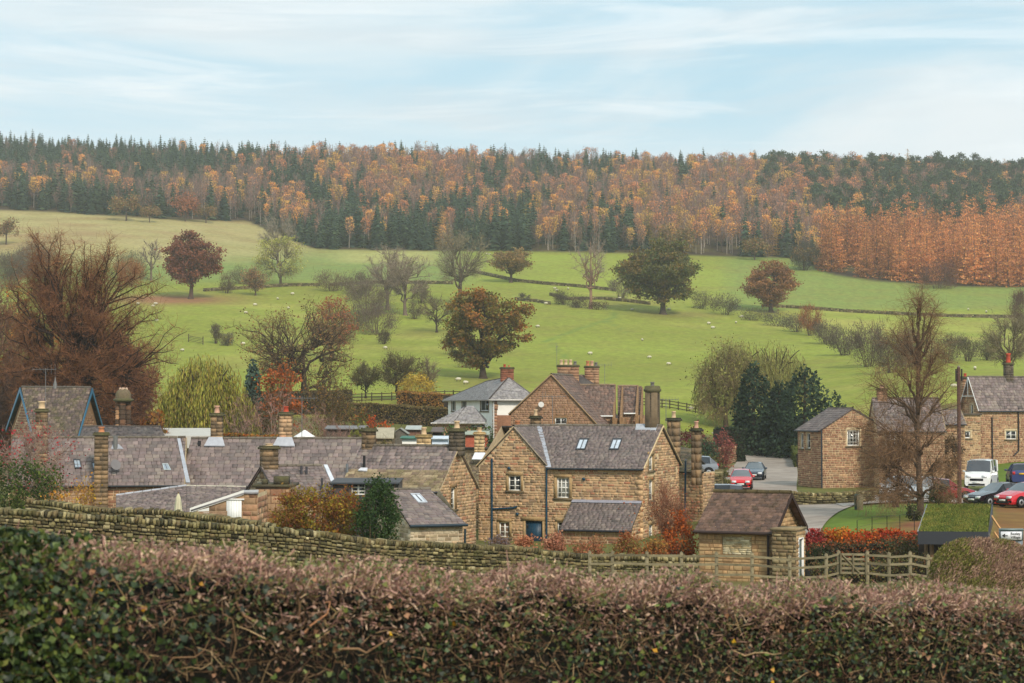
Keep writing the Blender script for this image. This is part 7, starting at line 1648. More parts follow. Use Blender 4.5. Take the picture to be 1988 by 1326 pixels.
p, H = tp(545, 555, 448); tree('weeping_tree', 'yellow-green drooping tree on the upper left pasture', p, H, wpx(492, 602, p[1]), hb=.12, seed=6, K=90, twigs=10, tl=1.6, leaves=26, ls=.34, lc=pal((170, 168, 84), (158, 160, 86), (184, 176, 88)), bark=(98, 86, 70), twc=(132, 120, 84), weep=.7, rt=.03, crook=.1)
p, H = tp(496, 574, 521); tree('hawthorn', 'small round orange-tinted hawthorn right of the copper beech', p, H, wpx(472, 516, p[1]), hb=.22, seed=7, K=50, twigs=10, tl=.8, leaves=34, ls=.3, lc=pal((150, 120, 84), (172, 124, 76), (128, 108, 82)), rt=.03, cat='tree')
p, H = tp(752, 602, 468); tree('bare_tree', 'left of the leafless grey trees growing together in mid pasture', p, H, wpx(698, 808, p[1]), hb=.22, ow=.45, seed=8, K=80, twigs=16, tl=1.5, bark=(118, 100, 84), twc=(142, 126, 110), rt=.033, crook=.16, group='leafless trees in mid pasture')
p, H = tp(787, 612, 478); tree('bare_tree', 'right of the leafless grey trees growing together in mid pasture', p, H, wpx(738, 846, p[1]), hb=.2, ow=.45, seed=9, K=80, twigs=16, tl=1.5, bark=(110, 94, 80), twc=(138, 122, 106), rt=.033, crook=.16, lean=.06, group='leafless trees in mid pasture')
p, H = tp(893, 592, 432); tree('bare_tree', 'tall spreading leafless tree with greenish twigs above the large orange oak', p, H, wpx(828, 962, p[1]), hb=.25, ow=.5, sq=.85, seed=10, K=100, twigs=18, tl=1.6, bark=(104, 90, 74), twc=(136, 126, 100), rt=.033, crook=.15, r0=.6)
p, H = tp(992, 549, 483); tree('oak_tree', 'small round brown oak standing alone under the wood in the middle', p, H, wpx(953, 1034, p[1]), hb=.3, seed=11, K=70, twigs=3, leaves=75, ls=.4, lc=pal((142, 120, 74), (156, 122, 76), (128, 112, 70)), lspread=.7, rt=.03, r0=.45)
p, H = tp(1147, 600, 452); tree('dead_tree', 'pale leafless tree with a straight bare trunk in the middle of the pasture', p, H, wpx(1106, 1198, p[1]), hb=.28, seed=12, K=46, twigs=12, tl=1.4, bark=(142, 112, 92), twc=(150, 134, 120), rt=.03, crook=.24, leader=.85, r0=.42, limbs=9)
p, H = tp(1287, 610, 464); tree('oak_tree', 'big dark green and bronze oak right of the pale dead tree', p, H, wpx(1220, 1378, p[1]), hb=.1, seed=13, K=210, twigs=2, leaves=95, ls=.48, lc=pal((92, 96, 50), (80, 90, 48), (110, 104, 54), (134, 106, 56)), bark=(84, 72, 62), lspread=.85, rt=.03, r0=.75, limbs=9)
p, H = tp(1497, 607, 505); tree('oak_tree', 'russet brown oak right of the big green oak', p, H, wpx(1441, 1555, p[1]), hb=.1, seed=14, K=130, twigs=4, leaves=75, ls=.42, lc=pal((150, 104, 66), (136, 96, 62), (160, 114, 70)), bark=(84, 68, 58), lspread=.75, r0=.6, limbs=8)
p, H = tp(938, 735, 548); tree('oak_tree', 'large orange and green oak in the centre above the white house', p, H, wpx(854, 1028, p[1]), hb=.1, seed=15, K=180, twigs=4, tl=.7, leaves=115, ls=.34, lc=pal((164, 104, 50), (174, 116, 56), (146, 98, 48), (118, 104, 48), (104, 100, 46)), inner=pal((100, 104, 44), (112, 110, 48), (86, 88, 40)), bark=(66, 54, 44), lspread=.6, r0=.55, limbs=9, leader=.75, crook=.14)
p, H = tp(848, 646, 566); tree('bare_tree', 'small dark leafless oak touching the left side of the large orange oak', p, H, wpx(803, 892, p[1]), hb=.15, seed=16, K=60, twigs=16, tl=1.0, bark=(62, 52, 42), twc=(112, 98, 74), rt=.025, crook=.22, limbs=6)
p, H = tp(908, 714, 668); shrub('bush', 'round leafless bush at the foot of the large orange oak', p, H, wpx(884, 932, p[1]), pal((116, 104, 78)), 17, 500, .18, twn=900, twc=(118, 104, 80), tr=.018)
p, H = tp(872, 690, 640); shrub('bush', 'low brown bush left of the orange oak trunk', p, H, wpx(862, 900, p[1]), pal((108, 96, 62)), 18, 260, .2, twn=500, tr=.018)
p, H = tp(590, 790, 562); tree('oak_tree', 'big half-bare oak with rusty upper crown and crooked dark limbs left of centre', p, H, wpx(440, 730, p[1]), hb=.08, sq=.85, seed=19, K=200, twigs=16, tl=1.0, br=.75, ow=.5, leaves=9, ls=.24, lc=pal((134, 110, 66), (146, 104, 64), (122, 106, 60)), bark=(58, 46, 38), twc=(112, 92, 64), crook=.2, r0=.58, limbs=10, rt=.017, leader=.4, weep=.08, lspread=.6)
p, H = tp(640, 700, 566); p[1] += 6; tree('oak_tree', 'rust-red leafy crown merging with the right side of the half-bare oak', p, H, wpx(588, 692, p[1]), hb=.15, seed=20, K=90, twigs=8, leaves=34, ls=.26, lc=pal((158, 84, 58), (146, 82, 56), (168, 96, 60)), lspread=.6, bark=(66, 50, 42))
p, H = tp(710, 774, 706); tree('hawthorn', 'left of the two dark hawthorns behind the rail fence', p, H, wpx(678, 748, p[1]), hb=.3, seed=21, K=60, twigs=22, tl=.8, leaves=8, ls=.16, lc=pal((104, 98, 62)), bark=(50, 42, 34), twc=(96, 88, 60), rt=.02, crook=.2, group='hawthorns by the rail fence')
p, H = tp(772, 776, 680); tree('hawthorn', 'taller right one of the two dark hawthorns behind the rail fence', p, H, wpx(730, 822, p[1]), hb=.2, seed=22, K=90, twigs=20, tl=.9, leaves=8, ls=.16, lc=pal((112, 104, 64)), bark=(50, 42, 34), twc=(98, 88, 60), rt=.02, crook=.2, lean=-.08, group='hawthorns by the rail fence')
p, H = tp(830, 776, 694); tree('hawthorn', 'thin leafless thorn tree right behind the yellow shrub', p, H, wpx(806, 850, p[1]), hb=.15, seed=23, K=36, twigs=20, tl=.8, bark=(84, 72, 60), twc=(124, 110, 86), rt=.02)
p, H = tp(812, 784, 726); shrub('willow_shrub', 'bright yellow upright shrub behind the rail fence', p, H, wpx(780, 852, p[1]), pal((188, 158, 56), (172, 148, 60), (196, 166, 74)), 24, 1500, .16, twn=900, twc=(160, 130, 70), asp=2.2)
# hillside bushes and thickets
HB = [(250, 556, 505, 218, 282, (172, 118, 66), 'orange bush beside the right edge of the huge bare tree'), (255, 545, 490, 225, 290, (116, 120, 88), 'grey-green bush above the orange bush on the left'), (645, 565, 526, 608, 690, (124, 104, 78), 'wide brown bush with an orange left side on the upper pasture'), (702, 572, 530, 664, 742, (118, 104, 84), 'brown bush right of the wide brown one on the upper pasture'),
      (712, 612, 545, 672, 770, (126, 110, 94), 'purple-grey thicket filling the hollow below the bare trees'), (732, 650, 590, 690, 765, (122, 104, 88), 'lower purple-grey thicket in the hollow beside the half-bare oak'), (690, 640, 590, 660, 716, (118, 106, 84), 'dull thicket against the rusty crown of the half-bare oak'), (668, 668, 630, 640, 700, (116, 100, 74), 'low brambles at the edge of the knoll above the half-bare oak'), (815, 590, 540, 792, 830, (120, 106, 84), 'dark tangled bush right of the grey trees'), (805, 620, 590, 790, 824, (112, 98, 76), 'low dark bush at the foot of the grey trees'),
      (1205, 580, 537, 1184, 1228, (124, 110, 96), 'grey leafless bush between the dead tree and the big green oak'), (1098, 592, 566, 1074, 1122, (98, 86, 70), 'dark bramble mound left of the dead tree foot'), (1122, 598, 578, 1100, 1145, (88, 74, 60), 'low bramble mound at the dead tree foot'), (1162, 602, 588, 1142, 1180, (96, 72, 58), 'reddish bramble right of the dead tree foot'), (1018, 580, 570, 1008, 1030, (108, 96, 76), 'tiny bush on the slope left of the brambles'),
      (1408, 612, 572, 1376, 1438, (100, 92, 74), 'dark rounded bush left of the russet oak'), (1362, 600, 568, 1340, 1384, (104, 94, 76), 'bush right behind the big green oak'), (1462, 622, 600, 1436, 1490, (106, 98, 76), 'low bush below the russet oak'), (1510, 634, 606, 1484, 1545, (104, 96, 78), 'hedge bush right below the russet oak'), (1545, 645, 612, 1520, 1575, (108, 98, 80), 'hedge bush between russet oak and orange sapling'), (1574, 652, 588, 1556, 1596, (166, 104, 66), 'small orange sapling in the field hedge'),
      (1605, 668, 622, 1580, 1640, (112, 98, 84), 'hedge bush right of the orange sapling'), (1640, 690, 640, 1610, 1680, (108, 94, 80), 'thick hedge bush on the slope left of the large bare tree'), (1685, 712, 630, 1650, 1730, (112, 94, 82), 'thorny hedge mass behind the large bare tree'), (1730, 724, 640, 1695, 1775, (106, 90, 74), 'hedge mass hidden in the large bare tree crown'), (1780, 712, 640, 1740, 1825, (108, 94, 76), 'hedge bush right behind the large bare tree'), (1840, 706, 650, 1810, 1870, (110, 100, 76), 'leafless bush in the hedge above the utility pole'),
      (1880, 702, 648, 1855, 1905, (108, 98, 74), 'leafless sapling clump in the far right hedge'), (1915, 700, 652, 1890, 1940, (104, 96, 72), 'sapling clump beside the right edge tree'), (1560, 525, 468, 1530, 1595, (88, 84, 72), 'dark bush at the foot of the larch plantation corner'), (1820, 560, 508, 1780, 1860, (118, 76, 58), 'dull maroon bush in front of the larches'), (418, 668, 632, 406, 430, (112, 98, 76), 'thin bare bush by the tiny gate'), (440, 672, 642, 430, 458, (110, 98, 78), 'second thin bare bush by the tiny gate'),
      (745, 668, 636, 736, 756, (98, 84, 60), 'tiny bush on the knoll'), (470, 552, 520, 445, 500, (118, 112, 78), 'scrubby bush beneath the weeping tree'), (440, 570, 532, 430, 455, (124, 108, 80), 'thin thorn bush right of the copper beech'), (20, 560, 480, -30, 60, (112, 100, 84), 'grey leafless thicket at the left edge'), (70, 540, 470, 30, 120, (120, 104, 84), 'pale brown thicket behind the huge bare tree'), (1985, 640, 560, 1962, 2010, (112, 76, 62), 'dark red-brown tree cut by the right edge')]
for i, (u, vb, vt, u0, u1, c, lab) in enumerate(HB):
    p, H = tp(u, vb, vt); W_ = wpx(u0, u1, p[1]); c = np.array(c) * .9; big = W_ * H
    shrub('bush', lab, p, H, W_, pal(tuple(c), tuple(c * .88), tuple(np.minimum(255, c * 1.12))), 100 + i, int(min(2400, 300 + big * 14)), .2, twn=int(min(3600, 400 + big * 24)), twc=tuple(c * .95), tr=.028, stems=16, cat='bush' if W_ < 9 else 'bush')
# right edge tree and field trees near the cottage
p, H = tp(1958, 742, 598); tree('bare_tree', 'leafless greenish tree at the right edge behind the cottage chimney', p, H, wpx(1905, 2010, p[1]), hb=.2, seed=31, K=80, twigs=18, tl=1.1, bark=(88, 74, 60), twc=(124, 112, 84), rt=.025)
# --- willows, conifers
WIL = pal((160, 156, 66), (144, 144, 62), (172, 164, 72), (172, 148, 74), (126, 130, 54))
p, H = tp(395, 0, 676, Y=158); willow('weeping_willow', 'yellow-green weeping willow behind the low slate row', p, H, wpx(312, 486, 158), 2, 2000, WIL)
WIL2 = pal((156, 154, 84), (144, 144, 80), (168, 158, 90), (134, 130, 74))
p, H = tp(1432, 0, 646, Y=246); willow('weeping_willow', 'tall tan-green weeping willow right of the village street bend', p, H, wpx(1350, 1512, 246), 3, 1500, WIL2, rag=.16)
tree('weeping_tree', 'loose drooping tan tree in front of the tall willow by the street', at(1410, 243), 12.0, 9.5, hb=.05, seed=66, K=90, twigs=20, tl=1.4, weep=.75, leaves=26, ls=.22, lc=WIL2, bark=(84, 72, 54), twc=(128, 112, 76), rt=.018)
p, H = tp(1505, 0, 650, Y=252); willow('weeping_willow', 'second tan willow merging behind the dark conifers', p, H, wpx(1430, 1580, 252), 5, 900, WIL2 * .95, rag=.16)
def conifer(label, u, Y, vt, u0, u1, seed, cols, n=42):
    p, H = tp(u, 0, vt, Y=Y); R0 = wpx(u0, u1, Y) / 2; r = np.random.default_rng(seed); mb, wd = MB(), MB(); wd.rod((0, 0, -.5), (0, 0, H * .95), .35, 7, lin(70, 56, 44), r1=.05)
    for i in range(n):
        t = i / n; z = H * (.03 + .95 * t); R = R0 * (1 - t ** 2.6) ** .6 * (1 + .1 * math.sin(i * .5 + seed))
        k = int(150 * (1 - t) + 24); a = r.uniform(0, 6.28, k); q = R * np.sqrt(r.uniform(.35, 1.1, k)); l_ = 1 + .16 * np.sin(a * 3 + i * .12 + seed) + .12 * np.sin(a * 5 - i * .3)
        pts = np.stack([np.cos(a) * q * l_, np.sin(a) * q * l_, z + r.normal(size=k) * .35 - q * .12], 1); mb.cards(pts, r.uniform(.16, .42, k), 1.6, jit(cols * (1.25 if i % 3 else .9), k, .28, r), rg=r, up=[0, 0, 1], upw=.3)
    root = thing('conifer', label, 'conifer', p, 0, 'dark conifers by the street'); wd.build('trunk', M['bark'], root); mb.build('crown', M['leaf'], root, kind='stuff')
DC = pal((50, 66, 44), (42, 58, 40), (60, 76, 50), (46, 64, 50))
conifer('left dark evergreen standing in front of the willow', 1462, 216, 702, 1425, 1502, 41, DC); conifer('broad dark evergreen right of the others by the gable-fronted house', 1562, 212, 712, 1498, 1624, 42, DC * 1.05, 46); conifer('dark evergreen filling the gap between the other two', 1512, 220, 742, 1480, 1550, 43, DC * .9)
conifer('small dark evergreen peeping over the gable-fronted house roof', 1634, 205, 782, 1606, 1660, 44, DC, 20)
conifer('small blue-green conifer between the weeping willow and the orange saplings', 492, 190, 700, 472, 514, 45, pal((66, 84, 70), (58, 76, 66), (76, 94, 78)), 30)
# --- huge bare tree on the left and its undergrowth
p, H = tp(150, 0, 428, Y=162); tree('bare_tree', 'huge leafless tree with dark limbs and reddish twigs filling the left side', p, H * .99, wpx(-40, 318, 162), hb=.07, qmin=.1, seed=54, K=420, twigs=50, tl=.95, ow=.1, att=.66, sq=.85, br=.8, top=1.0, bark=(48, 38, 32), twc=pal((134, 88, 60), (114, 78, 54), (146, 98, 62), (96, 72, 52)), r0=.55, limbs=20, rt=.011, crook=.19, sub=3, fmin=.5, leader=.62, D=wpx(0, 200, 162))
p, H = tp(-20, 0, 520, Y=176); tree('bare_tree', 'second leafless tree at the left edge behind the huge one', p, H, wpx(-110, 70, 176), hb=.1, br=.7, ow=.4, seed=52, K=130, twigs=20, tl=1.3, bark=(70, 56, 46), twc=pal((116, 88, 70), (104, 80, 64)), rt=.02, crook=.2)
p, H = tp(250, 0, 610, Y=170); tree('bare_tree', 'drooping reddish bare tree at the lower right of the huge one', p, H, wpx(190, 320, 170), hb=.05, seed=53, K=110, twigs=22, tl=1.3, bark=(64, 48, 40), twc=pal((118, 78, 62), (104, 72, 58)), rt=.018, weep=.35, crook=.2, leaves=5, ls=.2, lc=pal((160, 104, 52)))
for i, (u, Y, vt, u0, u1, c, lab) in enumerate(((50, 186, 570, -20, 150, ((190, 128, 50), (166, 106, 50), (138, 96, 50)), 'golden orange undergrowth behind the huge bare tree'), (170, 190, 600, 90, 262, ((166, 100, 52), (144, 90, 50), (188, 126, 54)), 'russet undergrowth seen through the huge bare tree'), (10, 182, 680, -40, 60, ((120, 96, 52), (138, 84, 50)), 'brown undergrowth low at the left edge'), (245, 188, 670, 190, 306, ((140, 84, 54), (158, 100, 50), (120, 86, 52)), 'dull red undergrowth between huge tree and willow'), (295, 150, 790, 268, 326, ((176, 104, 40), (128, 104, 48)), 'small orange bush behind the ornate chimney'))):
    p, H = tp(u, 0, vt, Y=Y); shrub('undergrowth', lab, p, H, wpx(u0, u1, Y), pal(*c), 200 + i, 2600, .3, twn=1500, twc=(104, 72, 56), tr=.02, stems=30, cat='bush')
# --- bare tree on the right, in front of the long house
p, H = tp(1787, 0, 556, Y=109); p[2] -= .3; tree('bare_tree', 'tall leafless tree with drooping brown branches beside the parked cars', p, H, wpx(1626, 1876, 109), hb=.1, seed=61, K=210, twigs=20, tl=1.0, bark=(88, 72, 58), twc=pal((126, 96, 70), (140, 108, 78), (110, 86, 62)), r0=.19, limbs=26, rt=.007, weep=.32, crook=.06, cone=.5, leader=.97, sub=3, side=0, att=.92, ow=.45, top=1.0)
p, H = tp(1736, 0, 800, Y=120); tree('bare_tree', 'small twisted bare tree with two trunks behind the lawn', p, H, wpx(1690, 1790, 120), hb=.2, seed=63, K=50, twigs=22, tl=.7, bark=(58, 46, 40), twc=pal((92, 64, 52)), r0=.16, rt=.009, weep=.6, crook=.3, limbs=6)
for (u, Y, vt, u0, u1, c, lab, n, nm) in ((1822, 119, 942, 1800, 1848, ((62, 78, 40), (52, 66, 36), (78, 88, 46)), 'dark evergreen bush between the bare tree trunk and the pole', 1500, 'evergreen_bush'), (1774, 104, 975, 1762, 1788, ((60, 66, 38),), 'small dark bush at the foot of the tall bare tree', 500, 'evergreen_bush'), (1842, 158, 840, 1828, 1870, ((70, 62, 44), (80, 70, 48)), 'dark climber covering the corner behind the utility pole', 1200, 'climber'),
                      (1340, 180, 850, 1310, 1362, ((104, 116, 52), (84, 98, 46), (140, 140, 60)), 'green and yellow garden bush behind the banded chimneys', 1400, 'bush'), (1345, 186, 822, 1326, 1392, ((112, 44, 50), (92, 38, 42), (134, 66, 58)), 'maroon shrub above the banded chimneys', 1500, 'bush'), (1402, 188, 832, 1378, 1424, ((152, 84, 78), (134, 70, 66), (160, 104, 78)), 'dusty pink shrub beside the street', 1500, 'bush'), (1372, 172, 850, 1356, 1396, ((70, 90, 62), (60, 80, 56)), 'grey-green bush behind the silver car', 1300, 'bush'),
                      (1388, 150, 888, 1374, 1408, ((96, 96, 52), (120, 108, 56)), 'olive bush above the mossy garden wall', 800, 'bush'), (1400, 146, 900, 1388, 1414, ((82, 88, 46), (130, 120, 60)), 'small mixed bush at the street corner', 500, 'bush')):
    p, H = tp(u, 0, vt, Y=Y); shrub(nm, lab, p, H, wpx(u0, u1, Y), pal(*c), int(u), n, .16 if Y > 140 else .1, twn=200)
hedge('clipped_hedge', 'dark clipped hedge block at the far end of the street', ((1400, 205), (1430, 207)), zv(834, 205) - at(1410, 205)[2], 2.2, pal((50, 64, 38), (44, 56, 36)), 71, 60, .2)
hedge('hedge', 'green verge hedge along the outside of the street bend', ((1436, 252), (1490, 240), (1535, 224), (1556, 206), (1560, 196)), 1.3, 1.6, pal((92, 104, 48), (78, 92, 42), (112, 112, 56)), 72, 70, .18)
hedge('clipped_hedge', 'long brown clipped hedge below the rail fence', ((650, 232), (760, 230), (880, 226)), 2.0, 1.6, pal((122, 104, 60), (108, 92, 56), (134, 110, 66), (104, 98, 54)), 73, 60, .2)
hedge('clipped_hedge', 'dark hedge below the brown clipped one, left of the white house', ((730, 205), (880, 202)), 1.6, 1.4, pal((66, 58, 40), (76, 64, 46)), 74, 60, .2)
hedge('hedge', 'thick orange-brown hedge in front of the yellow shrub', ((780, 246), (870, 242)), 2.2, 2.0, pal((158, 124, 62), (138, 110, 58), (168, 116, 60)), 75, 50, .22)
hedge('hedge', 'dark hedge beneath the half-bare oak', ((480, 236), (580, 238), (680, 240)), 2.6, 2.0, pal((88, 80, 48), (100, 84, 50)), 76, 40, .24)
hedge('hedge', 'thin orange hedge line just above the row roof', ((430, 142), (545, 141)), zv(846, 142) - at(490, 142)[2], .8, pal((176, 98, 40), (150, 104, 44), (110, 104, 48)), 77, 90, .12)
# --- gardens behind the row
GARDEN = [(545, 172, 694, 508, 586, ((186, 98, 44), (168, 88, 44), (150, 96, 50)), 'orange-leaved slender garden tree behind the red-potted chimney', 'tree'), (620, 178, 722, 576, 690, ((124, 100, 54), (108, 92, 50), (140, 104, 56)), 'olive-brown garden thicket below the half-bare oak', 'bush'), (665, 180, 740, 630, 708, ((118, 104, 56), (104, 100, 52)), 'mixed green-brown garden bush right of the thicket', 'bush'),
          (500, 168, 760, 470, 540, ((112, 96, 66), (98, 90, 58)), 'bare garden bush right of the weeping willow', 'bush'), (462, 150, 790, 440, 486, ((120, 106, 80), (104, 94, 66)), 'thin bare bush between willow and aerial', 'bush'), (690, 158, 776, 668, 722, ((84, 104, 48), (110, 116, 52), (170, 104, 50)), 'green and orange climber-covered garden bush', 'bush'), (733, 156, 792, 712, 752, ((206, 96, 34), (190, 78, 34), (214, 120, 40)), 'bright orange-red ball-shaped shrub', 'shrub'),
          (750, 152, 815, 736, 768, ((70, 88, 44), (84, 96, 48)), 'dark green bush under the orange ball-shaped shrub', 'bush'), (700, 138, 822, 680, 728, ((130, 126, 54), (110, 112, 48)), 'yellow-green bush left of the lichened barn roof', 'bush'), (740, 130, 838, 724, 762, ((112, 104, 60), (96, 92, 52)), 'olive bush just behind the mossy ridge', 'bush'), (885, 158, 823, 858, 912, ((58, 88, 40), (70, 98, 44)), 'glossy green laurel left of the shed', 'bush'), (930, 160, 826, 906, 954, ((62, 86, 42), (72, 96, 46)), 'glossy green laurel behind the shed', 'bush'),
          (952, 140, 842, 944, 970, ((58, 76, 44), (66, 84, 48)), 'dark green bush beside the main house left roof', 'bush'), (800, 165, 812, 775, 830, ((118, 96, 70), (106, 88, 62)), 'brown leafless bush between the sheds', 'bush'), (970, 196, 744 + 20, 0, 0, ((110, 100, 70),), '', '')]
for (u, Y, vt, u0, u1, c, lab, cat) in GARDEN:
    if not lab: continue
    p, H = tp(u, 0, vt, Y=Y); W_ = wpx(u0, u1, Y)
    if cat == 'tree': tree('garden_tree', lab, p, H, W_, hb=.3, seed=int(u), K=60, twigs=12, tl=.7, leaves=34, ls=.2, lc=pal(*c), bark=(138, 122, 92), twc=(120, 96, 66), rt=.016, lspread=.45)
    else: shrub('garden_bush', lab, p, H, W_, pal(*c), int(u), 1500, .17, twn=500, cat=cat)
for i, (u, vt) in enumerate(((470, 740), (528, 705), (560, 790), (585, 800), (602, 780), (618, 790), (636, 775), (652, 795), (668, 785))):
    p, H = tp(u, 0, vt, Y=146 + (i * 7) % 12); tree('bare_sapling', ['tall pinkish sapling beside the willow', 'tall pale forked sapling left of the red-potted chimney', 'bare sapling just right of the red-potted chimney', 'low bare sapling beside the white parasol', 'pale sapling above the white parasol', 'pinkish sapling right above the white parasol', 'tallest of the pale saplings right of the parasol', 'thin sapling behind the long dark shed', 'rightmost pale sapling by the green climber'][i], p, H, H * .45, hb=.15, seed=300 + i, K=16, twigs=12, tl=.7, bark=(150, 124, 108), twc=pal((146, 112, 100), (134, 104, 90)), rt=.014, r0=.07, limbs=5, shape=1.0, cat='sapling', group='bare saplings behind the row')
# --- nearer garden plants
p = at(70, 88); tree('berry_tree', 'pale-branched bare tree hung with red berries at the left edge', p, zv(802, 88) - p[2], wpx(-20, 150, 88), hb=.25, seed=81, K=60, twigs=16, tl=.6, bark=(150, 132, 112), twc=pal((156, 132, 116), (140, 116, 104)), r0=.09, rt=.009, crook=.2, leaves=11, ls=.085, lc=pal((176, 40, 52), (156, 34, 44), (186, 60, 66)), lspread=.35)
p = at(30, 82); shrub('evergreen_bush', 'dense dark green bush at the left edge above the stone wall', p, zv(884, 82) - p[2], wpx(-70, 118, 82), pal((72, 88, 40), (60, 76, 38), (94, 104, 46), (52, 66, 38)), 82, 5200, .1, D=2.6, twn=150)
p = at(150, 79); shrub('yellow_shrub', 'wispy yellow and gold shrub in front of the tall eaves chimney', p, zv(925, 79) - p[2], wpx(120, 232, 79), pal((204, 150, 40), (190, 128, 40), (176, 150, 50)), 83, 520, .085, D=1.2, twn=420, twc=(150, 112, 76), tr=.007)
p = at(618, 80); shrub('autumn_bush', 'large yellow, green and red bush behind the long stone wall', p, zv(944, 80) - p[2], wpx(518, 718, 80), pal((140, 128, 40), (164, 132, 44), (150, 88, 40), (120, 122, 42), (134, 70, 44)), 84, 8200, .085, D=2.4, twn=2600, twc=(130, 84, 54), tr=.007, stems=60, asp=1.5, lump=.1)
p = at(732, 78.3); shrub('ivy_bush', 'dark glossy ivy-covered bush left of the small outbuilding', p, zv(922, 78) - p[2], wpx(690, 776, 78), pal((52, 74, 34), (44, 64, 32), (66, 88, 40)), 85, 6200, .085, D=2.0, twn=60, lump=.02, round_=1)
p = at(775, 80); shrub('weeds', 'straggly brown weeds at the foot of the pale rubble gable', p, .9, wpx(745, 830, 80), pal((110, 104, 60), (134, 112, 70)), 86, 500, .07, D=.6, twn=500, tr=.005)
for i, (u0, u1, vt, c, lab) in enumerate(((996, 1045, 1043, ((190, 124, 88), (170, 106, 76), (204, 142, 102)), 'faded copper hydrangea heads left of the teal door'), (1045, 1098, 1040, ((184, 124, 96), (196, 140, 108), (168, 106, 82)), 'faded copper hydrangea heads right of the teal door'), (1105, 1180, 1046, ((190, 122, 84), (168, 104, 74), (142, 116, 76)), 'faded russet hydrangeas below the lean-to'), (1185, 1248, 1040, ((156, 84, 54), (170, 104, 60), (128, 122, 58)), 'russet and green shrub at the lean-to corner'),
                                      (1244, 1300, 1050, ((176, 112, 56), (150, 92, 52), (140, 120, 56)), 'orange-brown border plants below the right gable'), (935, 1000, 1048, ((150, 116, 80), (128, 108, 84), (120, 110, 120)), 'grey-lilac border plants left of the hydrangeas'))):
    u = (u0 + u1) / 2; p = at(u, 77 + i * .2); vt -= 5; shrub('hydrangea' if i < 3 else 'border_plants', lab, p, zv(vt, p[1]) - p[2], wpx(u0, u1, p[1]), pal(*c), 90 + i, 2400, .075, D=1.2, twn=500, twc=(140, 100, 70), tr=.006, group='border below the main house')
p = at(1300, 83); tree('bare_sapling', 'tall reddish many-stemmed bare shrub in front of the right gable', p, zv(925, 83) - p[2], wpx(1250, 1356, 83), hb=.05, seed=97, K=80, twigs=18, tl=.55, bark=(120, 88, 66), twc=pal((142, 96, 74), (124, 84, 66), (150, 108, 80)), r0=.035, rt=.006, crook=.12, leaves=7, ls=.07, lc=pal((150, 84, 60), (170, 100, 62)), limbs=14, shape=.9, cat='shrub')
p = at(1322, 81.5); shrub('beech_bush', 'glowing orange beech bush left of the stone hut', p, zv(998, 81.5) - p[2], wpx(1294, 1358, 81.5), pal((170, 84, 34), (150, 72, 34), (186, 104, 40)), 98, 1800, .085, D=1.4, twn=300, twc=(110, 72, 54), tr=.008)
BC = pal((196, 84, 30), (178, 62, 34), (214, 120, 36), (158, 48, 40), (200, 104, 40))
for i, (u0, u1, vt, c) in enumerate(((1556, 1606, 1030, ((158, 46, 44), (176, 58, 48), (140, 40, 44), (186, 96, 84))), (1600, 1650, 1026, ((216, 116, 34), (206, 92, 32), (190, 140, 40))), (1645, 1700, 1030, ((206, 92, 34), (188, 70, 36), (216, 124, 40))), (1695, 1745, 1029, ((196, 80, 36), (210, 108, 38), (176, 62, 38))), (1740, 1800, 1034, ((176, 70, 42), (160, 60, 40), (196, 96, 46))))):
    u = (u0 + u1) / 2; p = at(u, 87); shrub('beech_hedge_plant', ['crimson beech bush next to the hut annex', 'golden orange beech bush second from the hut annex', 'flame orange beech bush in the middle of the autumn hedge', 'orange-red beech bush left of the shelter', 'dull red beech bush partly behind the grass-roofed shelter'][i], p, zv(vt, 87) - p[2], wpx(u0 - 6, u1 + 6, 87), pal(*c), 110 + i, 2300, .1, D=1.5, twn=260, twc=(96, 66, 52), tr=.008, group='autumn beech hedge by the lawn', round_=.5)
hedge('undergrowth', 'dark weeds and brambles filling the space behind the field gate', ((1566, 76), (1640, 76), (1720, 76), (1796, 76)), .62, 1.6, pal((84, 82, 48), (110, 78, 50), (66, 68, 40), (120, 112, 64)), 78, 260, .08, cat='undergrowth', rough=.14)
hedge('undergrowth', 'low brown and green undergrowth along the foot of the autumn beech hedge', ((1556, 84.5), (1650, 84.5), (1740, 84.5), (1800, 84.5)), .75, 1.0, pal((74, 74, 44), (104, 70, 44), (60, 62, 38), (150, 84, 44)), 77, 260, .09, cat='undergrowth', rough=.12)
for (u, Y, vt, u0, u1, c, lab) in ((1590, 81, 1058, 1566, 1620, ((52, 66, 40), (44, 56, 38)), 'dark green bush under the crimson beech'), (1740, 79, 1050, 1690, 1800, ((70, 78, 44), (96, 84, 48)), 'dull green growth behind the gate fence'), (1795, 80, 1052, 1770, 1830, ((84, 90, 46), (110, 84, 50)), 'green growth at the left foot of the grass-roofed shelter')):
    p = at(u, Y); shrub('undergrowth', lab, p, zv(vt, Y) - p[2], wpx(u0, u1, Y), pal(*c), int(u), 900, .09, D=1.0, twn=250, cat='bush')
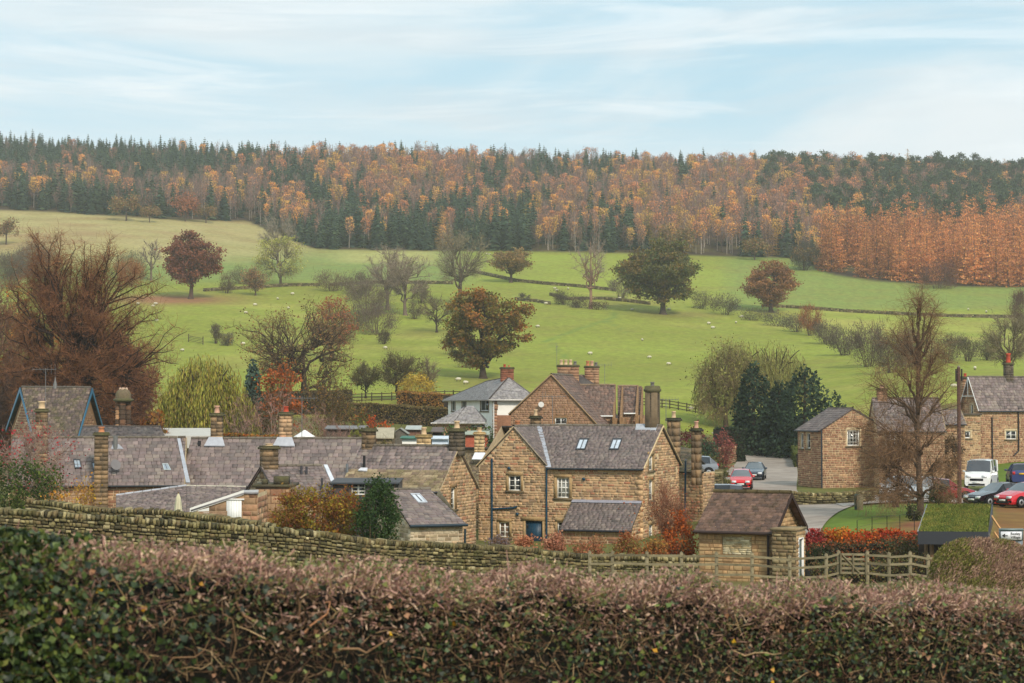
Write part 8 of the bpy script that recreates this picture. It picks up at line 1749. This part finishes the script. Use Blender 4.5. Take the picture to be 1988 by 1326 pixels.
# ================================================================ foreground hedges
HT = [(-500, 12, 985), (0, 12.4, 1022), (150, 12.8, 1040), (300, 13.2, 1052), (600, 14.0, 1076), (800, 14.6, 1088), (1000, 15.2, 1099), (1300, 16.0, 1113), (1600, 16.8, 1124), (1988, 17.8, 1142), (2500, 19, 1165)]
HT = [P(u, v, Y) for (u, Y, v) in HT]; HX = np.array([q[0] for q in HT]); HYb = np.array([q[1] for q in HT]); HZ = np.array([q[2] for q in HT])
def hsurf(x, t):
    """hedge profile: t 0..1 back top to front top, 1..2 front face downward; returns point and outward normal"""
    yb = np.interp(x, HX, HYb); zt = np.interp(x, HX, HZ); T = 1.15; fh = 2.1
    lump = .05 * np.sin(x * 2.3) + .04 * np.sin(x * 5.1 + 1) + .03 * np.sin(x * 9.7)
    bulge = .28 * np.exp(-((x + 2.9) / .75) ** 2)
    top = t < 1; a = np.clip(t, 0, 1); b = np.clip(t - 1, 0, 1)
    edge = np.clip((a - .72) / .28, 0, 1)
    y = yb - T * a - .10 * np.sin(np.clip(b, 0, 1) * np.pi) - b * .12 - (bulge + lump * 1.2) * np.clip(b * 5, 0, 1)
    z = zt + .03 * np.sin(x * 6) - .07 * edge ** 2 - b * fh + lump * .5 * (1 - b) - .03
    n = np.where(top[:, None], np.stack([np.zeros_like(x), -edge * .8, np.ones_like(x)], 1), np.stack([np.zeros_like(x), -np.ones_like(x), .25 * (1 - b)], 1))
    n /= np.linalg.norm(n, axis=1, keepdims=True)
    return np.stack([x, y, z], 1), n
r = np.random.default_rng(5)
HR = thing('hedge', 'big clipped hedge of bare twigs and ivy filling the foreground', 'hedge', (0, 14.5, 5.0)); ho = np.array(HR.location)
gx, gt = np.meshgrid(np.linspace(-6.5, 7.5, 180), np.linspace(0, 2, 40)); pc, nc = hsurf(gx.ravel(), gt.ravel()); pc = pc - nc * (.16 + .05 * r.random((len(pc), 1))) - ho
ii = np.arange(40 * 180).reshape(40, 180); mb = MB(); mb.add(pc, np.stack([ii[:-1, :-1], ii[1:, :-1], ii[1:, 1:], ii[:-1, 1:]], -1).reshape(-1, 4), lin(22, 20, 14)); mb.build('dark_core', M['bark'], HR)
def scatter(n, tl, th, x0=-6.3, x1=7.2):
    # denser where it is nearer and in view
    x = r.uniform(x0, x1, n); t = r.uniform(tl, th, n); return x, t, *hsurf(x, t)
tw = MB()
TC = pal((166, 130, 116), (142, 106, 96), (188, 152, 130), (116, 88, 74), (154, 116, 104), (208, 178, 150), (128, 112, 72)); TF = pal((110, 84, 62), (88, 66, 50), (138, 110, 80), (70, 54, 42), (166, 138, 102), (98, 68, 54))
# shoots of the clipped top: short, upright
x, t, p, n = scatter(27000, 0, 1.14); k = len(x); leanv = np.stack([.45 + .45 * r.normal(size=k), .1 * r.normal(size=k) - .15, np.zeros(k)], 1); d = n * .8 + leanv + r.normal(size=(k, 3)) * .75; d /= np.linalg.norm(d, axis=1, keepdims=True); l_ = r.uniform(.03, .11, k)[:, None] * (1 + (r.random((k, 1)) < .012) * .8); s0 = p - n * r.uniform(.02, .14, k)[:, None]
m_ = s0 + d * l_ * .5; e = m_ + (d + r.normal(size=(k, 3)) * .3) * l_ * .5; c = jit(TC, k, .16, r)
tw.tubes(s0 - ho, m_ - ho, .0040, .0036, 3, c); tw.tubes(m_ - ho, e - ho, .0036, .002, 1, c * 1.1)
# face twigs: tangled in all directions, nearly in the surface
x, t, p, n = scatter(19000, 1.0, 1.95); k = len(x); d = r.normal(size=(k, 3)) * [1, .45, .8] + [0, -.25, .25]; d /= np.linalg.norm(d, axis=1, keepdims=True); l_ = r.uniform(.06, .2, k)[:, None]; s0 = p - n * r.uniform(-.03, .15, k)[:, None]; m_ = s0 + d * l_ * .5; d2 = d + r.normal(size=(k, 3)) * .5; e = m_ + d2 * l_ * .5; c = jit(TF, k, .2, r); rr = r.uniform(.0014, .0036, k)
tw.tubes(s0 - ho, m_ - ho, rr, rr * .8, 3, c); tw.tubes(m_ - ho, e - ho, rr * .8, rr * .4, 1, c)
tw.build('twigs', M['twig'], HR, kind='stuff')
# older knotty stems
st = MB()
for i in range(80):
    x, t, p, n = scatter(1, 1.05, 1.95); q = p[0] - n[0] * .03; d = r.normal(size=3) * [1, .3, .8] + [0, 0, .5]; pts = [q]; rad = r.uniform(.004, .011)
    for j in range(5): d = d / np.linalg.norm(d) + r.normal(size=3) * [.5, .25, .5]; pts.append(pts[-1] + d / np.linalg.norm(d) * r.uniform(.05, .12))
    pts = np.array(pts) - ho; pts[:, 1] = np.minimum(pts[:, 1], pts[0, 1] + .08); ra = rad * np.linspace(1, .45, 6); st.tubes(pts[:-1], pts[1:], ra[:-1], ra[1:], 5, jit(pal((150, 116, 86), (128, 100, 74), (168, 140, 104), (172, 122, 88)), 1, .1, r)[0])
st.build('old_stems', M['bark'], HR, kind='stuff')
# ivy: patches of glossy dark leaves, denser low down and at the left
lf = MB()
def ivy(n, cond, cols, smin, smax, depth=.06, asp=1.05):
    x, t, p, nn = scatter(n, .95, 1.98); w = cond(x, t); kk = r.random(n) < w; x, t, p, nn = x[kk], t[kk], p[kk], nn[kk]; k = len(x)
    pts = p - nn * r.uniform(-.05, depth, k)[:, None] + r.normal(size=(k, 3)) * .012 - ho; sz = r.uniform(smin, smax, k)
    # folded three-lobed leaf: two quads
    nrm = nn * 1.0 + r.normal(size=(k, 3)) * .55; nrm /= np.linalg.norm(nrm, axis=1, keepdims=True); dn = r.normal(size=(k, 3)) * .6 + [0, 0, -1]; a = np.cross(nrm, dn); a /= np.linalg.norm(a, axis=1, keepdims=True); b = np.cross(a, nrm); S = sz[:, None]
    top_, tip, mid = pts + b * S * .35, pts - b * S * .6, pts - nrm * S * .0; l1, r1_ = pts + a * S * .55 + nrm * S * .14 + b * S * .12, pts - a * S * .55 + nrm * S * .14 + b * S * .12; l2, r2 = pts + a * S * .28 - b * S * .2 + nrm * S * .06, pts - a * S * .28 - b * S * .2 + nrm * S * .06
    V = np.stack([top_, l1, l2, tip, r2, r1_], 1).reshape(-1, 3); base_ = np.arange(k)[:, None] * 6; F1 = np.concatenate([base_ + [0, 1, 2, 3], base_ + [0, 3, 4, 5]]); c = jit(cols, k, .22, r); lf.add(V, F1, np.concatenate([c, c * .92]))
IV = pal((46, 62, 32), (38, 52, 28), (60, 78, 36), (32, 44, 28), (72, 86, 42))
pat = lambda x, t: np.clip(.5 + .6 * np.sin(x * 1.9 + 2 * t) * np.cos(t * 5 + x * .7) + .35 * np.sin(x * 4.3 + t * 9), 0, 1)
ivy(40000, lambda x, t: np.clip(pat(x, t) * (.25 + .6 * (t - 1)) + .25 * (x > .3) * (t > 1.1), 0, 1), IV, .022, .045)
ivy(16000, lambda x, t: np.clip(np.exp(-((x + 3.2) / 1.1) ** 2) * (t > 1.0) * 1.1, 0, 1), IV * 1.08, .04, .07, .02)
x, t, p, nn = scatter(22000, .5, 1.6, -4.2, -1.9); kk = r.random(len(x)) < np.clip((-2.4 - x + .35 * np.sin(t * 6)) * 2.0 + .5 * vnoise(x * 6, t * 7, 3), 0, .9); x, t, p, nn = x[kk], t[kk], p[kk], nn[kk]
lf.cards(p + nn * r.uniform(-.03, .09, len(x))[:, None] - ho, r.uniform(.025, .055, len(x)), 1.15, jit(np.vstack([IV, pal((84, 98, 44), (104, 112, 50))]), len(x), .2, r), rg=r)
ivy(12000, lambda x, t: (x > .5) * np.clip(.7 * pat(x + 2, t), 0, 1) * (t > 1.06), pal((84, 96, 46), (72, 88, 44), (100, 108, 52)), .02, .036, .03)
ivy(2600, lambda x, t: np.clip(.4 * pat(x * 1.3 + 4, t), 0, 1), pal((112, 124, 58), (98, 116, 60), (128, 130, 66)), .03, .055, .0)
ivy(150, lambda x, t: .5 + 0 * x, pal((206, 160, 36), (196, 140, 30)), .03, .05, .0)
ivy(1100, lambda x, t: .4 + 0 * x, pal((150, 108, 78), (168, 124, 92)), .025, .05, .0)
x, t, p, nn = scatter(22000, 0, 1.2); k = len(x); kk = pat(x * 2.2 + 1, t * 2) > .55; cc = jit(pal((156, 118, 104), (176, 140, 120), (128, 96, 84), (190, 158, 132)), k, .16, r); cc[kk] = jit(pal((112, 116, 60), (92, 100, 52), (128, 124, 72)), int(kk.sum()), .16, r); lf.cards(p + nn * r.uniform(-.06, .05, k)[:, None] - ho, r.uniform(.012, .028, k), 1.6, cc, rg=r)
ivy(30000, lambda x, t: np.clip(.35 + .5 * pat(x * .8 + 1, t * 1.5), 0, 1) * (t > 1.05), pal((58, 62, 36), (74, 76, 42), (92, 70, 50), (48, 56, 34), (110, 84, 60)), .016, .03)
lf.build('ivy_leaves', mat('ivy_leaf', .5, 6, .2, spec=.4, trans=.15), HR, kind='stuff')
# rounded hedge at the right, beyond the big one
R2 = thing('clipped_hedge', 'rounded brown-green clipped hedge below the grass-roofed shelter', 'hedge', P(1910, 1130, 44)); r2o = np.array(R2.location)
k = 64000; u = r.uniform(1800, 2120, k); vt = np.interp(u, [1800, 1812, 1830, 1860, 1900, 1950, 1988, 2060, 2120], [1120, 1085, 1062, 1051, 1048, 1052, 1066, 1080, 1090])
Yh = 44.; dep = r.random(k); top_ = np.array([P(a, b, Yh)[2] for a, b in zip(u[:400], vt[:400])]); us = np.sort(u[:400]); zt = CZ - (vt - HV) * Yh / F; X = (u - CX) * Yh / F
ang = r.uniform(0, 1, k); y = Yh + .1 - 1.1 * np.cos(ang * np.pi / 2) * (ang < .999) + 0; z = zt - 2.2 * (1 - np.sin(ang * np.pi / 2)) * 1.0
pts = np.stack([X + r.normal(size=k) * .02, y + r.normal(size=k) * .03, z + r.normal(size=k) * .02], 1) - r2o
d = np.stack([.5 + .3 * r.normal(size=k), -.4 + .4 * r.normal(size=k), .8 + .3 * r.normal(size=k)], 1); d /= np.linalg.norm(d, axis=1, keepdims=True); pk = vnoise(X * 1.6, z * 2.2, 21)
c = jit(pal((168, 134, 116), (148, 116, 100), (184, 152, 124)), k, .15, r); pk2 = vnoise(X * 5, z * 6 + y * 4, 33) + .6 * vnoise(X * 13, z * 15, 35); gm2 = r.random(k) < np.clip(.35 + .45 * pk2 + .35 * (u < 1870) - .15 * (u > 1900) + .2 * (ang > .8), .04, .92); c[gm2] = jit(pal((122, 120, 62), (106, 106, 54), (138, 130, 70)), int(gm2.sum()), .15, r)
mb = MB(); mb.tubes(pts, pts + d * r.uniform(.03, .085, k)[:, None], .007, .004, 1, c); mb.build('twigs', M['twig'], R2, kind='stuff')
mb = MB(); gu = np.linspace(1803, 2120, 60); ga = np.linspace(0, 1, 12); VV_ = []
for a in ga:
    zt_ = CZ - (np.interp(gu, [1800, 1812, 1830, 1860, 1900, 1950, 1988, 2060, 2120], [1120, 1085, 1062, 1051, 1048, 1052, 1066, 1080, 1090]) - HV) * Yh / F
    VV_.append(np.stack([(gu - CX) * Yh / F, np.full(60, Yh + .16 - 1.08 * math.cos(a * np.pi / 2)), zt_ - .06 - 2.2 * (1 - math.sin(a * np.pi / 2))], 1))
VV_ = np.array(VV_).reshape(-1, 3) - r2o; ii = np.arange(12 * 60).reshape(12, 60); mb.add(VV_, np.stack([ii[:-1, :-1], ii[:-1, 1:], ii[1:, 1:], ii[1:, :-1]], -1).reshape(-1, 4), lin(96, 84, 60)); mb.build('dark_core', M['bark'], R2)
# ---------------------------------------------------------------- tidy labels
for o in bpy.data.objects:
    if 'label' in o and len(o['label'].split()) > 16: print('LONG', len(o['label'].split()), o.name, o['label'])
    if o.parent is None and 'category' in o and 'label' not in o: print('NOLABEL', o.name)
tri = sum(len(m.polygons) * 2 for m in bpy.data.meshes); print('tris ~', tri, 'objects', len(bpy.data.objects))
